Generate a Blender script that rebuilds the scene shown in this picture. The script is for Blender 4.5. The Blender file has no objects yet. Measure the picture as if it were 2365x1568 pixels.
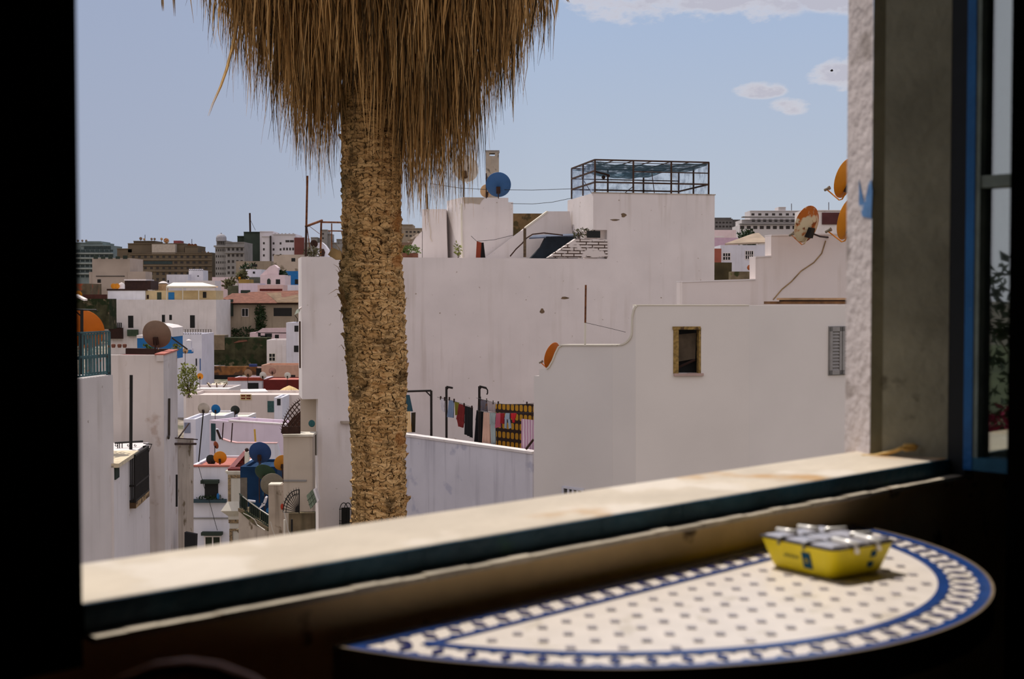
import bpy, bmesh, math, random
from mathutils import Vector, Matrix, noise
random.seed(7)
SC = bpy.context.scene
COL = SC.collection
R = random.uniform
# ------------------------------------------------------------------ camera
F, HZ, CX, CY = 3000.0, 690.0, 1182.5, 784.0        # focal length and horizon in pixels of a 2365 x 1568 frame
CAM = Vector((0, 0, 1.08))                           # eye height above the room's floor
PITCH = math.atan((CY - HZ) / F)
cam = bpy.data.cameras.new('camera'); camo = bpy.data.objects.new('camera', cam); COL.objects.link(camo)
camo.location = CAM; camo.rotation_euler = (math.pi / 2 - PITCH, 0, 0)
cam.sensor_width = 36; cam.lens = 36 * F / 2365; cam.clip_start = .02; cam.clip_end = 3000
cam.dof.use_dof = True; cam.dof.focus_distance = 30; cam.dof.aperture_fstop = 7.4
SC.camera = camo
SC.view_settings.view_transform = 'Standard'; SC.view_settings.look = 'None'
SC.view_settings.exposure = 0.0; SC.view_settings.gamma = 1.0; SC.view_settings.use_curve_mapping = False
# ------------------------------------------------------------------ sun
SUN_AZ, SUN_EL = math.radians(39), math.radians(64)  # azimuth measured to the left of the view
sun_dir = Vector((-math.sin(SUN_AZ) * math.cos(SUN_EL), math.cos(SUN_AZ) * math.cos(SUN_EL), math.sin(SUN_EL)))
sl = bpy.data.lights.new('sun', 'SUN'); sl.energy = 4.0; sl.angle = math.radians(.6); sl.color = (1, .94, .87)
so = bpy.data.objects.new('sun', sl); COL.objects.link(so)
so.rotation_euler = sun_dir.to_track_quat('Z', 'Y').to_euler()
# ------------------------------------------------------------------ sky with clouds
def srgb(r, g, b):
    f = lambda c: (c / 255 / 12.92) if c / 255 <= .04045 else ((c / 255 + .055) / 1.055) ** 2.4
    return (f(r), f(g), f(b), 1)
SKY_FILL = (.9, .84, .88)                             # radiance of the fill glow added outside the view
wd = bpy.data.worlds.new('sky'); SC.world = wd; wd.use_nodes = True
N, L = wd.node_tree.nodes, wd.node_tree.links
N.clear()
def nd(t, **k):
    n = N.new(t)
    for a, v in k.items(): setattr(n, a, v)
    return n
def mth(op, a, b=None, clamp=False):
    n = nd('ShaderNodeMath', operation=op); n.use_clamp = clamp
    for i, v in enumerate((a, b)):
        if v is None: continue
        if isinstance(v, (int, float)): n.inputs[i].default_value = v
        else: L.new(v, n.inputs[i])
    return n.outputs[0]
def mixc(f, a, b):
    n = nd('ShaderNodeMix', data_type='RGBA')
    for i, v in ((0, f), (6, a), (7, b)):
        if isinstance(v, (int, float, tuple)): n.inputs[i].default_value = v
        else: L.new(v, n.inputs[i])
    return n.outputs[2]
tc = nd('ShaderNodeTexCoord'); sx = nd('ShaderNodeSeparateXYZ'); L.new(tc.outputs['Generated'], sx.inputs[0])
dx, dy, dz = sx.outputs
el = mth('MULTIPLY', dz, 1.0)
# colour by elevation, then a little deeper towards the left
rp = nd('ShaderNodeValToRGB'); L.new(mth('MAXIMUM', el, 0), rp.inputs[0])
cr = rp.color_ramp; cr.elements[0].position = 0; cr.elements[0].color = srgb(184, 188, 197)
cr.elements[1].position = 1; cr.elements[1].color = srgb(112, 146, 200)
for p, c in ((.06, (184, 193, 206)), (.2, (168, 185, 212)), (.5, (136, 164, 210))):
    e = cr.elements.new(p); e.color = srgb(*c)
ax = mth('DIVIDE', dx, mth('MAXIMUM', dy, .05)); az = mth('DIVIDE', dz, mth('MAXIMUM', dy, .05))
lf = mth('SMOOTH_MIN', mth('MULTIPLY', mth('ADD', ax, -.02), -2.6), .62); lf = mth('MAXIMUM', lf, 0)
skyc = mixc(lf, rp.outputs[0], srgb(154, 162, 186))
nz = nd('ShaderNodeTexNoise'); nz.inputs['Scale'].default_value = 22; nz.inputs['Detail'].default_value = 7; nz.inputs['Roughness'].default_value = .6
mp = nd('ShaderNodeMapping'); mp.inputs['Scale'].default_value = (1, 1, 2.2); L.new(tc.outputs['Generated'], mp.inputs[0]); L.new(mp.outputs[0], nz.inputs['Vector'])
nzf = nz.outputs['Fac']
def blob(px, py, rx, ry):                      # a cloud's direction and angular size
    a0, z0 = (px - CX) / F, (HZ - py) / F
    a = mth('DIVIDE', mth('ADD', ax, -a0), rx / F); b = mth('DIVIDE', mth('ADD', az, -z0), ry / F)
    q = mth('ADD', mth('MULTIPLY', a, a), mth('MULTIPLY', b, b))
    return mth('MAXIMUM', mth('SUBTRACT', 1.0, q), 0)
cl = None
for b in ((1530, -45, 330, 128), (1380, 20, 190, 60), (1720, 10, 160, 62), (1940, -10, 140, 60), (1752, 210, 75, 24), (1830, 247, 62, 24), (1925, 178, 80, 50), (1990, 150, 60, 40), (900, -500, 700, 130)):
    v = blob(*b); cl = v if cl is None else mth('MAXIMUM', cl, v)
# scattered clouds over the rest of the dome
el_cl = mth('MULTIPLY', mth('GREATER_THAN', dz, .33), mth('MULTIPLY', mth('SUBTRACT', nzf, .52), 3.0, True))
dens = mth('MULTIPLY', mth('SUBTRACT', mth('ADD', cl, mth('MULTIPLY', mth('SUBTRACT', nzf, .5), 4.2)), .3), 1.15, True)
dens = mth('MULTIPLY', mth('MINIMUM', mth('MAXIMUM', dens, 0), 1.0), mth('MINIMUM', mth('MULTIPLY', cl, 2.2), 1.0))
dens2 = mth('MINIMUM', mth('MAXIMUM', mth('MAXIMUM', dens, el_cl), 0), .92)
edge = mth('MULTIPLY', mth('SUBTRACT', mth('ADD', dens, mth('MULTIPLY', nzf, .6)), .72), 1.8, True)
clc = mixc(edge, srgb(226, 217, 216), srgb(190, 187, 198))
fin = mixc(mth('MULTIPLY', dens2, .9), skyc, clc)
# glow added to light the shaded facades, placed overhead and behind the viewer
up = nd('ShaderNodeMapRange'); up.inputs[1].default_value = .3; up.inputs[2].default_value = .62; L.new(dz, up.inputs[0])
bk = nd('ShaderNodeMapRange'); bk.inputs[1].default_value = .05; bk.inputs[2].default_value = -.55; L.new(dy, bk.inputs[0])
sky_fill = mth('MAXIMUM', mth('MULTIPLY', up.outputs[0], .55), bk.outputs[0])
fin = mixc(sky_fill, fin, (SKY_FILL[0], SKY_FILL[1], SKY_FILL[2], 1))
# below the horizon: hazy land
fin = mixc(mth('LESS_THAN', dz, -.002), fin, srgb(120, 112, 104))
bg = nd('ShaderNodeBackground'); bg.inputs[1].default_value = 1.0; L.new(fin, bg.inputs[0])
ow = nd('ShaderNodeOutputWorld'); L.new(bg.outputs[0], ow.inputs[0])

# ------------------------------------------------------------------ pixel geometry
cp, sp = math.cos(PITCH), math.sin(PITCH)
def ray(px, py):
    x, y, z = (px - CX) / F, 1.0, -(py - CY) / F
    return Vector((x, y * cp + z * sp, z * cp - y * sp))
def P(px, py, Y):
    r = ray(px, py); return CAM + r * (Y / r.y)
def gz(Y):                                      # the lie of the land
    if Y < 60: return -12.5
    return -12.5 + (min(Y, 420) - 60) / 360 * 14
class W:                                        # a vertical plane with a rightward axis u and a normal n facing the viewer
    def __init__(s, x0, Y0, x1=None, Y1=None):
        A = P(x0, HZ, Y0); B = P(x1, HZ, Y1) if x1 is not None else A + Vector((1, 0, 0))
        s.set(A, B - A)
    def set(s, A, d):
        s.A = Vector((A.x, A.y, 0)); s.u = Vector((d.x, d.y, 0)).normalized(); s.n = Vector((s.u.y, -s.u.x, 0))
    @classmethod
    def frm(c, A, d):
        s = c.__new__(c); s.set(A, d); return s
    def hit(s, px, py, off=0):
        r = ray(px, py); t = (s.A + s.n * off - CAM).dot(s.n) / r.dot(s.n); return CAM + r * t
    def uz(s, px, py, off=0):
        h = s.hit(px, py, off); return (h - s.A).dot(s.u), h.z
    def pt(s, u, z, off=0):
        v = s.A + s.u * u + s.n * off; return Vector((v.x, v.y, z))
    def rect(s, x0, y0, x1, y1, off=0):
        a, b, c, d = s.uz(x0, y0, off), s.uz(x0, y1, off), s.uz(x1, y0, off), s.uz(x1, y1, off)
        return (a[0] + b[0]) / 2, (c[0] + d[0]) / 2, (b[1] + d[1]) / 2, (a[1] + c[1]) / 2      # u0,u1,z0,z1
# ------------------------------------------------------------------ mesh builder
ORG = {}
class MB:
    def __init__(s): s.v, s.f, s.m, s.k = [], [], [], 0
    def add(s, vs, fs, m=0):
        b = len(s.v); s.v += [Vector(x) for x in vs]
        for f in fs: s.f.append([b + i for i in f]); s.m.append(m)
        return s
    def hexa(s, c, m=0):                        # 8 corners: bottom 4, top 4
        return s.add(c, [(0, 3, 2, 1), (4, 5, 6, 7), (0, 1, 5, 4), (1, 2, 6, 5), (2, 3, 7, 6), (3, 0, 4, 7)], m)
    def box(s, x0, x1, y0, y1, z0, z1, m=0):
        return s.hexa([(x0, y0, z0), (x1, y0, z0), (x1, y1, z0), (x0, y1, z0), (x0, y0, z1), (x1, y0, z1), (x1, y1, z1), (x0, y1, z1)], m)
    def pbox(s, w, u0, u1, z0, z1, o0, o1, m=0):
        return s.hexa([w.pt(u0, z0, o1), w.pt(u1, z0, o1), w.pt(u1, z0, o0), w.pt(u0, z0, o0), w.pt(u0, z1, o1), w.pt(u1, z1, o1), w.pt(u1, z1, o0), w.pt(u0, z1, o0)], m)
    def prism(s, poly, vec, m=0):               # polygon swept along vec
        n = len(poly); poly = [Vector(p) for p in poly]; vec = Vector(vec)
        s.add(poly + [p + vec for p in poly], [tuple(range(n)), tuple(range(2 * n - 1, n - 1, -1))] + [(i, n + i, n + (i + 1) % n, (i + 1) % n) for i in range(n)], m)
        return s
    def ppoly(s, w, pts, o0, o1, m=0):          # pixel polygon on plane w between offsets o1 (front) and o0 (back)
        q = [w.uz(x, y) for x, y in pts]
        return s.prism([w.pt(u, z, o1) for u, z in q], w.n * (o0 - o1), m)
    def rod(s, a, b, r, seg=6, r2=None, m=0): return s.tube([a, b], [r, r if r2 is None else r2], seg, m)
    def tube(s, pts, r, seg=6, m=0, closed=False):
        pts = [Vector(p) for p in pts]; n = len(pts); rs = r if isinstance(r, (list, tuple)) else [r] * n
        b = len(s.v); up = None
        for i, p in enumerate(pts):
            a = pts[(i - 1) % n] if (closed or i) else p; c = pts[(i + 1) % n] if (closed or i < n - 1) else p
            t = (c - a).normalized()
            if up is None: up = t.orthogonal().normalized()
            up = (up - t * up.dot(t)); up = up.normalized() if up.length > 1e-6 else t.orthogonal().normalized()
            w = t.cross(up)
            for k in range(seg):
                q = 2 * math.pi * k / seg; s.v.append(p + (up * math.cos(q) + w * math.sin(q)) * rs[i])
        for i in range(n if closed else n - 1):
            j = (i + 1) % n
            for k in range(seg):
                l = (k + 1) % seg; s.f.append([b + i * seg + k, b + i * seg + l, b + j * seg + l, b + j * seg + k]); s.m.append(m)
        if not closed:
            s.f.append([b + k for k in range(seg)][::-1]); s.m.append(m)
            s.f.append([b + (n - 1) * seg + k for k in range(seg)]); s.m.append(m)
        return s
    def lathe(s, c, prof, seg=20, m=0, axis=None, u=None):   # prof: (radius, height)
        c = Vector(c); ax = Vector(axis or (0, 0, 1)).normalized(); a = Vector(u) if u else ax.orthogonal().normalized(); w = ax.cross(a)
        b = len(s.v)
        for r, h in prof:
            for k in range(seg):
                q = 2 * math.pi * k / seg; s.v.append(c + ax * h + (a * math.cos(q) + w * math.sin(q)) * max(r, 1e-4))
        for i in range(len(prof) - 1):
            for k in range(seg):
                l = (k + 1) % seg; s.f.append([b + i * seg + k, b + i * seg + l, b + (i + 1) * seg + l, b + (i + 1) * seg + k]); s.m.append(m)
        s.f.append([b + k for k in range(seg)][::-1]); s.m.append(m)
        s.f.append([b + (len(prof) - 1) * seg + k for k in range(seg)]); s.m.append(m)
        return s
    def ball(s, c, r, seg=10, m=0, sc=(1, 1, 1)):
        pr = [(math.sin(math.pi * i / 6) * r, -math.cos(math.pi * i / 6) * r) for i in range(7)]; b = len(s.v); s.lathe((0, 0, 0), pr, seg, m)
        for i in range(b, len(s.v)): v = s.v[i]; s.v[i] = Vector((v.x * sc[0], v.y * sc[1], v.z * sc[2])) + Vector(c)
        return s
    def build(s, name, mats, parent=None, smooth=False, bevel=0, label=None, kind=None, fix=True):
        mats = mats if isinstance(mats, (list, tuple)) else [mats]
        if not s.v: return None
        org = ORG[parent.name].copy() if parent else None
        if parent is None:
            lo = [min(v[i] for v in s.v) for i in range(3)]; hi = [max(v[i] for v in s.v) for i in range(3)]
            org = Vector(((lo[0] + hi[0]) / 2, (lo[1] + hi[1]) / 2, lo[2]))
        me = bpy.data.meshes.new(name); me.from_pydata([v - org for v in s.v], [], s.f)
        for mt in mats: me.materials.append(mt)
        me.polygons.foreach_set('material_index', s.m)
        if smooth: me.polygons.foreach_set('use_smooth', [True] * len(s.f))
        if fix:
            bm = bmesh.new(); bm.from_mesh(me); bmesh.ops.recalc_face_normals(bm, faces=bm.faces); bm.to_mesh(me); bm.free()
        me.update()
        o = bpy.data.objects.new(name, me); COL.objects.link(o)
        if parent: o.parent = parent
        else: o.location = org
        ORG[o.name] = org
        if bevel:
            b = o.modifiers.new('bevel', 'BEVEL'); b.width = bevel; b.segments = 2; b.limit_method = 'ANGLE'
        if label: o['label'] = label
        if kind: o['kind'] = kind
        return o
def E(name, label, cat, loc, group=None):
    o = bpy.data.objects.new(name, None); COL.objects.link(o); o.location = loc; o.empty_display_size = .1
    o['label'] = label; o['category'] = cat
    if group: o['group'] = group
    ORG[o.name] = Vector(loc)
    return o
def tag(o, label, cat, group=None):
    o['label'] = label; o['category'] = cat
    if group: o['group'] = group
    return o
def struct(o): o['kind'] = 'structure'; return o
# ------------------------------------------------------------------ materials
MATS = {}
def M(key, col=None, rough=.9, var=.1, scale=2.0, streak=0, scol=(80, 66, 48), patch=None, bump=.15, metal=0, spec=.25, fine=0, emis=None):
    if key in MATS: return MATS[key]
    m = bpy.data.materials.new(key); m.use_nodes = True; t = m.node_tree; n, l = t.nodes, t.links
    b = n['Principled BSDF']; b.inputs['Roughness'].default_value = rough; b.inputs['Metallic'].default_value = metal
    b.inputs['Specular IOR Level'].default_value = spec
    c = srgb(*col)
    tcn = n.new('ShaderNodeTexCoord'); co = tcn.outputs['Object']
    def mix(f, a, bb, mode='MIX'):
        x = n.new('ShaderNodeMix'); x.data_type = 'RGBA'; x.blend_type = mode
        for i, v in ((0, f), (6, a), (7, bb)):
            if isinstance(v, (int, float, tuple)): x.inputs[i].default_value = v
            else: l.new(v, x.inputs[i])
        return x.outputs[2]
    def nz(sc, det=4, vec=None, mul=None):
        x = n.new('ShaderNodeTexNoise'); x.inputs['Scale'].default_value = sc; x.inputs['Detail'].default_value = det
        if mul:
            mpn = n.new('ShaderNodeMapping'); mpn.inputs['Scale'].default_value = mul; l.new(co, mpn.inputs[0]); l.new(mpn.outputs[0], x.inputs['Vector'])
        else: l.new(co, x.inputs['Vector'])
        return x.outputs['Fac']
    def ramp(v, a, bb):
        x = n.new('ShaderNodeMapRange'); x.inputs[1].default_value = a; x.inputs[2].default_value = bb; x.clamp = True; l.new(v, x.inputs[0]); return x.outputs[0]
    dk = tuple(q * (1 - var * 1.6) for q in c[:3]) + (1,); lt = tuple(min(1, q * (1 + var * .7)) for q in c[:3]) + (1,)
    n1 = nz(scale, 6); cc = mix(ramp(n1, .3, .7), dk, lt)
    if fine: cc = mix(ramp(nz(fine, 2), .35, .65), cc, mix(.5, cc, dk))
    if patch:
        for pc, lo, sc in (patch if isinstance(patch[0][0], tuple) else [patch]): cc = mix(ramp(nz(sc, 8), lo, lo + .06), cc, srgb(*pc))
    if streak:
        s1 = nz(1.0, 5, mul=(4, 4, .25)); s2 = nz(.5, 3); x = n.new('ShaderNodeMath'); x.operation = 'MULTIPLY'; l.new(ramp(s1, .52, .72), x.inputs[0]); l.new(ramp(s2, .4, .65), x.inputs[1])
        y = n.new('ShaderNodeMath'); y.operation = 'MULTIPLY'; y.inputs[1].default_value = streak; l.new(x.outputs[0], y.inputs[0]); cc = mix(y.outputs[0], cc, srgb(*scol))
    l.new(cc, b.inputs['Base Color'])
    if bump:
        bn = n.new('ShaderNodeBump'); bn.inputs['Strength'].default_value = bump; bn.inputs['Distance'].default_value = .02; l.new(nz(scale * 9, 4), bn.inputs['Height']); l.new(bn.outputs[0], b.inputs['Normal'])
    MATS[key] = m; return m
white = M('white_plaster', (214, 205, 201), var=.05, scale=.8, patch=((140, 124, 106), .7, 6), streak=.35, scol=(150, 132, 112), spec=.1)
white2 = M('bluish_white_plaster', (205, 203, 210), var=.06, scale=.8, streak=.3, scol=(140, 128, 118), spec=.1)
cream = M('cream_plaster', (212, 204, 188), var=.06, scale=.7, streak=.35, scol=(150, 130, 100), spec=.1)
pinkw = M('pale_pink_plaster', (216, 194, 194), var=.06, scale=.8, streak=.3, scol=(150, 120, 100), spec=.1)
lilac = M('pale_lilac_plaster', (206, 190, 200), var=.06, scale=.8, streak=.3, scol=(140, 116, 110), spec=.1)
grimy = M('grimy_plaster', (178, 164, 148), var=.14, scale=1.2, streak=.75, scol=(70, 60, 44), patch=((110, 96, 76), .6, 2.2), spec=.1)
mossy = M('mossy_old_wall', (118, 104, 82), var=.3, scale=1.6, streak=.7, scol=(40, 42, 30), patch=[((62, 64, 40), .52, 1.3), ((96, 100, 50), .62, 3)], spec=.05)
ruin = M('dark_overgrown_wall', (66, 64, 46), var=.35, scale=1.0, streak=.6, scol=(24, 28, 18), patch=[((40, 48, 30), .5, .8), ((104, 92, 72), .62, .9)], spec=.05)
beige = M('beige_concrete', (150, 136, 118), var=.14, scale=.5, streak=.5, scol=(90, 76, 60), spec=.1)
brownc = M('brown_concrete', (108, 95, 78), var=.16, scale=.15, streak=.4, scol=(70, 60, 48), spec=.1)
tealg = M('teal_grey_concrete', (118, 128, 126), var=.16, scale=.15, streak=.3, scol=(80, 80, 76), spec=.1)
greyc = M('grey_concrete', (140, 136, 132), var=.12, scale=.4, streak=.4, scol=(80, 72, 62), spec=.1)
dkgreen = M('dark_green_grey_wall', (58, 66, 58), var=.25, scale=.3, spec=.1)
dark = M('dark_opening', (20, 20, 18), var=.2, rough=.6, spec=.3)
glassd = M('dark_window_glass', (34, 40, 44), rough=.15, var=.15, spec=.6, bump=0)
dkbrown = M('dark_brown_sheet', (48, 26, 18), var=.2, rough=.7)
rust = M('rusty_iron', (112, 66, 34), var=.3, scale=9, rough=.8, patch=((70, 38, 22), .55, 14))
iron = M('black_wrought_iron', (26, 23, 20), var=.2, rough=.6)
rustdark = M('dark_rusted_iron', (58, 36, 26), var=.3, scale=8, rough=.8)
terra = M('terracotta_tile', (118, 76, 60), var=.2, scale=1.5, rough=.9, patch=((104, 66, 50), .56, 2))
coral = M('coral_painted_edge', (172, 104, 90), var=.1, scale=2)
maroon = M('maroon_paint', (92, 30, 26), var=.15, scale=1.5)
orange = M('orange_dish_paint', (196, 122, 12), var=.08, scale=2.5, rough=.55, spec=.3)
oranger = M('deep_orange_dish_paint', (190, 98, 14), var=.1, scale=2.5, rough=.6)
amber = M('amber_dish_paint', (178, 118, 36), var=.1, scale=4, rough=.6)
rustydish = M('rust_and_white_dish', (196, 180, 148), var=.08, scale=2, rough=.7, patch=[((160, 84, 14), .455, 2.6), ((104, 50, 14), .58, 5)])
bluedish = M('blue_dish_paint', (46, 84, 128), var=.08, scale=3, rough=.55)
navydish = M('navy_dish_paint', (30, 58, 104), var=.1, scale=3, rough=.55)
browndish = M('brown_grey_dish_paint', (122, 100, 82), var=.1, scale=5, rough=.65)
whitedish = M('white_dish_paint', (196, 190, 180), var=.08, scale=4, rough=.5)
greydish = M('grey_dish_paint', (120, 112, 96), var=.12, scale=4, rough=.6)
greendish = M('dark_green_dish_paint', (44, 66, 48), var=.14, scale=4, rough=.6)
blackdish = M('blackened_dish', (34, 38, 34), var=.2, scale=4, rough=.6)
tandish = M('tan_dish_paint', (176, 142, 104), var=.12, scale=4, rough=.6)
lilacdish = M('lilac_grey_dish_paint', (140, 142, 172), var=.08, scale=4, rough=.5)
steel = M('galvanised_steel', (120, 116, 108), var=.1, rough=.45, metal=.6)
bluepaint = M('bright_blue_paint', (40, 104, 160), var=.1, scale=2, spec=.2)
deepblue = M('deep_blue_limewash', (26, 52, 82), var=.2, scale=1.2, patch=((40, 70, 94), .6, 2), spec=.1)
tealiron = M('teal_painted_iron', (58, 88, 90), var=.2, scale=8, rough=.6, patch=((90, 60, 40), .62, 12))
leafg = M('green_leaves', (86, 106, 40), var=.35, scale=3, rough=.6, bump=0)
leafd = M('dark_green_leaves', (40, 58, 28), var=.35, scale=3, rough=.6, bump=0)
leafy = M('yellow_green_leaves', (128, 132, 62), var=.3, scale=3, rough=.6, bump=0)
stemb = M('brown_stem', (82, 62, 40), var=.2)
plainbeige = M('plain_beige_plaster', (186, 172, 156), var=.08, scale=.8, streak=.35, scol=(120, 104, 84), spec=.1)
# ================================================================== the room with the open window
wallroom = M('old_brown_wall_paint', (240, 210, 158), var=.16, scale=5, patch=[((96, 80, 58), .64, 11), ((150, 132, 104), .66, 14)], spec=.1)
darkroom = M('room_shade_paint', (16, 14, 12), var=.2, scale=2, spec=.05)  # the room's shade put into a near-black wall colour
shadewood = M('shade_dark_board', (13, 12, 10), var=.25, scale=3, spec=.05)  # the unlit wall's darkness put into the board colour
railblue = M('dark_blue_frame_paint', (36, 78, 98), var=.35, scale=8, rough=.5, patch=[((44, 84, 82), .62, 14), ((20, 46, 62), .6, 5)], spec=.25)
sillstone = M('worn_cream_sill', (204, 190, 170), var=.12, scale=5, rough=.7, patch=[((186, 150, 106), .54, 3.5), ((212, 200, 184), .52, 6)], spec=.2)
chippaint = M('chipped_white_ledge_paint', (190, 178, 158), var=.2, scale=14, patch=((104, 74, 50), .66, 30))
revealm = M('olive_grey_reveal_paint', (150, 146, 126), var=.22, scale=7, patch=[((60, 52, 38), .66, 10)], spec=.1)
edgew = M('rough_white_reveal_edge', (206, 194, 190), var=.08, scale=6, patch=((166, 154, 148), .6, 12), bump=.25)
blueframe = M('blue_casement_paint', (24, 92, 150), var=.12, scale=12, rough=.5, patch=((176, 176, 168), .72, 30))
greyframe = M('grey_green_casement_paint', (118, 128, 118), var=.2, scale=20, rough=.6)
TH = math.radians(47)
dW = Vector((math.sin(TH), math.cos(TH), 0)); nO = Vector((-math.cos(TH), math.sin(TH), 0))
DI, DO = 1.08, 1.225
wi = W.frm(nO * DI, dW)                                   # inner face of the window wall
ul = wi.uz(190, 1385)[0]; ur = wi.uz(2188, 1068)[0]
zs = CAM.z - .265                                         # top of the sill
zl = (wi.uz(190, 1450)[1] + wi.uz(2200, 1098)[1]) / 2     # the little ledge under the frame
HEAD, CEIL = 2.3, 2.75
b = MB()
b.pbox(wi, ul - 1.6, ur + .9, -.1, zl - .006, -.2, 0)
struct(b.build('wall_front', wallroom))
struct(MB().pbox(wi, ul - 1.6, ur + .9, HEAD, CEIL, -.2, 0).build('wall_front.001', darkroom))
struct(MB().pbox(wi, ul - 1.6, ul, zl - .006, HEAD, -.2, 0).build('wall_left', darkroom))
# right-hand jamb with its splayed reveal and rough outer edge
def plan(px, off, py=600): return wi.uz(px, py, off)[0]
pA, pB, pC = (ur, 0), (plan(2010, -.118, 1050), -.118), (plan(1979, -.16, 1050), -.16)
pD = plan(1992, -.2, 1050)
q = lambda p, z: wi.pt(p[0], z, p[1])
b = MB(); poly = [q(p, zl) for p in (pA, pB, (plan(2030, -.2), -.2), (ur + .9, -.2), (ur + .9, 0))]
b.prism(poly, (0, 0, HEAD - zl))
wr = struct(b.build('wall_right', revealm))
b = MB(); hs = 40                                          # rough plaster edge, wavy like old lime plaster
for i in range(hs):
    z0, z1 = zl + (HEAD - zl) * i / hs, zl + (HEAD - zl) * (i + 1) / hs
    def ring(z):
        k = noise.noise(Vector((0, 0, z * 9))) * .0035
        return [wi.pt(pB[0] - .002 + k * .5, z, pB[1]), wi.pt(pC[0] + k, z, pC[1]), wi.pt(pD + k, z, -.2), wi.pt(pB[0] + .05, z, -.2)]
    b.hexa(ring(z0) + ring(z1))
o = b.build('plaster_edge', edgew, wr, bevel=.004)
pM = (plan(2112, -.055), -.055); eN = dW * -.0015
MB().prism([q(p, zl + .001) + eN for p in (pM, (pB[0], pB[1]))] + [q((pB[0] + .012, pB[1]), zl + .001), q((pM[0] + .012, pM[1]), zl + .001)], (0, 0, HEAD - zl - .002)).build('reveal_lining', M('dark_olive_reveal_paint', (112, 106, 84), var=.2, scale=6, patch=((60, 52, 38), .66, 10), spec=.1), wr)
# blue paint splash on the edge
b = MB()
pp = [(1976, 415), (1990, 470), (2000, 420), (2006, 415), (2009, 440), (2007, 505), (1985, 500), (1974, 470)]
def onedge(px, py):
    t = max(0, min(1, (px - 1976) / 33)); r = ray(px, py); uA = pC[0] + (pB[0] - pC[0]) * t; off = pC[1] + (pB[1] - pC[1]) * t
    h = wi.hit(px, py, off); return wi.pt(uA, h.z, off + .002) - dW * .004
b.prism([onedge(*p) for p in pp], dW * .006)
b.build('blue_paint_patch', M('peeling_blue_paint', (90, 130, 176), var=.15, scale=30, patch=((200, 196, 196), .6, 30)), wr)
# sill, lower frame rail, ledge
b = MB(); b.pbox(wi, ul, ur + .02, zs - .03, zs, -.16, 0)
struct(b.build('trim_1', sillstone, bevel=.003)); 
b = MB()
for i in range(60):
    u0, u1 = ul + (ur + .02 - ul) * i / 60, ul + (ur + .02 - ul) * (i + 1) / 60
    k = noise.noise(Vector((u0 * 14, 0, 3))) * .0012
    b.pbox(wi, u0, u1, zl, zs - .001 + k, 0, .004 + k)
struct(b.build('trim_2', railblue))
b = MB()
for i in range(50):
    u0, u1 = ul + (ur + .03 - ul) * i / 50, ul + (ur + .03 - ul) * (i + 1) / 50
    k = noise.noise(Vector((u0 * 20, 5, 3))) * .0015
    b.pbox(wi, u0, u1, zl - .0055, zl + .0005 + k, 0, .0265 + k)
struct(b.build('trim_3', chippaint))
# dark window post and a near-black board added where the wall is in shade
struct(MB().pbox(wi, ur, wi.uz(2230, 800, .03)[0], zl, HEAD, .001, .03).build('trim_4', M('dark_frame_paint', (16, 20, 22), var=.2, rough=.6)))  # post in an even near-black colour
sh = E('shade_board', 'near-black board added over the shaded wall at the end of the sill', 'shutter', wi.pt(ul - .25, zl, .01))
def u_edge(py): return wi.uz(145 + 45 * py / 1450, py, .035)[0]
zt, zb = wi.uz(145, -700, .035)[1], zl - .02
ut, ub = wi.uz(123, -700, .035)[0], wi.uz(190.5, 1460, .035)[0]
b = MB(); b.prism([wi.pt(ub, zb, .035), wi.pt(ut, zt, .035), wi.pt(ut - .5, zt, .035), wi.pt(ub - .5, zb, .035)], wi.n * -.03); b.build('board', shadewood, sh)
for z in (zb + .12, (zb + zt) / 2, zt - .15): MB().pbox(wi, ub - .46, ub - .09, z - .04, z + .04, .035, .05).build('cross_batten', shadewood, sh)
# room shell behind the viewer
U0, U1, DEEP = ul - 1.6, ur + .9, 3.2
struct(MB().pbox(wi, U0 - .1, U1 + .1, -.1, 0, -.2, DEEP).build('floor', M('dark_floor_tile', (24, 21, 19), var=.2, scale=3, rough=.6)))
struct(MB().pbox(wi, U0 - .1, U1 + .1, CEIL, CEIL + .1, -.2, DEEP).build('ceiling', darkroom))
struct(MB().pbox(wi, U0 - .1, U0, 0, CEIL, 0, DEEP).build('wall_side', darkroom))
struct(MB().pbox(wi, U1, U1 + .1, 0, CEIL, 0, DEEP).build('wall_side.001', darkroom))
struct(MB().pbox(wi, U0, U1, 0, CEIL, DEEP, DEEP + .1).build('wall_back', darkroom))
wp = W(2328, 1.62)
b = MB(); u0 = wp.uz(2330, 700)[0]; u9 = wp.uz(2336, 700, -.1)[0]; b.prism([wp.pt(u0, 0, 0), wp.pt(u0 + .42, 0, 0), wp.pt(u0 + .42, 0, -.1), wp.pt(u9, 0, -.1)], (0, 0, CEIL)); struct(b.build('wall_right.001', darkroom))
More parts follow.
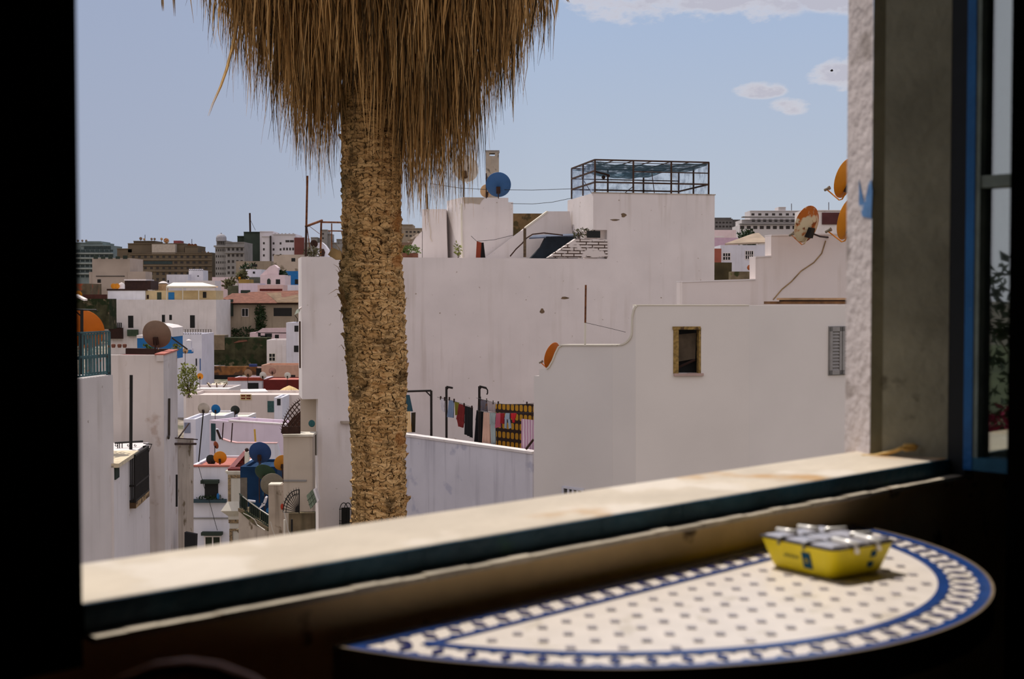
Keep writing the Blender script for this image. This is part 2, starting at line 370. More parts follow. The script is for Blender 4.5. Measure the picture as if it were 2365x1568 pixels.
# open casement, hinged on the post and swung into the room
hc = wi.pt(wi.uz(2231, 700, .03)[0], 0, .03)
wc = W.frm(hc, Vector((.682, -.731, 0)))
uu = lambda px: wc.uz(px, 700)[0]
cz = lambda py: wc.uz(2290, py)[1]
zb, zm0, zm1, zt = cz(1090), cz(432), cz(404), HEAD - .06
zr = cz(1060); ue = .46
ct = E('casement', 'blue and grey window casement with glass panes swung open into the room', 'window', wc.pt(ue / 2, zb, 0))
MB().pbox(wc, 0, uu(2251), zb, zt, -.03, .004).build('stile', blueframe, ct, label='bright blue hinge stile')
b = MB(); b.pbox(wc, uu(2251), uu(2262), zr, zt, -.03, .002); b.build('bead', greyframe, ct, label='grey glazing bead')
b = MB(); b.pbox(wc, ue - .045, ue, zb, zt, -.03, .004); b.build('stile', blueframe, ct)
b = MB(); b.pbox(wc, uu(2251), ue - .045, zb, zr, -.03, .003); b.build('bottom_rail', M('teal_blue_rail_paint', (52, 96, 116), var=.2, scale=20, patch=((150, 150, 140), .66, 24)), ct)
b = MB(); b.pbox(wc, uu(2251), ue - .045, zt - .05, zt, -.03, .003); b.build('top_rail', blueframe, ct)
b = MB(); b.pbox(wc, uu(2262), ue - .045, zm0, zm1, -.03, 0); b.build('glazing_bar', greyframe, ct)
gl = bpy.data.materials.new('window_glass'); gl.use_nodes = True; t = gl.node_tree; t.nodes.clear()
o_ = t.nodes.new('ShaderNodeOutputMaterial'); mx = t.nodes.new('ShaderNodeMixShader'); g1 = t.nodes.new('ShaderNodeBsdfGlossy'); g1.inputs['Roughness'].default_value = .02; g1.inputs['Color'].default_value = (.92, .97, .95, 1)
t1 = t.nodes.new('ShaderNodeBsdfTransparent'); t1.inputs[0].default_value = (.75, .8, .78, 1); mx.inputs[0].default_value = .27
t.links.new(t1.outputs[0], mx.inputs[1]); t.links.new(g1.outputs[0], mx.inputs[2]); t.links.new(mx.outputs[0], o_.inputs[0])
for za, zb_ in ((zr, zm0), (zm1, zt - .05)): MB().pbox(wc, uu(2262), ue - .045, za, zb_, -.022, -.018).build('pane', gl, ct)
b = MB(); b.pbox(wc, uu(2324), uu(2333), zr, zt, -.016, -.012); b.build('lit_edge_line', M('lit_edge_white', (220, 216, 206), var=.05), ct)  # pale strip painting the light caught by the stile edge
# window stay resting on the end of the sill
tanm = M('tan_brass_stay', (196, 158, 88), var=.15, scale=20, rough=.5)
st = E('window_stay', 'tan window stay with a hooked end lying where sill meets reveal', 'hook', wi.pt(ur - .1, zs, -.08))
def on(px, py, off): 
    return wi.hit(px, py, off)
pts = [on(1990, 1054, -.12), on(2020, 1053, -.105), on(2048, 1047, -.085), on(2068, 1041, -.07), on(2086, 1033, -.055)]
MB().tube(pts, .0035, 8).build('rod', tanm, st, smooth=True)
lp = [on(2084, 1035, -.055), on(2089, 1029, -.054), on(2110, 1028, -.044), on(2117, 1031, -.042), on(2113, 1037, -.043), on(2092, 1038, -.053)]
MB().tube(lp, .0035, 8, closed=True).build('loop', tanm, st, smooth=True)

# ------------------------------------------------------------------ half-round mosaic table
HT = .34; zt_ = CAM.z - HT
tcx, tcy, TR = .282 * HT, 4.926 * HT, 1.461 * HT
ta = math.radians(45); td = Vector((math.sin(ta), math.cos(ta), 0)); tn = Vector((td.y, -td.x, 0))     # along the straight edge / into the room
TC = Vector((tcx, tcy, 0)); q0 = DI - TC.dot(nO)        # straight edge at the wall
e0 = .105                                                # distance of the straight edge from the circle's centre
def tp(a, c, z=zt_): return Vector((TC.x + td.x * a + tn.x * c, TC.y + td.y * a + tn.y * c, z))
tileblue = M('cobalt_glazed_tile', (22, 60, 122), var=.16, scale=40, rough=.25, spec=.5, bump=.05)
tiledark = M('deep_navy_glazed_tile', (22, 34, 92), var=.16, scale=40, rough=.25, spec=.5, bump=.05)
tilewhite = M('cream_white_glazed_tile', (226, 214, 202), var=.05, scale=30, rough=.3, spec=.4, bump=.05, patch=((206, 194, 178), .6, 22))
tilegrey = M('pale_grey_blue_tile', (168, 160, 162), var=.14, scale=60, rough=.3, bump=.05)
rimm = M('brown_metal_rim', (120, 104, 82), var=.2, scale=20, rough=.5)
tb = E('mosaic_table', 'half round white and blue mosaic tile table against the wall under the window', 'table', (TC.x + tn.x * .25, TC.y + tn.y * .25, 0))
def dshape(r, e, n=96):                                  # outline of the half disc of radius r cut at distance e
    a0 = math.asin(e / r); out = []
    for i in range(n + 1):
        t = a0 + (math.pi - 2 * a0) * i / n; out.append((r * math.cos(t), r * math.sin(t)))
    return out
b = MB(); b.prism([tp(a, c, zt_ - .03) for a, c in dshape(TR - .003, e0)], (0, 0, .029)); b.build('tabletop', tilewhite, tb)
b = MB(); oo, ii = dshape(TR, e0 - .002), dshape(TR - .0035, e0 + .0015)
for i in range(len(oo)):
    j = (i + 1) % len(oo)
    b.hexa([tp(*oo[i], zt_ - .034), tp(*oo[j], zt_ - .034), tp(*ii[j], zt_ - .034), tp(*ii[i], zt_ - .034), tp(*oo[i], zt_ + .0015), tp(*oo[j], zt_ + .0015), tp(*ii[j], zt_ + .0015), tp(*ii[i], zt_ + .0015)])
b.build('rim', rimm, tb)
# the mosaic: bands parallel to the rim and to the straight edge
mo = MB(); zz = zt_ - .0006
def strip(r0, e_0, r1, e_1, m):
    A, B_ = dshape(r0, e_0), dshape(r1, e_1)
    for i in range(len(A)):
        j = (i + 1) % len(A); mo.add([tp(*A[i], zz), tp(*A[j], zz), tp(*B_[j], zz), tp(*B_[i], zz)], [(0, 1, 2, 3)], m)
w1, w2, w3 = .0165, .034, .0125
strip(TR - .0035, e0 + .0015, TR - w1, e0 + w1, 0)
strip(TR - w1 - w2, e0 + w1 + w2, TR - w1 - w2 - w3, e0 + w1 + w2 + .009, 0)
rm, em = TR - w1 - w2 / 2, e0 + w1 + w2 / 2
def path(r, e, step):                                    # points with tangents along the middle of the band
    a0 = math.asin(e / r); L1 = r * (math.pi - 2 * a0); n1 = round(L1 / step); out = []
    for i in range(n1):
        t = a0 + (math.pi - 2 * a0) * (i + .5) / n1; out.append((r * math.cos(t), r * math.sin(t), -math.sin(t), math.cos(t)))
    xw = r * math.cos(a0); n2 = round(2 * xw / step)
    for i in range(n2): out.append((-xw + 2 * xw * (i + .5) / n2, e, 1, 0))
    return out
for a, c, ta_, tc_ in path(rm, em, .0345):
    na, nc = -tc_, ta_
    pt = lambda s, r: tp(a + ta_ * s + na * r, c + tc_ * s + nc * r, zz + .0002)
    mo.add([pt(-.0062, 0), pt(0, -.013), pt(.0062, 0), pt(0, .013)], [(0, 1, 2, 3)], 1)
    for sg in (-1, 1):
        mo.add([pt(sg * .01725, -.0115), pt(sg * .0115, -.017), pt(sg * .01725, -.017)], [(0, 1, 2)], 0)
        mo.add([pt(sg * .01725, .0115), pt(sg * .0115, .017), pt(sg * .01725, .017)], [(0, 1, 2)], 0)
ri, ei = TR - w1 - w2 - w3 - .012, e0 + w1 + w2 + .009 + .010
g = .0364; s_ = .005
for i in range(-20, 21):
    for j in range(0, 20):
        a, c = i * g + .006, j * g + .012
        if math.hypot(a, c) < ri and c > ei:
            d1, d2 = (td + tn) * (s_ / 1.0), (td - tn) * (s_ / 1.0); k = tp(a, c, zz)
            mo.add([k - d1 * .7 - d2 * .7, k + d1 * .7 - d2 * .7, k + d1 * .7 + d2 * .7, k - d1 * .7 + d2 * .7], [(0, 1, 2, 3)], 2)
o = mo.build('mosaic', [tileblue, tiledark, tilegrey], tb, fix=False)
for p in o.data.polygons:
    pass
bm = bmesh.new(); bm.from_mesh(o.data)
for f in bm.faces:
    f.normal_update()
    if f.normal.z < 0: f.normal_flip()
ext = bmesh.ops.extrude_face_region(bm, geom=list(bm.faces)); bmesh.ops.translate(bm, vec=(0, 0, .0012), verts=[x for x in ext['geom'] if isinstance(x, bmesh.types.BMVert)])
bm.to_mesh(o.data); bm.free()
for a, c in ((-.32, .17), (.32, .17), (0, .44)):
    MB().rod(tp(a, c, 0), tp(a * .85, c * .85, zt_ - .03), .012, 8).build('leg', iron, tb)

# ------------------------------------------------------------------ yellow ashtray on the table
yel = M('yellow_enamel', (240, 216, 0), var=.06, scale=25, rough=.45, spec=.35, patch=((150, 96, 10), .74, 24), bump=.05)
chrome = M('worn_chrome', (184, 180, 184), var=.05, scale=30, rough=.4, metal=.6, bump=.05)
wire = M('sun_glint_wire', (244, 238, 228), var=.03, rough=.3, metal=.3, bump=0)  # sun glint put into the wire's near-white colour
lblue = M('teal_blue_print', (20, 76, 104), var=.1, scale=60, bump=0)
lyel = M('yellow_print', (196, 172, 20), var=.05, bump=0)
pl = lambda px, py, h: (lambda r: CAM + r * ((zt_ + h - CAM.z) / r.z))(ray(px, py))
Bl, Bn, Br = pl(1776, 1307, 0), pl(1922, 1341, 0), pl(2018, 1314, 0)
ex = (Bn - Bl).normalized(); ey = Vector((-ex.y, ex.x, 0)); 
if ey.dot(Br - Bn) < 0: ey = -ey
la, lb_ = (Bn - Bl).length, (Br - Bn).dot(ey)
ac = Bl + ex * la / 2 + ey * lb_ / 2; ac.z = zt_ + .0008
AH = .037
at = E('ashtray', 'yellow tapered ashtray with a quilted chrome lid standing on the mosaic table', 'ashtray', ac)
def apt(x, y, z): return ac + ex * x + ey * y + Vector((0, 0, z))
def rrect(hx, hy, r, z, n=6):
    out = []
    for cx_, cy_, a0 in ((hx - r, hy - r, 0), (-hx + r, hy - r, 90), (-hx + r, -hy + r, 180), (hx - r, -hy + r, 270)):
        for k in range(n + 1):
            a = math.radians(a0 + 90 * k / n); out.append(apt(cx_ + r * math.cos(a), cy_ + r * math.sin(a), z))
    return out
fl = .0105
def loft(rings, m, b):
    n = len(rings[0]); base = len(b.v)
    for r in rings: b.v += r
    for i in range(len(rings) - 1):
        for k in range(n): b.f.append([base + i * n + k, base + i * n + (k + 1) % n, base + (i + 1) * n + (k + 1) % n, base + (i + 1) * n + k]); b.m.append(m)
    b.f.append([base + k for k in range(n)][::-1]); b.m.append(m); b.f.append([base + (len(rings) - 1) * n + k for k in range(n)]); b.m.append(m)
hx, hy = la / 2, lb_ / 2
b = MB(); loft([rrect(hx - .003, hy - .003, .012, 0), rrect(hx, hy, .013, .003), rrect(hx + fl * .95, hy + fl * .95, .012, AH - .001), rrect(hx + fl, hy + fl, .012, AH)], 0, b); b.build('tub', yel, at, smooth=False)
b = MB(); loft([rrect(hx + fl + .001, hy + fl + .001, .012, AH), rrect(hx + fl + .001, hy + fl + .001, .012, AH + .0018), rrect(hx + fl - .004, hy + fl - .004, .01, AH + .0026)], 0, b); b.build('lid', M('dark_tarnished_chrome', (70, 60, 52), var=.2, scale=30, rough=.35, metal=.8), at)
X, Y_ = hx + fl, hy + fl
cuts_x = [-X + .003, -X * .36, X * .30, X - .003]; cuts_y = [-Y_ + .003, -Y_ * .34, Y_ * .34, Y_ - .003]
for i in range(3):
    for j in range(3):
        x0, x1, y0, y1 = cuts_x[i] + .0034, cuts_x[i + 1] - .0034, cuts_y[j] + .0034, cuts_y[j + 1] - .0034
        b = MB(); rr = lambda d, z: [apt(x0 + d, y0 + d, z), apt(x1 - d, y0 + d, z), apt(x1 - d, y1 - d, z), apt(x0 + d, y1 - d, z)]
        loft([rr(0, AH + .002), rr(.001, AH + .0034), rr(.004, AH + .0042)], 0, b); b.build('lid_pad', chrome, at)
for x in (cuts_x[1], cuts_x[2]):
    MB().tube([apt(x, -Y_ - .003, AH - .004), apt(x, -Y_ - .003, AH + .003), apt(x, -Y_ + .008, AH + .0035)], .0022, 8).build('wire_clip', steel, at, smooth=True)
    MB().tube([apt(x, Y_ + .002, AH - .004), apt(x, Y_ + .002, AH + .004), apt(x, Y_ - .034, AH + .0056)], .0032, 8).build('wire_clip', wire, at, smooth=True)
for y in (cuts_y[1], cuts_y[2]):
    MB().tube([apt(X + .003, y, AH - .006), apt(X + .003, y, AH + .005), apt(X - .034, y, AH + .0062)], .0036, 8).build('wire_clip', wire, at, smooth=True)
    MB().tube([apt(-X - .002, y, AH - .004), apt(-X - .002, y, AH + .004), apt(-X + .03, y, AH + .0056)], .0034, 8).build('wire_clip', wire, at, smooth=True)
def face_pt(side, s, h, o=.0006):                        # points on the two visible slanted faces
    k = fl * (h / AH)
    if side == 0: return apt(s, -hy - k - o, h)
    return apt(hx + k + o, s, h)
def decal(side, s0, s1, h0, h1, m, name, o=.0006, skew=0):
    b = MB(); A = [face_pt(side, s0, h0, o), face_pt(side, s1, h0, o), face_pt(side, s1, h1, o), face_pt(side, s0, h1, o)]
    nn = -ey if side == 0 else ex
    b.prism(A, nn * -.0008); b.build(name, m, at)
decal(0, la * .09, la * .225, .008, .0285, lblue, 'label')
b = MB()
for i in range(12):
    a0, a1 = math.tau * i / 12, math.tau * (i + 1) / 12; c_, h_ = la * .155, .018
    b.add([face_pt(0, c_ + .0032 * math.cos(a0), h_ + .0026 * math.sin(a0), .0012), face_pt(0, c_ + .0032 * math.cos(a1), h_ + .0026 * math.sin(a1), .0012), face_pt(0, c_ + .0018 * math.cos(a1), h_ + .0014 * math.sin(a1), .0012), face_pt(0, c_ + .0018 * math.cos(a0), h_ + .0014 * math.sin(a0), .0012)], [(0, 1, 2, 3)])
b.build('emblem', lyel, at)
decal(1, lb_ * .12, lb_ * .22, .009, .016, lblue, 'label'); decal(1, lb_ * .14, lb_ * .24, .022, .03, lblue, 'label')
b = MB()                                                 # worn blue lettering, no longer readable
for i, hgt in enumerate((.0035, .0048, .0042, .0046, .004, .0034)):
    s = -la * .2 + i * .0043
    for k in range(2):
        b.add([face_pt(0, s + k * .0018, .0175, .0007), face_pt(0, s + .001 + k * .0018, .0175, .0007), face_pt(0, s + .001 + k * .0018, .0175 + hgt, .0007), face_pt(0, s + k * .0018, .0175 + hgt, .0007)], [(0, 1, 2, 3)])
    b.add([face_pt(0, s, .019 + (i % 3) * .0008, .0007), face_pt(0, s + .0028, .019 + (i % 3) * .0008, .0007), face_pt(0, s + .0028, .0199 + (i % 3) * .0008, .0007), face_pt(0, s, .0199 + (i % 3) * .0008, .0007)], [(0, 1, 2, 3)])
b.build('lettering', M('faded_blue_print', (120, 122, 70), var=.2, scale=90, bump=0), at)

# ------------------------------------------------------------------ chair whose hoop back shows at the bottom of the view
wood = M('varnished_bentwood', (196, 122, 80), var=.15, scale=9, rough=.5, spec=.25)
hp = P(432, 1547, .80); CZ = hp.z
ch = E('bentwood_chair', 'bentwood chair with a hooped back standing in front of the sill', 'chair', (hp.x, hp.y - .1, 0))
fx = Vector((1, 0, 0)); 
def hoop(a, h0, h1, n=28): return [hp + Vector((a * math.cos(t), 0, 0)) + Vector((0, 0, -h1 + h1 * math.sin(t))) for t in [math.pi * (1 - i / n) for i in range(n + 1)]]
H = hoop(.17, 0, .40); back = [Vector((hp.x - .17, hp.y, .45))] + H + [Vector((hp.x + .17, hp.y, .45))]
MB().tube(back, .0075, 10).build('backrest', wood, ch, smooth=True)
MB().tube([p + Vector((0, 0, -.0)) for p in [hp + Vector((.1 * math.cos(t), .004, -.42 + .3 * math.sin(t))) for t in [math.pi * (1 - i / 20) for i in range(21)]]], .007, 8).build('back_hoop', wood, ch, smooth=True)
b = MB(); b.lathe((hp.x, hp.y - .16, .44), [(.17, 0), (.185, .004), (.19, .012), (.185, .02), (.15, .022)], 28); b.build('seat', wood, ch, smooth=True)
for sx_, sy_ in ((-.13, .02), (.13, .02), (-.12, .28), (.12, .28)):
    MB().rod(Vector((hp.x + sx_ * 1.15, hp.y - .16 - (sy_ - .16) * 1.2, 0)), Vector((hp.x + sx_, hp.y - sy_, .44)), .011, 8, .014).build('leg', wood, ch)
# ================================================================== land
b = MB()
ys = [2.2, 60, 150, 250, 420, 900]
for i in range(len(ys) - 1):
    z0, z1 = gz(ys[i]), gz(ys[i + 1]); xa, xb = 60 + ys[i] * .9, 60 + ys[i + 1] * .9
    b.hexa([(-xa, ys[i], z0 - 1), (xa, ys[i], z0 - 1), (xb, ys[i + 1], z1 - 1), (-xb, ys[i + 1], z1 - 1), (-xa, ys[i], z0), (xa, ys[i], z0), (xb, ys[i + 1], z1), (-xb, ys[i + 1], z1)])
struct(b.build('ground', M('dusty_street', (138, 126, 110), var=.3, scale=.5, patch=[((84, 82, 62), .52, .3), ((176, 166, 154), .6, .6)])))
# ================================================================== the palm
bark = bpy.data.materials.new('palm_bark'); bark.use_nodes = True
t = bark.node_tree; n, l = t.nodes, t.links; bs = n['Principled BSDF']; bs.inputs['Roughness'].default_value = .95; bs.inputs['Specular IOR Level'].default_value = .05
tcn = n.new('ShaderNodeTexCoord'); sxyz = n.new('ShaderNodeSeparateXYZ'); l.new(tcn.outputs['Object'], sxyz.inputs[0])
def mm(op, a, bb=None):
    x = n.new('ShaderNodeMath'); x.operation = op
    for i, v in enumerate((a, bb)):
        if v is None: continue
        if isinstance(v, (int, float)): x.inputs[i].default_value = v
        else: l.new(v, x.inputs[i])
    return x.outputs[0]
nn1 = n.new('ShaderNodeTexNoise'); nn1.inputs['Scale'].default_value = 5; nn1.inputs['Detail'].default_value = 5; l.new(tcn.outputs['Object'], nn1.inputs['Vector'])
nn2 = n.new('ShaderNodeTexNoise'); nn2.inputs['Scale'].default_value = 26; nn2.inputs['Detail'].default_value = 4; l.new(tcn.outputs['Object'], nn2.inputs['Vector'])
nn3 = n.new('ShaderNodeTexNoise'); nn3.inputs['Scale'].default_value = 1.7; nn3.inputs['Detail'].default_value = 6; l.new(tcn.outputs['Object'], nn3.inputs['Vector'])
ang = mm('ARCTAN2', sxyz.outputs[0], sxyz.outputs[1])
cb = n.new('ShaderNodeCombineXYZ'); nn4 = n.new('ShaderNodeTexNoise'); nn4.inputs['Scale'].default_value = 14; nn4.inputs['Detail'].default_value = 3; l.new(tcn.outputs['Object'], nn4.inputs['Vector']); sep4 = n.new('ShaderNodeSeparateColor'); l.new(nn4.outputs['Color'], sep4.inputs[0])
l.new(mm('ADD', mm('ADD', mm('MULTIPLY', ang, 2.0), mm('MULTIPLY', nn1.outputs[0], 1.2)), mm('MULTIPLY', sep4.outputs[0], .5)), cb.inputs[0]); l.new(mm('ADD', mm('ADD', mm('MULTIPLY', sxyz.outputs[2], 13), mm('MULTIPLY', nn1.outputs[0], 4.2)), mm('MULTIPLY', sep4.outputs[1], .75)), cb.inputs[1])
br = n.new('ShaderNodeTexBrick'); br.inputs['Scale'].default_value = 1; br.inputs['Mortar Size'].default_value = .035; br.inputs['Mortar Smooth'].default_value = .6
br.inputs['Brick Width'].default_value = 1.0; br.inputs['Row Height'].default_value = .62; br.inputs['Color1'].default_value = srgb(214, 174, 120); br.inputs['Color2'].default_value = srgb(180, 140, 90); br.inputs['Mortar'].default_value = srgb(52, 36, 20)
l.new(cb.outputs[0], br.inputs['Vector'])
def mx_(f, a, bb, mode='MIX'):
    x = n.new('ShaderNodeMix'); x.data_type = 'RGBA'; x.blend_type = mode
    for i, v in ((0, f), (6, a), (7, bb)):
        if isinstance(v, (int, float, tuple)): x.inputs[i].default_value = v
        else: l.new(v, x.inputs[i])
    return x.outputs[2]
def rg(v, a, bb):
    x = n.new('ShaderNodeMapRange'); x.inputs[1].default_value = a; x.inputs[2].default_value = bb; x.clamp = True; l.new(v, x.inputs[0]); return x.outputs[0]
c1 = mx_(mm('MULTIPLY', rg(nn2.outputs[0], .5, .68), .5), br.outputs[0], srgb(72, 50, 28))
fm = n.new('ShaderNodeCombineXYZ'); l.new(mm('MULTIPLY', ang, 2.2), fm.inputs[0]); l.new(mm('ADD', mm('MULTIPLY', sxyz.outputs[2], 34), mm('MULTIPLY', nn1.outputs[0], 9)), fm.inputs[1]); nf = n.new('ShaderNodeTexNoise'); nf.inputs['Scale'].default_value = 1.0; nf.inputs['Detail'].default_value = 4; l.new(fm.outputs[0], nf.inputs['Vector'])
c1 = mx_(mm('MULTIPLY', rg(nf.outputs[0], .55, .64), .75), c1, srgb(70, 48, 26))
c2 = mx_(mm('MULTIPLY', rg(nn1.outputs[0], .56, .66), .75), c1, srgb(58, 42, 24))
c3 = mx_(mm('MULTIPLY', rg(nn3.outputs[0], .6, .66), .7), c2, srgb(152, 96, 48))
moss = mm('MULTIPLY', rg(nn3.outputs[0], .36, .56), rg(mm('MULTIPLY', sxyz.outputs[0], -1), .02, .3))
c4 = mx_(mm('MULTIPLY', moss, .75), c3, srgb(54, 50, 26))
l.new(c4, bs.inputs['Base Color'])
bpn = n.new('ShaderNodeBump'); bpn.inputs['Strength'].default_value = .8; bpn.inputs['Distance'].default_value = .03; l.new(mm('ADD', mm('MULTIPLY', br.outputs['Fac'], -1), mm('MULTIPLY', nn2.outputs[0], .6)), bpn.inputs['Height']); l.new(bpn.outputs[0], bs.inputs['Normal'])

PY = 15.0
prof = [(-300, 800, 925), (200, 792, 922), (270, 790, 924), (380, 788, 926), (480, 790, 928), (560, 790, 929), (600, 785, 930), (650, 782, 931), (700, 790, 934), (760, 792, 938), (800, 795, 940), (870, 803, 939), (960, 807, 938), (1060, 812, 936), (1150, 813, 938), (1210, 812, 941), (1400, 812, 942), (2800, 800, 955)]
def edge(py):
    for a, c in zip(prof, prof[1:]):
        if a[0] <= py <= c[0]:
            k = (py - a[0]) / (c[0] - a[0]); return a[1] + (c[1] - a[1]) * k, a[2] + (c[2] - a[2]) * k
    return prof[-1][1:] if py > 0 else prof[0][1:]
base = P(870, 2790, PY); base.z = gz(15)
palm = E('palm_tree', 'tall fan palm with a rough brown trunk and a thick skirt of dead fronds', 'palm tree', base)
def trunk_r(py, th):
    l_, r_ = edge(py); a, c = P(l_, py, PY), P(r_, py, PY); cx_, rr = (a.x + c.x) / 2, (c.x - a.x) / 2; z = a.z
    h = .088; row = z / h + .35 * noise.noise(Vector((math.cos(th) * 1.3, math.sin(th) * 1.3, z * .9))) * 2; fr = row - math.floor(row)
    kk = math.floor(row); jit = noise.noise(Vector((kk * 3.7, math.cos(th) * 3, math.sin(th) * 3)))
    cell = (th + kk * 1.3) * rr / .12 + .4 * noise.noise(Vector((kk * 9.1, th, 0))); cf = abs((cell - math.floor(cell)) - .5) * 2
    d = .016 * fr * (1 + jit) - .012 * (fr < .12) - .014 * (cf > .93) + .02 * noise.noise(Vector((math.cos(th) * 2.2, math.sin(th) * 2.2, z * 2.2))) + .012 * noise.noise(Vector((math.cos(th) * 8, math.sin(th) * 8, z * 9)))
    return cx_, z, rr - .012 + d
b = MB(); SEG = 90
rows = [-300, -100, 100, 200] + list(range(240, 1260, 4)) + [1300, 1500, 2000, 2800]
for py in rows:
    for k in range(SEG):
        th = math.tau * k / SEG; cx_, z, rr = trunk_r(py, th); b.v.append(Vector((cx_ + rr * math.cos(th), PY + rr * math.sin(th), z)))
for i in range(len(rows) - 1):
    for k in range(SEG): b.f.append([i * SEG + k, i * SEG + (k + 1) % SEG, (i + 1) * SEG + (k + 1) % SEG, (i + 1) * SEG + k]); b.m.append(0)
# ragged leaf bases standing proud of the trunk
for i in range(420):
    py = R(280, 1250); th = R(0, math.tau); cx_, z, rr = trunk_r(py, th)
    rad = Vector((math.cos(th), math.sin(th), 0)); tg = Vector((-rad.y, rad.x, 0)); up = Vector((0, 0, 1)); c_ = Vector((cx_, PY, z)) + rad * (rr - .012)
    big = 1 + 1.3 * (R(0, 1) < .12); w_, h_ = R(.025, .07), R(.02, .05) * big; o_ = R(.014, .03) * big; tilt = R(-.4, .4)
    t2 = (tg + up * tilt).normalized(); u2 = (up - tg * tilt).normalized()
    b.add([c_ - t2 * w_, c_ + t2 * w_, c_ + t2 * w_ * .8 + u2 * h_ + rad * o_, c_ - t2 * w_ * .8 + u2 * h_ + rad * o_, c_ + u2 * h_ * .9 - t2 * w_ * .8 - rad * .01, c_ + u2 * h_ * .9 + t2 * w_ * .8 - rad * .01], [(0, 1, 2, 3), (3, 2, 5, 4), (0, 3, 4), (1, 5, 2)])
b.build('trunk', bark, palm, fix=False)
# small dry fibres at the side of the trunk
fib = M('dry_frond_fibre', (150, 122, 80), var=.3, scale=6)
for (x0, y0, x1, y1) in ((792, 640, 770, 610), (795, 672, 758, 680), (797, 690, 772, 686), (792, 655, 775, 622), (793, 600, 772, 560), (792, 690, 786, 705), (792, 720, 786, 740), (934, 700, 944, 690), (795, 806, 782, 802)):
    a, c = P(x0, y0, PY), P(x1, y1, PY); m_ = (a + c) / 2 + Vector((0, 0, .04)); MB().tube([a, m_, c], [.006, .004, .001], 5).build('dry_fibre', fib, palm)
pd = [P(788, 580, PY - .2), P(768, 572, PY - .2), P(757, 588, PY - .2), P(775, 600, PY - .2), P(790, 600, PY - .2)]
MB().prism(pd, (0, .03, 0)).build('dry_leaf_base', fib, palm)

# skirt of dead fronds
sk = bpy.data.materials.new('dead_palm_frond'); sk.use_nodes = True; t = sk.node_tree; n, l = t.nodes, t.links; bs = n['Principled BSDF']
bs.inputs['Roughness'].default_value = .75; bs.inputs['Specular IOR Level'].default_value = .2
ge = n.new('ShaderNodeNewGeometry'); cr_ = n.new('ShaderNodeValToRGB'); l.new(ge.outputs['Random Per Island'], cr_.inputs[0])
e_ = cr_.color_ramp.elements; e_[0].color = srgb(44, 35, 20); e_[1].color = srgb(240, 200, 138); e_[1].position = 1
for p_, c_ in ((.3, (98, 74, 41)), (.55, (176, 136, 82)), (.8, (214, 168, 106))):
    x = cr_.color_ramp.elements.new(p_); x.color = srgb(*c_)
l.new(cr_.outputs[0], bs.inputs['Base Color'])
tr_ = n.new('ShaderNodeBsdfTranslucent'); l.new(cr_.outputs[0], tr_.inputs[0]); ms_ = n.new('ShaderNodeMixShader'); ms_.inputs[0].default_value = .42
out = n['Material Output']; l.new(bs.outputs[0], ms_.inputs[1]); l.new(tr_.outputs[0], ms_.inputs[2]); l.new(ms_.outputs[0], out.inputs[0])
def interp(x, xs, ys):
    if x <= xs[0]: return ys[0]
    for i in range(len(xs) - 1):
        if x <= xs[i + 1]: return ys[i] + (ys[i + 1] - ys[i]) * (x - xs[i]) / (xs[i + 1] - xs[i])
    return ys[-1]
PX = PY / F                                             # metres per pixel at the palm
axis = P(862, 0, PY).x
def ribbon(b, pts, w0, face):
    m_ = len(pts); vs, fs = [], []
    for i, p in enumerate(pts):
        k = i / (m_ - 1); w = w0 * (1 - .15 * k) if k < .45 else w0 * (1 - (k - .45) / .55) * .93 + .001
        vs += [p - face * w, p + face.cross(Vector((0, 0, 1))) * w * .5, p + face * w]
    for i in range(m_ - 1):
        a = i * 3; fs += [(a, a + 1, a + 4, a + 3), (a + 1, a + 2, a + 5, a + 4)]
    b.add(vs, fs)
skb = MB()
def frond(phi, rpx, ybot, n_, wide, top=-330):
    cx_, sy_ = math.cos(phi), math.sin(phi)
    for k in range(n_):
        ph = phi + R(-1, 1) * wide / max(rpx, 60); rr = rpx * (1 + R(-.06, .06)); yb = ybot + R(-150, 40) - abs(R(-1, 1)) ** 3 * 60
        x1, y1 = math.cos(ph) * rr * PX, math.sin(ph) * rr * PX
        s_ = R(.62, .8) if rr > 130 else R(.8, .95)
        x0, y0 = math.cos(ph) * rr * PX * s_, math.sin(ph) * rr * PX * s_
        ztop = P(0, top + R(0, 120), PY).z; zbot = P(0, yb, PY).z; pts = []; sw = R(-.2, .2); sw2 = R(-.09, .09); bend = R(.6, 1.6)
        for i in range(8):
            q_ = i / 7; f_ = q_ ** bend; wob = math.sin(q_ * 6 + sw * 90) * sw2 * q_
            out_ = math.sin(min(1, q_ * 1.4) * math.pi / 2)
            pts.append(Vector((axis + x0 + (x1 - x0) * out_ + wob - sy_ * sw * q_, PY + y0 + (y1 - y0) * out_ + cx_ * sw * q_ + wob * .5, ztop + (zbot - ztop) * q_)))
        fc = Vector((-math.sin(ph + R(-1.2, 1.2)), math.cos(ph + R(-1.2, 1.2)), 0)).normalized()
        ribbon(skb, pts, R(.008, .021), fc)
for i in range(860):
    phi = R(0, math.tau); rpx = R(0, 1) ** .62 * 350 + 66
    rx = math.cos(phi) * rpx; front = math.sin(phi) < 0
    yb = interp(rpx, [60, 90, 130, 180, 230, 290, 340, 390, 420], [470, 465, 440, 400, 335, 250, 165, 80, 20])
    if rx > 0: yb = interp(rpx, [60, 100, 200, 240, 260, 300, 340, 380, 420], [470, 475, 470, 420, 320, 265, 215, 140, 60])
    else: yb -= 30
    if front:
        if -76 < rx < 8: yb = min(yb, R(200, 300))
        elif 8 <= rx < 66: yb = min(yb, R(300, 410))
    frond(phi, rpx, yb + R(-40, 25), 8, 20)
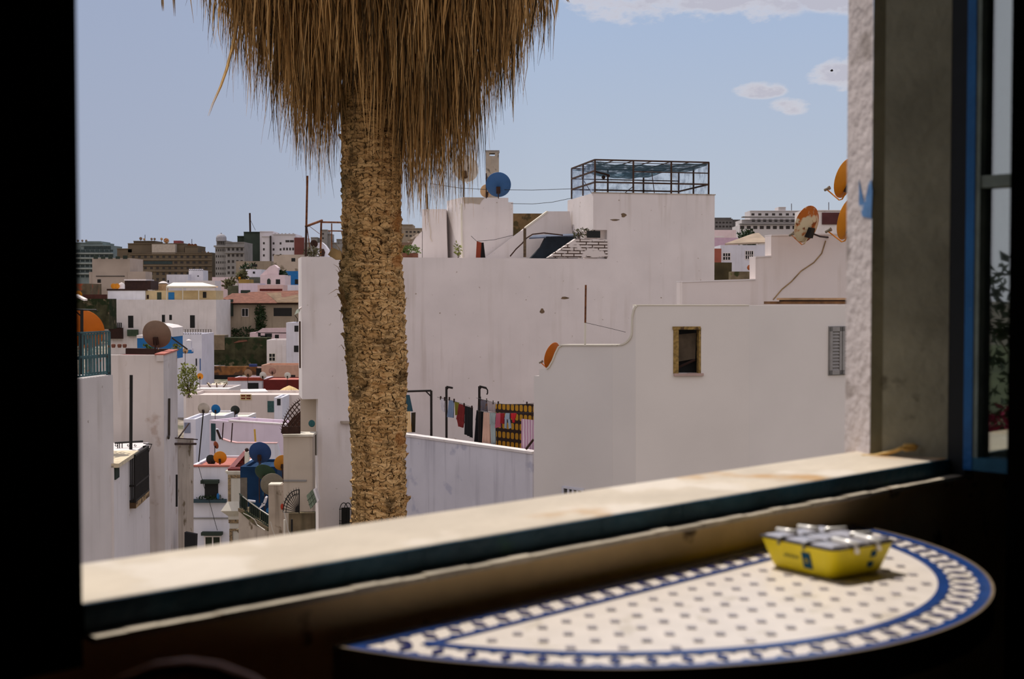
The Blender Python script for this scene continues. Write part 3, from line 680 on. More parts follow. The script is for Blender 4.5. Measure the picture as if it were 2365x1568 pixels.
# a few single long strands at the fringe
for (pts_) in ([(560, -60), (548, 40), (535, 110), (522, 160), (508, 200), (490, 240), (480, 268)], [(395, -60), (400, 0), (402, 38)], [(372, -60), (374, 10), (375, 26)], [(1290, -40), (1284, 20), (1279, 60)], [(1305, -40), (1309, 0), (1313, 6)]):
    for q_ in range(2): ribbon(skb, [P(x + q_ * 3, y, PY - .1 + q_ * .06) for x, y in pts_], .012 if pts_[0][0] == 560 else .007, Vector((1, 0, 0)))
skb.build('dead_frond_skirt', sk, palm, fix=False, kind='stuff')
# living crown, above the picture
greenf = M('green_palm_frond', (84, 104, 46), var=.25, scale=2, rough=.6, bump=0)
top = Vector((axis, PY, P(0, -330, PY).z))
def fan(phi, elev, L_):
    b = MB(); d = Vector((math.cos(phi) * math.cos(elev), math.sin(phi) * math.cos(elev), math.sin(elev))); s = Vector((-math.sin(phi), math.cos(phi), 0)); u = s.cross(d) * -1
    c_ = top + d * L_; b.tube([top + Vector((0, 0, R(0, .5))), top + d * L_ * .5 + Vector((0, 0, .15)), c_], .02, 5)
    for k in range(26):
        a = (k / 25 - .5) * 4.2; dd = (d * math.cos(a) + s * math.sin(a)); e2 = c_ + dd * .85 + Vector((0, 0, -.25 * abs(math.sin(a)) - .12)); w = dd.cross(Vector((0, 0, 1))).normalized() * .03
        m_ = c_ + dd * .5 + Vector((0, 0, .02)); b.add([c_, m_ - w, m_ + w, e2], [(0, 1, 2), (1, 3, 2)])
    return b
for i in range(26):
    ph = i * 2.4; fan(ph, .15 + .9 * (i % 7) / 7, R(1.0, 1.5)).build('frond', greenf, palm, fix=False)
# ================================================================== helpers for houses and their furniture
def prect(b, w, x0, y0, x1, y1, o0, o1, m=0):
    u0, u1, z0, z1 = w.rect(x0, y0, x1, y1); return b.pbox(w, u0, u1, z0, z1, o0, o1, m)
def root(name, label, cat, w, x0, x1, zb=None, group=None):
    a, c = w.uz(x0, 700)[0], w.uz(x1, 700)[0]; p = w.pt((a + c) / 2, 0, -.5); p.z = gz(p.y) if zb is None else zb
    return E(name, label, cat, p, group)
def win(r, w, x0, y0, x1, y1, frame=white, pane=glassd, fw=.06, bars=(1, 0), name='window', deep=.05):
    u0, u1, z0, z1 = w.rect(x0, y0, x1, y1); b = MB()
    for a in ((u0 - fw, u0, z0 - fw, z1 + fw), (u1, u1 + fw, z0 - fw, z1 + fw), (u0, u1, z0 - fw, z0), (u0, u1, z1, z1 + fw)): b.pbox(w, *a, -.02, deep)
    k = min(fw, .05) * .6
    for i in range(bars[0]): c = u0 + (u1 - u0) * (i + 1) / (bars[0] + 1); b.pbox(w, c - k, c + k, z0, z1, 0, deep * .7)
    for i in range(bars[1]): c = z0 + (z1 - z0) * (i + 1) / (bars[1] + 1); b.pbox(w, u0, u1, c - k, c + k, 0, deep * .7)
    f = b.build(name, frame, r); MB().pbox(w, u0, u1, z0, z1, -.02, .012).build('pane', pane, f); return f
def hole(r, w, x0, y0, x1, y1, m=dark, name='window'):
    b = MB(); prect(b, w, x0, y0, x1, y1, -.05, .025); return b.build(name, m, r)
def block(b, w, x0, y0, x1, zb, depth, ph=.35, th=.18, m=0):
    """box-shaped building body with a sunk flat roof behind a parapet; returns z of the parapet"""
    u0, u1, _, z1 = w.rect(x0, y0, x1, y0 + 40)
    b.pbox(w, u0, u1, zb, z1 - ph, -depth, 0, m)
    if ph > 0:
        for a in ((u0, u1, -th, 0), (u0, u1, -depth, -depth + th)): b.pbox(w, a[0], a[1], z1 - ph, z1, a[2], a[3], m)
        b.pbox(w, u0, u0 + th, z1 - ph, z1, -depth + th, -th, m); b.pbox(w, u1 - th, u1, z1 - ph, z1, -depth + th, -th, m)
    return u0, u1, z1
def house(name, label, Y, x0, y0, x1, depth, m, roof=None, ph=.35, holes=(), wins=(), frame=white, yaw=0, group=None, cat='house', ybot=None, hm=dark):
    w = W(x0, Y, x1, Y + yaw) if yaw else W(x0, Y)
    zb = gz(Y) - .3 if ybot is None else w.uz(x0, ybot)[1]
    r = root(name, label, cat, w, x0, x1, zb, group); b = MB(); u0, u1, z1 = block(b, w, x0, y0, x1, zb, depth, ph); b.build('wall', m, r)
    if roof: MB().pbox(w, u0 + .18, u1 - .18, z1 - ph - .02, z1 - ph + .03, -depth + .18, -.18).build('roof', roof, r)
    for h in holes: hole(r, w, *h[:4], m=h[4] if len(h) > 4 else hm)
    for h in wins: win(r, w, *h[:4], frame=frame, pane=h[4] if len(h) > 4 else glassd, bars=h[5] if len(h) > 5 else (1, 0))
    return r, w, (u0, u1, z1)
def dish(label, px, py, Y, rpx, m, aim=(-.25, .9, .35), group=None, pole=None, wall=None, detail=True, ell=1.0, name='satellite_dish', arm=True, roll=0, mast=None):
    """offset satellite dish; aim is where it looks. pole: length of its mast down to a roof; wall: point it is bracketed to"""
    c = P(px, py, Y); rad = rpx * Y / F; a = Vector(aim).normalized(); s = a.cross(Vector((0, 0, 1))).normalized(); u = s.cross(a).normalized()
    if u.z < 0: u = -u
    r = E(name, label, 'satellite dish', c - Vector((0, 0, rad)), group)
    b = MB(); dp = rad * .28; th = max(.012, rad * .03); pr = [(rad * math.sin(k / 7 * math.pi / 2), -dp * math.cos(k / 7 * math.pi / 2)) for k in range(8)]
    pr = [(max(x, 1e-4), -dp * (1 - (x / rad) ** 2)) for x, _ in pr]; pr2 = [(x, h + th) for x, h in pr[::-1]]
    seg = 32 if rpx > 12 else 14
    b.lathe(c + a * dp * .4, [(pr[0][0], pr[0][1])] + pr[1:] + [(rad * 1.02, th * .5)] + pr2, seg, axis=a, u=s); b.build('reflector', m, r, smooth=rpx > 12)
    if mast is not None:
        q_ = P(px, mast, Y + rad); MB().rod(q_, Vector((q_.x, q_.y, c.z)), .09, 5).build('pole', rustdark, r)
    if detail:
        k = c - a * dp * .62 - u * rad * .38
        b = MB(); kk = rad * .16
        b.hexa([k + s * sx_ * kk + u * sy_ * kk * 1.7 + a * sz_ for sz_ in (-rad * .2, rad * .1) for sx_, sy_ in ((-1, -1), (1, -1), (1, 1), (-1, 1))]); b.build('mount', rustdark if m is not rustydish else iron, r)
        if arm:
            e0 = c - u * rad * .96 - a * 0; e1 = e0 - u * rad * .16 + a * rad * .1; e2 = c + a * rad * .95 - u * rad * .78
            b = MB(); b.tube([k - u * rad * .2, e0 - u * rad * .08 - a * .02, e1, e2], rad * .028 + .004, 6); b.build('feed_arm', m if rpx > 30 else rustdark, r)
            b = MB(); d_ = (c - e2).normalized(); b.rod(e2 - d_ * rad * .12, e2 + d_ * rad * .16, rad * .07, 8); b.rod(e2 + d_ * rad * .12, e2 + d_ * rad * .2, rad * .1, 10); b.build('receiver_horn', greydish, r)
        if pole is not None:
            b = MB(); p0 = k - a * rad * .2; p1 = Vector((p0.x, p0.y, pole)); b.rod(p0 + Vector((0, 0, rad * .12)), p1, max(.02, rad * .05), 8); b.build('pole', rustdark, r)
        if wall is not None:
            b = MB(); p0 = k - a * rad * .15; q_ = Vector(wall); b.tube([p0, (p0 + q_) / 2 - Vector((0, 0, .03)), q_], max(.02, rad * .05), 8); b.build('wall_bracket', rustdark, r)
    return r
def leafy_clump(r, c, sx_, sy_, sz_, n_, size, m, name='foliage', stems=6, sm=None):
    b = MB(); c = Vector(c)
    for i in range(n_):
        d = Vector((R(-1, 1), R(-1, 1), R(-1, 1)))
        if d.length > 1: d.normalize(); d *= R(.5, 1)
        p = c + Vector((d.x * sx_, d.y * sy_, d.z * sz_)); a = Vector((R(-1, 1), R(-1, 1), R(-.6, 1))).normalized(); s = a.orthogonal().normalized(); k = size * R(.6, 1.3); nn_ = a.cross(s) * k * .12
        b.add([p, p + a * k * .5 + s * k * .22 + nn_, p + a * k, p + a * k * .5 - s * k * .22 + nn_], [(0, 1, 2), (0, 2, 3)])
    b.build(name, m, r, fix=False)
    if stems:
        b = MB()
        for i in range(stems): b.tube([c + Vector((R(-.2, .2) * sx_, R(-.2, .2) * sy_, -sz_)), c + Vector((R(-.7, .7) * sx_, R(-.7, .7) * sy_, R(-.2, .8) * sz_))], size * .06, 4)
        b.build('stem', sm or stemb, r)
def plant(label, px, py, Y, wpx, hpx, n_=120, size=None, m=leafg, name='potted_shrub', cat='plant', group=None, pot=None, stems=6):
    c = P(px, py, Y); k = Y / F; r = E(name, label, cat, c - Vector((0, 0, hpx / 2 * k)), group)
    leafy_clump(r, c, wpx / 2 * k, wpx / 2 * k * .8, hpx / 2 * k, n_, size or hpx * k * .16, m, stems=stems)
    if not stems: MB().rod(Vector((c.x, c.y, gz(c.y))), c, max(.1, wpx * k * .03), 6).build('trunk', stemb, r)
    if pot:
        x0, y0, x1, y1 = pot; w = W(x0, Y); b = MB(); u0, u1, z0, z1 = w.rect(x0, y0, x1, y1); b.pbox(w, u0, u1, z0, z1, -.18, .12); b.build('planter', terra if pot else dark, r)
    return r
def pole(label, x0, y0, x1, y1, Y, rad, m=rustdark, name='pole', cat='pole', Y1=None, extra=(), group=None, m2=None, split=None):
    a, c = P(x0, y0, Y), P(x1, y1, Y1 or Y); r = E(name, label, cat, c if c.z < a.z else a, group)
    if split:
        k = a + (c - a) * split; MB().rod(a, k, rad, 8).build('upper_shaft', m, r); MB().rod(k, c, rad * 1.05, 8).build('lower_shaft', m2, r)
    else: MB().rod(a, c, rad, 8).build('shaft', m, r)
    for nm, pts, rr in extra: MB().tube([P(x, y, Y) for x, y in pts], rr, 6).build(nm, m, r)
    return r
def wire_(label, pts, Y, rad=.006, m=iron, name='cable', cat='cable', sag=0, group=None):
    v = [P(p[0], p[1], p[2] if len(p) > 2 else Y) for p in pts]
    o = MB().tube(v, rad, 5).build(name, m); return tag(o, label, cat, group)
def railing(r, w, x0, x1, yt, yb, n_, m, ym=None, rad=.012, name='railing', off=0, x_mid=None):
    u0, u1, z0, z1 = w.rect(x0, yt, x1, yb); b = MB()
    b.pbox(w, u0, u1, z1 - .03, z1, off - .02, off + .02); b.pbox(w, u0, u1, z0, z0 + .03, off - .02, off + .02)
    if ym is not None: zz_ = w.uz(x0, ym)[1]; b.pbox(w, u0, u1, zz_ - .02, zz_ + .02, off - .015, off + .015)
    for i in range(n_ + 1):
        u = u0 + (u1 - u0) * i / n_; b.pbox(w, u - rad, u + rad, z0, z1, off - rad, off + rad)
    return b.build(name, m, r)
# ================================================================== the big white house with the roof cage
wB = W(1370, 44, 1648, 44.92)
gB = gz(43)
rB = root('white_house', 'big plain white house behind the palm with a stepped tower', 'house', wB, 697, 1648, gB)
b = MB()
zt1 = wB.uz(1000, 595)[1]; zov = wB.uz(700, 922)[1]
uL, uLo, uR = wB.uz(697, 760)[0], wB.uz(735, 1050)[0], wB.uz(1650, 600)[0]
ztw = wB.uz(1500, 448)[1]; uT0, uT1 = wB.uz(1370, 500)[0], wB.uz(1402, 560)[0]; zsh = wB.uz(1385, 531)[1]
b.pbox(wB, uL, uR, zov, zt1, -2.0, 0); b.pbox(wB, uLo, uR, gB, zov, -2.0, 0); b.pbox(wB, uLo + 3, uR, gB, zt1, -8, -2.0)
zpi = zt1 - .001
b.pbox(wB, uT1, uR, zt1, ztw, -3.4, 0); b.pbox(wB, uT0, uT1, zsh, ztw, -3.4, 0); b.pbox(wB, uT0 + .02, uT1, zt1, zsh, -3.4, -1.2)
b.build('wall', white, rB)
b = MB()
for (o0, o1, a, c) in ((-.14, .02, uT0 - .02, uR + .03),): b.pbox(wB, a, c, ztw, ztw + .03, o0, o1)
b.build('tower_coping', grimy, rB)
brick = bpy.data.materials.new('whitewashed_brick'); brick.use_nodes = True; t = brick.node_tree; n, l = t.nodes, t.links
tcn = n.new('ShaderNodeTexCoord'); mp_ = n.new('ShaderNodeMapping'); mp_.inputs['Rotation'].default_value = (math.pi / 2, 0, 0); l.new(tcn.outputs['Object'], mp_.inputs[0])
bt = n.new('ShaderNodeTexBrick'); bt.inputs['Scale'].default_value = 1; bt.inputs['Brick Width'].default_value = .42; bt.inputs['Row Height'].default_value = .1; bt.inputs['Mortar Size'].default_value = .02; bt.inputs['Mortar Smooth'].default_value = .2
for k_, c_ in (('Color1', (208, 198, 192)), ('Color2', (196, 184, 176)), ('Mortar', (66, 48, 36))): bt.inputs[k_].default_value = srgb(*c_)
l.new(mp_.outputs[0], bt.inputs['Vector']); nz_ = n.new('ShaderNodeTexNoise'); nz_.inputs['Scale'].default_value = 3; l.new(tcn.outputs['Object'], nz_.inputs['Vector'])
mxn = n.new('ShaderNodeMix'); mxn.data_type = 'RGBA'; mr = n.new('ShaderNodeMapRange'); mr.inputs[1].default_value = .5; mr.inputs[2].default_value = .6; l.new(nz_.outputs[0], mr.inputs[0]); l.new(mr.outputs[0], mxn.inputs[0]); l.new(bt.outputs[0], mxn.inputs[6]); mxn.inputs[7].default_value = srgb(206, 196, 190)
l.new(mxn.outputs[2], n['Principled BSDF'].inputs['Base Color']); n['Principled BSDF'].inputs['Roughness'].default_value = .9
MB().ppoly(wB, [(1266, 594.5), (1330, 551), (1402, 553), (1403, 594.5)], -.3, .03).build('exposed_brick', brick, rB)
hole(rB, wB, 1356, 533, 1386, 549, name='roof_recess')
# stains on the facade and a small drain ledge
stain = M('brown_wall_stain', (112, 92, 70), var=.3, scale=6)
for i, (x, y, rx, ry) in enumerate(((1252, 718, 5, 6), (1304, 688, 9, 3), (1440, 497, 6, 5), (1420, 508, 10, 2))):
    MB().ppoly(wB, [(x + rx * math.cos(a) * (1 + .3 * math.sin(3 * a + i)), y + ry * math.sin(a)) for a in [k * math.tau / 12 for k in range(12)]], -.01, .006).build('damp_mark', stain, rB)
MB().ppoly(wB, [(786, 972), (812, 972), (812, 977), (786, 977)], 0, .18).build('drain_spout', grimy, rB)
# recessed lower corner beneath the overhang
wb2 = W(693, 43.0)
b = MB(); prect(b, wb2, 694, 921, 735, 1010, -1.0, 0); b.build('lower_bay', plainbeige, rB)
win(rB, W(728, 42.3), 727, 998, 730, 1050, frame=steel, pane=dark, fw=.02, bars=(0, 0))
# annex block, mossy wall and shutter in the alley
r = root('alley_annex', 'narrow beige block tucked under the corner of the big white house', 'house', W(655, 41.0), 655, 722)
wA = W(655, 41.0, 722, 41.03); b = MB(); prect(b, wA, 655, 1004, 722, 1300, -.75, 0); b.build('wall', plainbeige, r)
b = MB(); prect(b, wA, 653, 1003, 724, 1008, -.8, .05); b.build('coping', cream, r)
b = MB(); b.ppoly(wA, [(655, 1108), (708, 1108), (708, 1112), (655, 1112)], 0, .03); b.build('string_course', greyc, r)
wM = W(667, 39.6, 727, 39.64)
r = root('mossy_garden_wall', 'low wall mottled with yellow moss below the fan shaped grille', 'wall', wM, 667, 727); b = MB(); prect(b, wM, 667, 1185, 727, 1320, -.3, 0); b.build('wall', mossy, r)
wS = W(706, 39.4, 735, 40.6)
sh2 = root('propped_shutter', 'green shutter propped open above the mossy wall', 'shutter', wS, 706, 735, wS.uz(715, 1175)[1])
b = MB(); A = [P(708, 1146, 39.4), P(722, 1132, 40.3), P(731, 1160, 40.1), P(717, 1176, 39.2)]; b.prism(A, (0, .05, .03)); b.build('board', M('green_shutter_paint', (112, 122, 100), var=.2, scale=9), sh2)
b = MB()
for k in (.33, .66): b.rod(A[0] + (A[1] - A[0]) * k + Vector((0, -.03, 0)), A[3] + (A[2] - A[3]) * k + Vector((0, -.03, 0)), .012)
for k in (.3, .65): b.rod(A[0] + (A[3] - A[0]) * k + Vector((0, -.03, 0)), A[1] + (A[2] - A[1]) * k + Vector((0, -.03, 0)), .012)
b.build('batten', M('dark_green_batten', (52, 62, 44), var=.2), sh2)
b = MB(); b.prism([P(722, 1132, 40.4), P(728, 1130, 40.4), P(736, 1156, 40.2), P(731, 1162, 40.2)], (0, .4, 0)); b.build('cheek', white, sh2)
# iron grilles
wG = W(650, 40.8, 694, 40.9)
r = root('curved_lattice_screen', 'rusty lattice screen with a curved spiked edge on the annex roof', 'grille', wG, 652, 694, wG.uz(660, 1003)[1])
b = MB(); arc = [(693, 924), (680, 934), (668, 948), (659, 964), (653, 982), (650, 1000)]
b.tube([wG.hit(*p) for p in arc], .02, 6); b.build('curved_edge', rustdark, r)
b = MB()
def in_arc(x, y):
    ax_ = interp(y, [p[1] for p in arc], [p[0] for p in arc]); return ax_ <= x <= 693 and 924 <= y <= 1000
for sg in (-1, 1):
    for k0 in range(-30, 40):
        run = []
        for s_ in range(0, 200):
            x, y = 640 + s_ * .4 , 960 + sg * (s_ * .4 - 30) * 1.25 + k0 * 13
            if in_arc(x, y): run.append((x, y))
        if len(run) > 4: b.rod(wG.hit(*run[0]), wG.hit(*run[-1]), .016, 5)
b.build('lattice', rustdark, r)
for p, p2 in zip(arc, arc[1:]):
    for k in (0, .33, .66): x, y = p[0] + (p2[0] - p[0]) * k, p[1] + (p2[1] - p[1]) * k; MB().rod(wG.hit(x, y), wG.hit(x - 5, y - 5), .012, 4, .003).build('spike', rustdark, r)
b = MB(); prect(b, wG, 651, 985, 694, 1002, -.03, .03); b.build('plinth_rail', rustdark, r)
tag(MB().ppoly(W(664, 41.6), [(664, 980), (680, 962), (693, 950), (693, 1001), (664, 1001)], -.1, 0).build('rusty_sheet', M('dark_rust_sheet', (58, 34, 24), var=.25, scale=4)), 'dark rusty sheet leaning behind the curved lattice screen', 'sheet')
wG2 = W(655, 39.3, 692, 39.34)
r = root('fan_grille', 'black iron fan shaped grille with scrolls above the mossy wall', 'grille', wG2, 655, 692, wG2.uz(670, 1184)[1])
hub = (690, 1183); b = MB(); arc = [(690 - 36 * math.cos(a), 1183 - 52 * math.sin(a)) for a in [i * math.pi / 2 / 10 for i in range(11)]]
b.tube([wG2.hit(*p) for p in arc], .016, 6); b.tube([wG2.hit(690 + (p[0] - 690) * .82, 1183 + (p[1] - 1183) * .82) for p in arc], .012, 6); b.build('arched_rail', iron, r)
b = MB()
for p in arc[::1]: b.rod(wG2.hit(*hub), wG2.hit(*p), .012)
b.rod(wG2.hit(691, 1130), wG2.hit(691, 1185), .018); b.build('bar', iron, r)
for p in arc[1::1]: dx_, dy_ = p[0] - 690, p[1] - 1183; MB().rod(wG2.hit(*p), wG2.hit(690 + dx_ * 1.12, 1183 + dy_ * 1.12), .012, 4, .003).build('spike', iron, r)
b = MB()
for cx_, cy_ in ((662, 1152), (668, 1146), (676, 1141), (684, 1142)): b.tube([wG2.hit(cx_ + 3.4 * math.cos(a) * (1 - a / 9), cy_ + 3.4 * math.sin(a) * (1 - a / 9)) for a in [i * .6 for i in range(11)]], .008, 5)
b.build('scroll', iron, r)
wWg = W.frm(wB.A + wB.n * .25, wB.u)
r = root('window_grille', 'black arched bow grille over a window low on the white wall beside the trunk', 'grille', wWg, 783, 810, wWg.uz(795, 1240)[1])
b = MB()
for a0, a1 in ((785, 803), (795, 812)):
    m_ = (a0 + a1) / 2; b.tube([wWg.hit(a0, 1240), wWg.hit(a0, 1185)] + [wWg.hit(m_ - (a1 - a0) / 2 * math.cos(k), 1178 - 17 * math.sin(k)) for k in [i * math.pi / 8 for i in range(9)]] + [wWg.hit(a1, 1185), wWg.hit(a1, 1240)], .014, 6)
for x in (789, 793, 798, 803): b.rod(wWg.hit(x, 1172), wWg.hit(x, 1240), .012)
for y in (1176, 1203, 1208): b.rod(wWg.hit(783, y), wWg.hit(812, y), .012)
b.build('bars', iron, r)
hole(rB, wB, 789, 1172, 808, 1245)
# wall lamp, floodlight, teal box on the wall
r = E('floodlight', 'small floodlight on a bracket at the upper corner of the big white house', 'lamp', P(688, 722, 42))
b = MB(); b.prism([P(680, 727, 41.7), P(684, 717, 41.9), P(694, 712, 42.1), P(690, 722, 41.9)], (0, .12, .02)); b.build('lamp_head', M('lamp_glass', (150, 156, 140), rough=.3, var=.1), r)
MB().rod(P(690, 714, 42.0), P(697, 709, 42.2), .03).build('bracket', white, r)
MB().tube([P(681, 728, 41.8), P(687, 736, 41.9), P(686, 745, 41.9)], .012, 5).build('cord', iron, r)
tag(MB().lathe(P(720, 978, 42.2), [(.001, -.02), (.1, -.02), (.12, 0), (.1, .03), (.001, .035)], 12, axis=(-.3, -1, 0)).build('meter_cover', M('teal_enamel', (52, 96, 96), var=.2, scale=6)), 'small round teal cover fixed to the wall above the annex', 'cover')
# drain pipe on the left side of the big house
tag(MB().tube([P(692.5, 742, 41.85), P(693, 850, 41.85)], .03, 6).build('drain_pipe', M('brown_pipe', (70, 50, 38))), 'thin brown drain pipe on the corner of the big white house', 'pipe')

# roof of the big white house -----------------------------------------------------------------
def cagept(px, py, back=0): return wB.hit(px, py) - wB.n * back
cg = root('roof_cage', 'rusty iron cage hung with torn blue netting on top of the white tower', 'cage', wB, 1318, 1640, ztw)
cm = M('cage_iron', (70, 50, 38), var=.25, scale=6, rough=.8)
u0c, u1c = wB.uz(1375, 400)[0], wB.uz(1638, 400)[0]; zA, zB_ = ztw + .03, wB.uz(1375, 369)[1]; zBr = wB.uz(1637, 377)[1]; zB_ = (zB_ + zBr) / 2 + .02
mid1, mid2 = ztw + .33 * (zB_ - ztw), ztw + .67 * (zB_ - ztw)
DB = 3.1
b = MB(); pr_ = .025
for k in range(4):
    u = u0c + (u1c - u0c) * k / 3
    for o in (-.05, -DB): b.pbox(wB, u - pr_, u + pr_, zA, zB_, o - pr_, o + pr_)
for u in (u0c, u1c): b.pbox(wB, u - pr_, u + pr_, zA, zB_, -DB / 2 - pr_, -DB / 2 + pr_)
b.build('post', cm, cg)
b = MB()
for z in (zB_, mid1):
    for o in (-.05, -DB): b.pbox(wB, u0c, u1c, z - pr_, z + pr_, o - pr_, o + pr_)
    for u in (u0c, u1c): b.pbox(wB, u - pr_, u + pr_, z - pr_, z + pr_, -DB, -.05)
for o in (-.05, -DB): b.pbox(wB, u0c + (u1c - u0c) / 3 * (0 if o < -1 else 1), u1c, mid2 - pr_ * .7, mid2 + pr_ * .7, o - pr_ * .7, o + pr_ * .7)
b.pbox(wB, u0c - pr_, u0c + pr_, mid2 - pr_, mid2 + pr_, -DB, -.05); b.build('rail', cm, cg)
b = MB()
for k in range(1, 6): u = u0c + (u1c - u0c) * k / 6; b.pbox(wB, u - .014, u + .014, zB_ - .014, zB_ + .014, -DB, -.05)
for k in range(1, 4): o = -.05 - (DB - .05) * k / 4; b.pbox(wB, u0c, u1c, zB_ - .012, zB_ + .012, o - .012, o + .012)
b.build('roof_bar', cm, cg)
b = MB(); b.rod(wB.pt(u0c + .9, zA, -DB), wB.pt(u0c + .3, zB_ - .2, -DB), .014); b.rod(wB.pt(u0c + 1.35, zA, -1.5), wB.pt(u0c + 1.8, mid1, -1.5), .014); b.rod(wB.pt(u0c + 2.3, zA, -.6), wB.pt(u0c + 2.2, zB_ - .35, -.6), .014); b.build('stray_bar', cm, cg)
net = bpy.data.materials.new('torn_blue_netting'); net.use_nodes = True; t = net.node_tree; n, l = t.nodes, t.links; bs = n['Principled BSDF']; bs.inputs['Base Color'].default_value = srgb(52, 92, 112); bs.inputs['Roughness'].default_value = .8
tcn = n.new('ShaderNodeTexCoord'); nz_ = n.new('ShaderNodeTexNoise'); nz_.inputs['Scale'].default_value = 2.6; nz_.inputs['Detail'].default_value = 9; nz_.inputs['Roughness'].default_value = .7; l.new(tcn.outputs['Object'], nz_.inputs['Vector'])
mr = n.new('ShaderNodeMapRange'); mr.inputs[1].default_value = .36; mr.inputs[2].default_value = .5; mr.inputs[3].default_value = .4; mr.inputs[4].default_value = .95; l.new(nz_.outputs[0], mr.inputs[0]); l.new(mr.outputs[0], bs.inputs['Alpha'])
netw = net.copy(); netw.name = 'thin_pale_netting'; netw.node_tree.nodes['Principled BSDF'].inputs['Base Color'].default_value = srgb(150, 168, 196)
for x in netw.node_tree.nodes:
    if x.type == 'MAP_RANGE': x.inputs[1].default_value = .44; x.inputs[2].default_value = .66; x.inputs[3].default_value = .12; x.inputs[4].default_value = .7
def sheet(b, f, nu, nv):
    base = len(b.v)
    for j in range(nv + 1):
        for i in range(nu + 1): b.v.append(f(i / nu, j / nv))
    for j in range(nv):
        for i in range(nu): a = base + j * (nu + 1) + i; b.f.append([a, a + 1, a + nu + 2, a + nu + 1]); b.m.append(0)
    return b
b = MB(); sheet(b, lambda s, t_: wB.pt(u0c + (u1c - u0c) * s, zB_ - .03 - (.34 * math.sin(math.pi * min(1, s * 1.25)) + .1) * (.25 + .75 * math.sin(math.pi * t_)) + .07 * noise.noise(Vector((s * 9, t_ * 5, 0))), -.1 - (DB - .15) * t_), 40, 14); b.build('roof_netting', net, cg, fix=False)
b = MB()
sheet(b, lambda s, t_: wB.pt(u0c + (u1c - u0c) * s, zA + (zB_ - zA) * t_, -DB + .08 * noise.noise(Vector((s * 14, t_ * 2, 1)))), 40, 8)
sheet(b, lambda s, t_: wB.pt(u1c + .04 * noise.noise(Vector((s * 6, t_ * 2, 1))), zA + (zB_ - zA) * t_, -DB + (DB - .1) * s), 14, 8)
sheet(b, lambda s, t_: wB.pt(u0c + .04 * noise.noise(Vector((s * 6, t_ * 2, 4))), zA + (zB_ - zA) * t_, -DB + (DB - .1) * s), 14, 8)
b.build('side_netting', netw, cg, fix=False)
r = E('camera_bracket', 'small rusty fitting with two round lamps inside the cage roof', 'fitting', wB.pt(u0c + .3, mid2, -.9))
b = MB(); b.rod(wB.pt(u0c + .1, zB_ - .28, -.9), wB.pt(u0c + .75, zB_ - .42, -.9), .03); b.ball(wB.pt(u0c + .55, zB_ - .5, -.9), .07); b.ball(wB.pt(u0c + .72, zB_ - .44, -.9), .06); b.build('lamps', rustdark, r)
# roof rooms
wR1 = W(975, 47.2, 1030, 47.2)
r = root('roof_room', 'low white roof room with a short mast and a dangling cord', 'roof room', wR1, 975, 1032, zt1 - .4)
b = MB(); b.ppoly(wR1, [(975, 604), (975, 483), (1030, 483), (1034, 604)], -2, 0); b.ppoly(wR1, [(930, 600), (962, 545), (976, 533), (976, 600)], -.3, 0); b.build('wall', white, r)
b = MB(); b.ppoly(wR1, [(940, 556), (964, 539), (967, 542), (943, 560)], -.3, .03); b.build('coping', grimy, r)
MB().rod(wR1.hit(986, 448, -.5), wR1.hit(987, 484, -.5), .035).build('mast', rustdark, r)
MB().tube([wR1.hit(x, y, .04) for x, y in ((989, 480), (991, 500), (992, 520), (995, 535), (994, 548), (998, 558))], .012, 5).build('cord', M('pale_cord', (200, 186, 168)), r)
wR2 = W(1068, 46.2, 1178, 46.5)
r = root('stair_tower', 'tall white stair room on the roof beneath the round blue dish', 'roof room', wR2, 1030, 1185, zt1)
zz2 = wR2.uz(1120, 456)[1]; zz3 = wR2.uz(1180, 467)[1]; ua, ub_ = wR2.uz(1069, 520)[0], wR2.uz(1174, 520)[0]; uc = wR2.uz(1185, 520)[0]
b = MB(); b.pbox(wR2, ua, ub_, zt1, zz2, -2.4, 0); b.pbox(wR2, ub_, uc, zt1, zz3, -2.4, 0)
b.prism([wR2.pt(ua, zt1, 0), wR2.pt(ua, zz2, 0), Vector((P(1032, 464, 48).x, 48, zz2)), Vector((P(1032, 464, 48).x, 48, zt1))], (.3, .1, 0)); b.build('wall', white, r)
b = MB(); b.ppoly(wR2, [(1068, 456), (1120, 456), (1112, 464), (1108, 472), (1090, 469), (1072, 470)], -.02, .012); b.build('worn_patch', grimy, r)
MB().tube([wR2.hit(x, y, .05) for x, y in ((1066, 470), (1066, 530), (1068, 595))], .04, 6).build('drain_pipe', cream, r)
# chimney with a slot
wCh = W(1122, 48.2)
r = root('slotted_chimney', 'square grey chimney with a slot through its top behind the blue dish', 'chimney', wCh, 1122, 1152, zt1)
b = MB(); u0, u1, z0, z1 = wCh.rect(1122, 350, 1152, 460); us0, us1, zs0, zs1 = wCh.rect(1130, 353.5, 1143, 360); z0 = zt1
b.pbox(wCh, u0, u1, z0, zs0, -.5, 0); b.pbox(wCh, u0, us0, zs0, zs1, -.5, 0); b.pbox(wCh, us1, u1, zs0, zs1, -.5, 0); b.pbox(wCh, u0, u1, zs1, z1, -.5, 0); b.build('stack', M('weathered_chimney', (158, 146, 130), var=.15, scale=2, patch=((88, 78, 66), .58, 3)), r)
b = MB(); b.pbox(wCh, u0 - .02, u1 + .02, z1, z1 + .05, -.52, .02); b.build('cap', greyc, r)
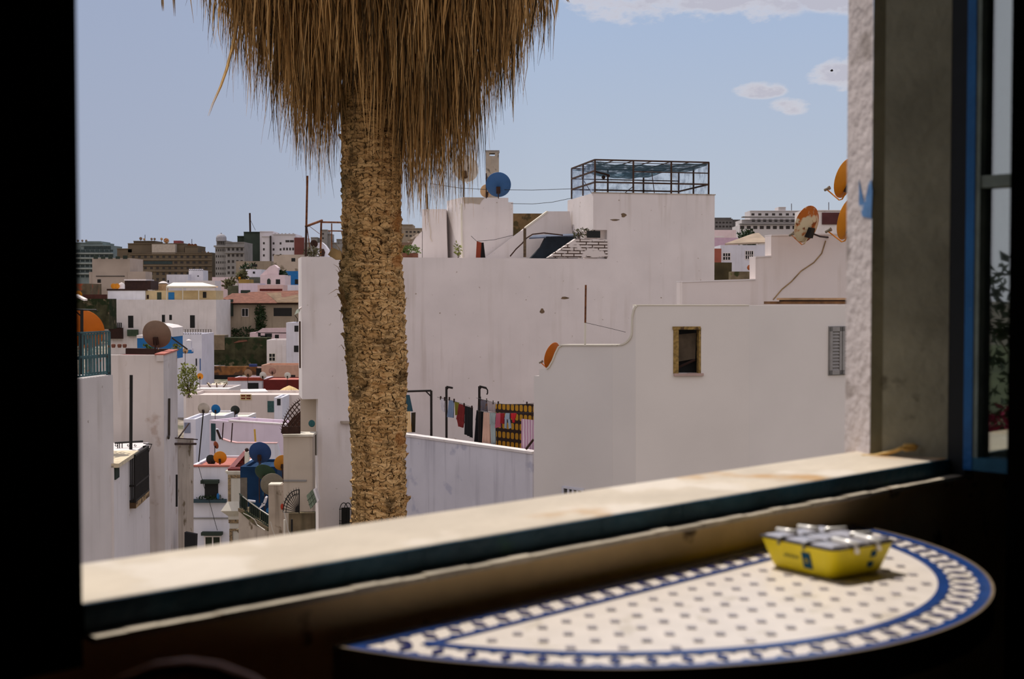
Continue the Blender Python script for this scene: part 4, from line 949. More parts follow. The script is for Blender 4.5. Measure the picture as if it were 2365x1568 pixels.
# mossy wall and sloping stair wall
wMo = W(1186, 49.5); o = MB(); prect(o, wMo, 1180, 493, 1260, 600, -.3, 0); tag(o.build('old_parapet', M('brown_mossy_parapet', (110, 88, 58), var=.3, scale=2, patch=((70, 60, 36), .55, 3))), 'brown weathered wall behind the sloping stair wall on the roof', 'wall')
wSl = W(1126, 46.0, 1316, 46.6)
r = root('sloping_stair_wall', 'white wall with a sloping top rising to the tower on the roof', 'stair wall', wSl, 1126, 1316, zt1 - .2)
b = MB(); b.ppoly(wSl, [(1122, 600), (1124, 594), (1216, 524), (1264, 488), (1316, 488), (1330, 600)], -.25, 0); b.build('wall', white, r)
b = MB(); b.ppoly(wSl, [(1214, 524), (1264, 487), (1266, 490), (1216, 527)], -.27, .02); b.build('coping', cream, r)
wSh = W(1215, 45.3, 1400, 45.8)
r = root('lean_to', 'dark blue lean-to roof sheltering a shadowed corner beside the exposed brick', 'lean-to', wSh, 1222, 1345, zt1 - .2)
b = MB(); b.ppoly(wSh, [(1222, 600), (1250, 570), (1262, 546), (1330, 546), (1336, 560), (1290, 594), (1284, 600)], -.3, 0); b.build('back_panel', M('dark_blue_tarpaulin', (26, 34, 42), var=.3, scale=3), r)
b = MB(); b.prism([wSh.hit(1222, 552), wSh.hit(1330, 546), wSh.hit(1372, 541, -.5), wSh.hit(1232, 546, -.5)], (0, 0, .05)); b.build('roof_sheet', M('grey_blue_sheet', (92, 100, 116), var=.15, scale=3), r)
tag(MB().tube([wSh.hit(x, y, .12) for x, y in ((1178, 592), (1192, 575), (1206, 562), (1216, 550), (1230, 541), (1256, 538), (1300, 543))], .025, 6).build('hose', rustdark), 'brown hose looping from the stair wall to the lean-to roof', 'hose')
pole('short shaggy post wrapped with fibre standing on the roof edge by the lean-to', 1212, 527, 1212, 594, 44.6, .05, M('fibrous_post', (92, 76, 58), var=.4, scale=12), name='post')
plant('dry bush growing on the shelf left of the tower', 1346, 538, 44.3, 60, 22, 90, .12, M('dry_olive_leaves', (78, 76, 50), var=.3, bump=0), name='rooftop_bush')
plant('small thistle plant growing beside the stair tower pipe', 1058, 578, 45.4, 16, 36, 60, .13, leafy, name='weed', stems=4)
plant('green plant in a brown trough on the roof edge beside the trunk', 948, 578, 44.4, 50, 24, 150, .13, leafg, name='trough_plant', pot=(925, 585, 965, 597))
plant('bushy plants along the roof edge at the foot of the tall rod', 722, 584, 42.6, 42, 26, 120, .12, M('dull_mixed_leaves', (84, 78, 52), var=.35, bump=0), name='rooftop_plant')
# cloth drying, poles, frames
def cloth(label, w, quads, m, cat='garment', name='garment', wave=.02, group=None, nw=6, pegs=(), extra=None, ph=0):
    b = MB(); base_w = w
    for q_ in quads:
        (ax_, ay_), (bx_, by_), (cx_, cy_), (dx_, dy_) = q_          # TL TR BR BL
        A, B_, C, D = [w.uz(*p) for p in q_]; nu, nv = 10, 8; k0 = len(b.v)
        for side_ in (0, 1):
            for j in range(nv + 1):
                for i in range(nu + 1):
                    s, t_ = i / nu, j / nv; u = (A[0] * (1 - s) + B_[0] * s) * (1 - t_) + (D[0] * (1 - s) + C[0] * s) * t_; z = (A[1] * (1 - s) + B_[1] * s) * (1 - t_) + (D[1] * (1 - s) + C[1] * s) * t_
                    b.v.append(w.pt(u, z, math.sin(s * nw * math.pi + ph + t_) * wave * (.3 + t_) + (.006 if side_ else -.006)))
        N_ = (nu + 1) * (nv + 1)
        for j in range(nv):
            for i in range(nu):
                a = k0 + j * (nu + 1) + i; b.f.append([a, a + 1, a + nu + 2, a + nu + 1]); b.m.append(0); b.f.append([N_ + a, N_ + a + nu + 1, N_ + a + nu + 2, N_ + a + 1]); b.m.append(0)
    cen = w.hit((quads[0][0][0] + quads[0][1][0]) / 2, max(p[1] for q_ in quads for p in q_))
    r = E(name, label, cat, cen, group); b.build('cloth', m, r, smooth=True, fix=False)
    if pegs:
        pb = MB()
        for x, y in pegs: pb.pbox(w, w.uz(x, y)[0] - .012, w.uz(x, y)[0] + .012, w.uz(x, y)[1] - .05, w.uz(x, y)[1] + .05, -.015, .02)
        pb.build('clothes_peg', dkbrown, r)
    return r
cl_ = lambda k, c, **kw: M(k, c, rough=.95, var=kw.pop('var', .08), bump=0, scale=kw.pop('scale', 3), **kw)
wF = W(1098, 45.0)
cloth('rust red striped cloth hanging on the roof line by the stair tower', wF, [[(1101, 557), (1112, 560), (1110, 595), (1099, 595)]], cl_('rust_red_cloth', (128, 58, 40)), nw=8)
cloth('black cloth hanging next to the rust red one on the roof', wF, [[(1112, 560), (1117, 560), (1121, 595), (1110, 595)]], cl_('black_cloth', (26, 22, 22)))
wire_('thin washing line running from the stair tower to the sloping wall', [(1088, 545), (1101, 557), (1140, 554), (1185, 543)], 45.0, .008)
pole('tall thin rusty rod rising from the left corner of the roof', 710, 406, 706, 592, 42.2, .035, rust, name='rod', cat='rod', split=.62, m2=rustdark)
r = E('roof_scaffold', 'rusty pipe frame standing on the roof edge beside the trunk', 'frame', P(742, 590, 42.8))
b = MB(); b.rod(P(742, 513, 43), P(740, 592, 43), .035); b.rod(P(766, 516, 44), P(766, 578, 44), .022); b.build('upright', rust, r)
b = MB(); b.rod(P(706, 523, 42.3), P(744, 509, 43), .04); b.rod(P(743, 513, 43), P(806, 514, 44), .03); b.rod(P(758, 533, 45), P(806, 534, 45), .022); b.build('crossbar', rust, r)
b = MB(); b.rod(P(709, 524, 42.4), P(716, 575, 42.6), .015); b.rod(P(714, 522, 42.4), P(738, 540, 43), .008); b.build('brace', rust, r)
dish('small brown dish standing near the white water tank on the roof edge', 725, 563, 43.0, 9, rustdark, aim=(.2, .9, .3), pole=zt1)
r = E('water_tank', 'small white tank with an arched dark opening on the roof edge', 'tank', P(746, 592, 43.5)); b = MB(); wt = W(735, 43.3); b.ppoly(wt, [(732, 597), (732, 562), (742, 559), (750, 566), (757, 576), (757, 597)], -.5, 0); b.build('body', white2, r)
b = MB(); b.ppoly(wt, [(742, 592), (742, 575), (748, 575), (751, 583), (749, 592)], -.02, .015); b.build('opening', rustdark, r)
dish('round sky blue dish on the stair tower in front of the slotted chimney', 1151, 427, 45.3, 28.5, bluedish, aim=(.02, 1, .28), pole=zz2)
dish('large pale dish half hidden by hanging fronds on the stair tower', 1074, 390, 46.6, 31, whitedish, aim=(.35, .9, .3), pole=zz2)
dish('tan dish edge showing behind the blue dish and chimney', 1124, 441, 47.6, 15, tandish, aim=(-.4, .9, .2), pole=zz2)
pole('thin dark rod standing at the side of the blue dish', 1123, 400, 1123, 458, 45.8, .02, rustdark, name='rod', cat='rod')
for i, pts in enumerate(([(995, 424, 46), (1060, 434, 46), (1130, 438, 45.5), (1230, 439, 45), (1320, 436, 44.3)], [(1180, 470, 46), (1230, 471, 45.5), (1275, 467, 45), (1318, 458, 44.4)])):
    wire_(['upper cable strung from the stair tower to the roof cage', 'lower sagging cable strung from the stair tower to the white tower'][i], pts, 45, .009)

# ================================================================== terrace with the washing
wT = W(940, 36.2, 1230, 32.1)
TB = gz(33)
r = root('terrace_wall', 'white terrace parapet with a sunlit sloping top below the washing', 'parapet', wT, 800, 1230, TB)
b = MB(); uT = wT.uz(860, 980)[0], wT.uz(1230, 1040)[0]; zT = (wT.uz(945, 1003)[1] + wT.uz(1225, 1043)[1]) / 2
b.pbox(wT, uT[0], uT[1], TB, zT - .06, -.22, 0); b.build('wall', M('water_stained_white_plaster', (204, 200, 206), var=.07, scale=.7, streak=.6, scol=(120, 116, 128), patch=((180, 178, 190), .6, 1.5), spec=.1), r)
b = MB(); b.pbox(wT, uT[0], uT[1], zT - .06, zT, -.26, .03); b.build('coping', white, r)
struct(MB().prism([wT.pt(uT[0], zT - 1.1, -.2), wT.pt(uT[1], zT - 1.1, -.2), Vector((P(1235, 900, 42).x, 42, zT - 1.1)), Vector((P(870, 900, 41.5).x, 41.5, zT - 1.1))], (0, 0, -.2)).build('terrace_floor', terra))
zF = zT - 1.1
pm = M('black_clothes_post', (34, 28, 24), var=.2, rough=.7)
def cpost(label, x, yt, Y, arm, brace, hook=None):
    a = P(x, yt, Y); r = E('clothes_post', label, 'clothes post', (a.x, a.y, zF), 'clothes posts on the terrace')
    MB().rod((a.x, a.y, zF), a, .034, 8).build('post', pm, r)
    MB().rod(a, P(*arm, Y), .03, 8).build('arm', pm, r); MB().rod(P(*brace[0], Y), P(*brace[1], Y), .02, 6).build('brace', pm, r)
    if hook: MB().tube([P(x_, y_, Y) for x_, y_ in hook], .02, 6).build('hook', pm, r)
cpost('black clothes post whose long arm reaches behind the palm trunk', 996, 902, 36.4, (930, 904), ((984, 904), (996, 916)))
cpost('black clothes post with a short bent arm next to the pale blue top', 1031, 893, 37.2, (1046, 896), ((1036, 894), (1031, 901)))
cpost('black clothes post with a curved hooked arm above the brown towel', 1107, 892, 35.6, (1123, 896), ((1112, 893), (1107, 901)), hook=[(1122, 895), (1126, 901), (1126, 908), (1124, 911)])
wL = W(1000, 36.0, 1230, 33.2); wL2 = W(1100, 36.0, 1230, 34.3)
blanket = bpy.data.materials.new('yellow_black_blanket'); blanket.use_nodes = True; t = blanket.node_tree; n, l = t.nodes, t.links
tcn = n.new('ShaderNodeTexCoord'); sxx = n.new('ShaderNodeSeparateXYZ'); l.new(tcn.outputs['Object'], sxx.inputs[0])
def mm2(op, a, bb=None):
    x = n.new('ShaderNodeMath'); x.operation = op
    for i, v in enumerate((a, bb)):
        if v is None: continue
        if isinstance(v, (int, float)): x.inputs[i].default_value = v
        else: l.new(v, x.inputs[i])
    return x.outputs[0]
fx_ = mm2('ABSOLUTE', mm2('SUBTRACT', mm2('FRACT', mm2('MULTIPLY', sxx.outputs[0], 8.6)), .5)); fz_ = mm2('ABSOLUTE', mm2('SUBTRACT', mm2('FRACT', mm2('MULTIPLY', sxx.outputs[2], 3.9)), .5))
ins = mm2('LESS_THAN', mm2('ADD', mm2('POWER', mm2('DIVIDE', fx_, .36), 3), mm2('POWER', mm2('DIVIDE', fz_, .34), 4)), 1.0)
mxn = n.new('ShaderNodeMix'); mxn.data_type = 'RGBA'; l.new(ins, mxn.inputs[0]); mxn.inputs[6].default_value = srgb(44, 26, 15); mxn.inputs[7].default_value = srgb(184, 134, 26); l.new(mxn.outputs[2], n['Principled BSDF'].inputs['Base Color']); n['Principled BSDF'].inputs['Roughness'].default_value = .95
def striped(key, c1, c2, freq):
    m = bpy.data.materials.new(key); m.use_nodes = True; t = m.node_tree; n, l = t.nodes, t.links
    tc_ = n.new('ShaderNodeTexCoord'); wv = n.new('ShaderNodeTexWave'); wv.inputs['Scale'].default_value = freq; wv.inputs['Distortion'].default_value = 1.2; l.new(tc_.outputs['Object'], wv.inputs['Vector'])
    cr = n.new('ShaderNodeValToRGB'); cr.color_ramp.elements[0].position = .35; cr.color_ramp.elements[1].position = .65; cr.color_ramp.elements[0].color = srgb(*c1); cr.color_ramp.elements[1].color = srgb(*c2)
    l.new(wv.outputs['Fac'], cr.inputs[0]); l.new(cr.outputs[0], n['Principled BSDF'].inputs['Base Color']); n['Principled BSDF'].inputs['Roughness'].default_value = .95; return m
G = 'washing on the terrace lines'
cloth('big yellow and black patterned blanket on the far washing line', wL2, [[(1145, 933), (1232, 933), (1232, 1040), (1145, 1038)]], blanket, name='blanket', cat='blanket', group=G, nw=9, pegs=((1151, 931), (1217, 932)))
cloth('teal cloth hanging under the long post arm by the trunk', W(935, 37), [[(932, 912), (946, 912), (954, 950), (930, 950)]], cl_('teal_cloth', (52, 84, 96)), group=G)
cloth('cream and yellow striped towel folded over the line by the trunk', W(938, 36.6), [[(936, 950), (948, 950), (951, 998), (937, 998)]], striped('cream_yellow_cloth', (202, 156, 84), (228, 210, 176), 7), name='towel', cat='towel', group=G)
cloth('dark patterned cloth behind the cream striped towel', W(950, 36.9), [[(950, 953), (960, 952), (959, 998), (950, 998)]], cl_('dark_olive_cloth', (58, 52, 40), patch=((120, 110, 80), .6, 8)), group=G)
cloth('small white shirt with a yellow print behind a clothes post', wL, [[(1017, 920), (1028, 922), (1027, 940), (1018, 936)], [(1018, 936), (1027, 938), (1027, 952), (1019, 945)]], cl_('white_cotton', (206, 200, 204), patch=((170, 120, 60), .66, 7)), name='shirt', group=G, pegs=((1018, 919), (1027, 921)))
cloth('pale blue top hanging between post and olive cloth', wL, [[(1037, 923), (1049, 927), (1048, 965), (1034, 963)]], cl_('pale_blue_cloth', (120, 136, 160)), group=G, pegs=((1038, 921), (1049, 925)))
cloth('small olive green cloth between the pale blue top and the red one', wL, [[(1050, 928), (1060, 930), (1059, 957), (1053, 959)]], cl_('olive_cloth', (120, 112, 40)), group=G)
cloth('dark red blouse with a rounded hem on the near line', wL, [[(1060, 932), (1074, 936), (1073, 975), (1055, 968)], [(1055, 968), (1073, 974), (1070, 988), (1060, 985)]], cl_('dark_red_cloth', (116, 38, 36)), name='blouse', group=G, pegs=((1072, 935),))
cloth('black pair of trousers hanging next to the dark red blouse', wL, [[(1074, 937), (1092, 942), (1092, 1012), (1074, 1003)]], cl_('black_trouser_cloth', (24, 26, 26)), name='trousers', group=G, pegs=((1090, 941),))
cloth('black trousers with two separate legs in front of the grey towel', wL2, [[(1101, 947), (1117, 950), (1116, 970), (1099, 970)], [(1099, 969), (1107, 969), (1105, 1021), (1096, 1020)], [(1108, 969), (1116, 969), (1115, 1023), (1108, 1022)]], cl_('black_trouser_cloth', (24, 26, 26)), name='trousers', group=G, wave=.01)
cloth('grey blue and brown patterned towel on the far washing line', W(1100, 36.2), [[(1104, 921), (1128, 925), (1127, 951), (1103, 947)]], cl_('grey_brown_cloth', (112, 108, 116), patch=((120, 84, 56), .52, 6)), name='towel', cat='towel', group=G, pegs=((1110, 920), (1124, 924)))
cloth('white towel beside the yellow blanket on the far line', W(1126, 35.9), [[(1125, 926), (1145, 932), (1145, 953), (1127, 949)]], cl_('white_towel_cloth', (184, 172, 170)), name='towel', cat='towel', group=G, pegs=((1139, 929),))
wL3 = W(1115, 34.3, 1235, 32.4)
cloth('beige trousers hanging low between the black and pale green ones', wL3, [[(1117, 952), (1131, 953), (1134, 1024), (1115, 1022)]], cl_('beige_cloth', (196, 158, 138)), name='trousers', group=G)
cloth('pale green trousers hanging in front of the yellow blanket edge', wL3, [[(1131, 953), (1145, 954), (1145, 980), (1133, 980)], [(1133, 979), (1145, 979), (1145, 1026), (1136, 1026)]], cl_('pale_green_cloth', (150, 160, 158), patch=((120, 116, 110), .6, 6)), name='trousers', group=G)
cloth('pink patterned top in front of the blanket', wL3, [[(1146, 954), (1156, 954), (1157, 986), (1145, 988)]], cl_('pink_cloth', (178, 88, 104)), group=G)
cloth('dark red small top next to the pink patterned one', wL3, [[(1156, 954), (1165, 954), (1165, 979), (1157, 977)]], cl_('crimson_cloth', (150, 34, 40)), group=G)
cloth('small pale blue child trousers before the blanket', wL3, [[(1168, 954), (1177, 954), (1178, 968), (1166, 968)], [(1166, 967), (1171, 967), (1170, 990), (1166, 988)], [(1173, 967), (1178, 967), (1181, 988), (1176, 990)]], cl_('denim_pale_cloth', (150, 164, 176)), name='trousers', group=G, wave=.01)
cloth('bright red shorts hanging at the end of the near line', wL3, [[(1180, 954), (1193, 954), (1191, 966), (1181, 966)], [(1182, 965), (1190, 965), (1188, 976), (1185, 976)]], cl_('bright_red_cloth', (190, 36, 44)), name='shorts', group=G, wave=.01)
cloth('pink and white striped towel over the parapet end', W(1203, 32.9), [[(1204, 967), (1233, 970), (1233, 1040), (1204, 1036)]], striped('pink_striped_cloth', (186, 142, 168), (218, 198, 208), 4.5), name='towel', cat='towel', group=G, nw=8)
wire_('washing line carrying the dark clothes', [(1010, 917, 36.2), (1040, 924, 35.9), (1060, 930, 35.6), (1093, 941, 35.1)], 36, .006, name='washing_line', cat='line')
wire_('washing line carrying the yellow blanket', [(1100, 919, 35.4), (1150, 932, 34.6), (1190, 936, 33.8), (1235, 931, 33)], 35, .006, name='washing_line', cat='line')
wire_('low washing line carrying the small coloured clothes', [(1100, 949, 34.8), (1150, 954, 34), (1200, 954, 33.2), (1235, 953, 32.6)], 34, .006, name='washing_line', cat='line')
tag(MB().rod(P(1215, 1037, 32.4), P(1232, 1015, 32.3), .03, 6).build('wooden_prop', rustdark), 'brown stick leaning on the terrace parapet end', 'stick')

# ================================================================== the angular white house at the centre right
CP = [(1233, 31.4), (1415, 29.6), (1468, 29.25), (1730, 29.55), (2080, 31.6)]
gC = gz(30)
wc1, wc2, wc3, wc4 = [W(CP[i][0], CP[i][1], CP[i + 1][0], CP[i + 1][1]) for i in range(4)]
rC = root('angular_house', 'white house with angled faces and a curved step in its roof edge', 'house', wc2, 1233, 2060, gC)
curve = [(1425, 796)] + [(1425 + 33 * math.sin(a), 765 + 31 * math.cos(a)) for a in [math.pi / 2 * k / 8 for k in range(9)]] + [(1459, 730), (1462, 716), (1468, 705)]
swp = [(1262, 851), (1268, 846), (1276, 832), (1283, 814), (1290, 800), (1296, 797)]
T = .32
b = MB()
BOT = 1985
f1 = [(1233, BOT), (1233, 868), (1245, 868), (1245, 853), (1262, 851)] + swp[1:] + [(1415, 797), (1415, BOT)]
b.ppoly(wc1, f1, -T, 0)
f2 = [(1415, BOT), (1415, 797)] + curve + [(1468, BOT)]
b.ppoly(wc2, f2, -T, 0)
for y0, y1, x0, x1 in ((705, 757, 1468, 1730), (862, BOT, 1468, 1730), (757, 862, 1468, 1558), (757, 862, 1619, 1730)):
    b.ppoly(wc3, [(x0, y1), (x0, y0), (x1, y0), (x1, y1)], -T, 0)
b.ppoly(wc4, [(1730, BOT), (1730, 705), (2080, 705), (2080, BOT)], -T, 0)
o = b.build('wall', M('smooth_white_plaster', (214, 206, 199), var=.035, scale=.5, spec=.12), rC)
b = MB(); zc = wc3.uz(1600, 712)[1]
poly = [wc3.hit(1480, 800) + Vector((.1, .4, 0)), wc4.hit(1735, 800) + Vector((0, .5, 0)), wc4.hit(2070, 800) + Vector((0, .4, 0)), wc4.hit(2070, 800) + Vector((0, 1.2, 0)), Vector((P(1480, 800, 33).x, 33, 0))]
b.prism([Vector((p.x, p.y, zc - .25)) for p in poly], (0, 0, -.2)); b.build('roof', greyc, rC)
# plaster coping lines
b = MB(); b.ppoly(wc1, [(1294, 795.5), (1415, 795.5), (1415, 798.5), (1294, 798.5)], -T - .02, .03); b.ppoly(wc2, [(1415, 795.5), (1426, 795.5), (1426, 798.5), (1415, 798.5)], -T - .02, .03); b.ppoly(wc2, curve + [(x + 3.4, y + 2.2) for x, y in curve[::-1]], -T - .02, .03); b.ppoly(wc1, swp + [(x + 2, y + 2.4) for x, y in swp[::-1]], -T - .02, .03); b.ppoly(wc3, [(1468, 703.5), (1730, 703.5), (1730, 706), (1468, 706)], -T, .015); b.build('coping', cream, rC)
# broken window
wf = E_ = None
b = MB(); fwood = M('broken_yellow_wood', (150, 122, 70), var=.35, scale=12, patch=((84, 64, 40), .6, 5))
u0, u1, z0, z1 = wc3.rect(1558, 757, 1619, 862)
b.pbox(wc3, u0 - .03, u0 + .09, z0, z1, -.2, .02); b.pbox(wc3, u0 - .05, u1 - .02, z1 - .04, z1 + .03, -.2, .04); b.pbox(wc3, u1 - .05, u1, z0, z1, -.2, 0)
fr = b.build('window', fwood, rC, label='broken wooden window frame')
MB().pbox(wc3, u0 - .02, u1 + .05, z0 - .06, z0, -.2, .06).build('sill', M('pinkish_sill', (176, 150, 140), var=.1), fr)
MB().prism([wc3.pt(u0 + .1, z0 + .25, -.2), wc3.pt(u1 - .08, z0 + .32, -.2), wc3.pt(u1 - .06, z1 - .12, -.2), wc3.pt(u0 + .12, z1 - .16, -.2)], wc3.n * -.04).build('board', M('dusty_brown_board', (88, 76, 62), var=.2, scale=5), fr)
MB().pbox(wc3, u0 - .1, u1 + .1, z0 - .1, z1 + .1, -.5, -.4).build('dark_interior', dark, fr)
MB().rod(wc3.pt(u0 + .1, z0 + .12, -.14), wc3.pt(u1 - .1, z0 + .3, -.14), .03, 6).build('fallen_slat', dkbrown, fr)
# louvred shutter
shm = M('grey_louvre_paint', (142, 138, 134), var=.08, scale=6)
u0, u1, z0, z1 = wc4.rect(1914, 755, 1978, 864); um = (u0 + u1) / 2 - .06
u1 = um + (um - u0) * 1.0
b = MB(); b.pbox(wc4, u0 - .02, u1 + .02, z0 - .02, z1 + .02, -.02, .02); shr = b.build('shutter', shm, rC, label='closed grey louvred window shutter')
for a0, a1 in ((u0, um - .01), (um + .01, u1)):
    b = MB(); f_ = .07
    for q_ in ((a0, a0 + f_, z0, z1), (a1 - f_, a1, z0, z1), (a0, a1, z0, z0 + .1), (a0, a1, z1 - .1, z1)): b.pbox(wc4, *q_, .02, .06)
    k = 12
    for i in range(k):
        z = z0 + .12 + (z1 - z0 - .26) * i / (k - 1); b.hexa([wc4.pt(a0 + f_, z - .03, .055), wc4.pt(a1 - f_, z - .03, .055), wc4.pt(a1 - f_, z - .024, .05), wc4.pt(a0 + f_, z - .024, .05), wc4.pt(a0 + f_, z + .02, .03), wc4.pt(a1 - f_, z + .02, .03), wc4.pt(a1 - f_, z + .026, .025), wc4.pt(a0 + f_, z + .026, .025)])
    b.build('leaf', shm, shr)
win(rC, wc1, 1304, 1130, 1346, 1200, frame=white2, pane=M('grey_grid_glass', (88, 86, 84), var=.3, scale=14), fw=.05, bars=(3, 3))
dish('orange dish edge showing behind the stepped roof edge of the angular house', 1278, 822, 32.6, 31, oranger, aim=(-.75, .5, .25), pole=-4)
pole('rusty pipe with a pale lower half standing on the step of the angular house', 1353, 658, 1351, 797, 29.9, .022, rust, name='pipe', cat='pipe', split=.63, m2=cream)
wire_('thin wire from the rusty pipe to the curved step', [(1352, 745), (1400, 756), (1445, 767)], 29.8, .005)
# planks on the roof edge
r = root('roof_planks', 'pair of brown wooden planks lying along the roof edge of the angular house', 'planks', W(1780, 31.0), 1780, 2040, W(1780, 31).uz(1850, 700)[1])
wpk = W(1780, 30.9, 2040, 31.9)
b = MB(); prect(b, wpk, 1806, 688, 2040, 693, -.25, 0); b.build('plank', M('pale_worn_plank', (170, 138, 104), var=.2, scale=4), r)
b = MB(); prect(b, wpk, 1774, 696, 2040, 702, -.2, .1); b.build('plank', M('dark_worn_plank', (112, 78, 48), var=.3, scale=4), r)
b = MB(); prect(b, wpk, 1812, 693, 2040, 696, -.25, -.02); b.build('plank', dkbrown, r)

# ================================================================== the stepped white wall behind it, with orange dishes
wD = W(1575, 33.6, 2080, 35.4); gD = gz(34)
rD = root('stepped_wall_house', 'white house with a stepped wall carrying orange satellite dishes', 'house', wD, 1575, 2080, gD)
b = MB(); b.ppoly(wD, [(1575, 1810), (1575, 651), (1745, 646), (1745, 594), (1781, 592), (1781, 544), (2080, 538), (2080, 1810)], -.35, 0); b.build('wall', M('warm_white_plaster', (214, 202, 196), var=.04, scale=.6, streak=.4, scol=(150, 126, 96), spec=.1), rD)
b = MB(); b.ppoly(wD, [(1575, 649), (1745, 644), (1745, 647), (1575, 652)], -.37, .02); b.ppoly(wD, [(1745, 592), (1781, 590), (1781, 593), (1745, 595)], -.37, .02); b.ppoly(wD, [(1781, 542), (2080, 536), (2080, 539), (1781, 545)], -.37, .02); b.build('coping', white, rD)
MB().tube([wD.hit(x, y, .015) for x, y in ((1907, 556), (1898, 585), (1880, 606), (1850, 626), (1828, 650), (1806, 668), (1786, 692))], .016, 5).build('wall_cable', M('dirty_cable', (150, 122, 84), var=.3, scale=5), rD)
dish('rust patched dish with a long feed arm on the stepped white wall', 1867, 519, 33.3, 43, rustydish, aim=(-.62, .72, .28), wall=wD.hit(1912, 548))
dish('plain orange dish fixed above the rusty one beside the window frame', 1957, 413, 33.6, 46, orange, aim=(-.70, .62, .3), wall=wD.hit(1990, 545))
dish('lower orange dish half behind the window frame at the wall top', 1962, 507, 33.4, 48, orange, aim=(-.74, .58, .25), wall=wD.hit(1990, 548))
dish('lilac grey dish peeping out above the upper orange dish', 1990, 372, 34.6, 30, lilacdish, aim=(-.3, .9, .2), pole=wD.uz(1990, 540)[1])
# ================================================================== houses at the left of the alley
w1 = W(165, 23.8, 262, 25.4)
gL = gz(25)
rL = root('corner_house', 'near white house beside the near-black board with a teal roof railing', 'house', w1, -60, 262, gL)
b = MB(); zL = w1.uz(210, 872)[1]; u0, u1 = w1.uz(-260, 900)[0], w1.uz(262, 1000)[0]
b.pbox(w1, u0, u1, gL, zL, -1.6, 0); b.build('wall', M('speckled_white_plaster', (206, 196, 190), var=.06, scale=.9, patch=((140, 126, 110), .7, 5), streak=.4, scol=(140, 124, 106), spec=.1), rL)
rr_ = root('roof_railing', 'teal painted iron railing on the roof of the near white house', 'railing', w1, 160, 254, zL)
wl1 = W.frm(w1.A - w1.n * .1, w1.u)
railing(rr_, wl1, 60, 252, 768, 874, 26, tealiron, ym=836, rad=.011, name='bars')
b = MB(); u = wl1.uz(252, 800)[0]; z0, z1 = wl1.uz(252, 872)[1], wl1.uz(252, 766)[1]; b.pbox(wl1, u - .02, u + .03, z0, z1, -.02, .02); b.pbox(wl1, u - .1, u + .02, z0, z0 + .75 * 0 + .45, -.02, .02); b.build('end_post', tealiron, rr_)
railing(rr_, W.frm(wl1.A - wl1.n * 1.2, wl1.u), 100, 246, 772, 868, 18, tealiron, ym=836, rad=.01, name='back_bars')
dish('big orange dish behind the teal roof railing', 194, 762, 27.6, 46, oranger, aim=(.1, .95, .3), pole=zL - .2)
r = E('dish_frame', 'dark T shaped iron stand in front of the big orange dish', 'stand', P(189, 872, 26.2))
b = MB(); b.rod(P(189, 714, 26.2), P(189, 872, 26.2), .035); b.build('post', iron, r)
b = MB(); b.rod(P(150, 714, 26.2), P(223, 716, 26.2), .02); b.build('crossbar', iron, r)
b = MB(); b.rod(P(172, 716, 26.2), P(187, 730, 26.2), .014); b.build('brace', iron, r)
# lower wing with balcony
w1b = W(262, 25.4, 345, 29.6); rW = root('balcony_house', 'white side wing with a small iron balcony facing the alley', 'house', w1b, 262, 345, gL)
zw = w1b.uz(264, 1072)[1]; u0, u1 = w1b.uz(262.5, 1100)[0], w1b.uz(345, 1100)[0]
b = MB(); b.pbox(w1b, u0, u1, gL, zw - .02, -1.8, 0); b.build('wall', white, rW)
b = MB(); b.pbox(w1b, u0, u1 * .52, zw - .06, zw + .02, -.5, .1); b.build('ledge', M('cream_ledge', (206, 190, 160), var=.15, scale=6), rW)  # ledge in a mottled cream colour
hole(rW, w1b, 264, 1076, 273, 1105, m=dkgreen)
bal = root('balcony', 'small black iron balcony with a mottled edge on the white side wing', 'balcony', w1b, 300, 345, w1b.uz(320, 1150)[1])
ub0, ub1 = w1b.uz(299, 1150)[0], w1b.uz(331, 1110)[0]; zb0 = w1b.uz(304, 1157)[1]; zb1 = zb0 + .98; PR = .13
b = MB(); b.pbox(w1b, ub0, ub1, zb0 - .12, zb0, 0, PR); b.build('slab', M('mottled_balcony_edge', (170, 140, 100), var=.3, scale=14, patch=((80, 60, 40), .5, 9)), bal)
b = MB()
for z in (zb0 + .03, zb0 + .35, zb1): 
    b.pbox(w1b, ub0, ub1, z - .02, z + .02, PR - .04, PR); b.pbox(w1b, ub0, ub0 + .03, z - .02, z + .02, 0, PR); b.pbox(w1b, ub1 - .03, ub1, z - .02, z + .02, 0, PR)
b.build('rail', iron, bal)
b = MB()
for i in range(22): u = ub0 + (ub1 - ub0) * i / 21; b.pbox(w1b, u - .018, u + .018, zb0, zb1, PR - .035, PR - .005)
for i in range(1, 4):
    for u in (ub0 + .015, ub1 - .015): b.pbox(w1b, u - .01, u + .01, zb0, zb1, PR * i / 4 - .01, PR * i / 4 + .01)
b.build('baluster', iron, bal)
b = MB()
for i in range(6): u = ub0 + (ub1 - ub0) * (i + .5) / 6; b.pbox(w1b, u - .03, u + .03, zb0 + .4, zb0 + .62, PR - .05, PR - .04)
b.build('ornament', M('gilded_panel', (150, 124, 70), var=.2), bal)
wbk = W(262, 28.2, 350, 28.6)
r = root('scroll_bracket', 'thin black iron bracket with scrolls behind the balcony', 'bracket', wbk, 265, 350, wbk.uz(300, 1040)[1])
b = MB(); b.rod(wbk.hit(265, 1023), wbk.hit(330, 1019), .022); b.rod(wbk.hit(272, 1024), wbk.hit(272, 1042), .012); b.rod(wbk.hit(276, 1024), wbk.hit(276, 1040), .012); b.rod(wbk.hit(282, 1024), wbk.hit(282, 1052), .012)
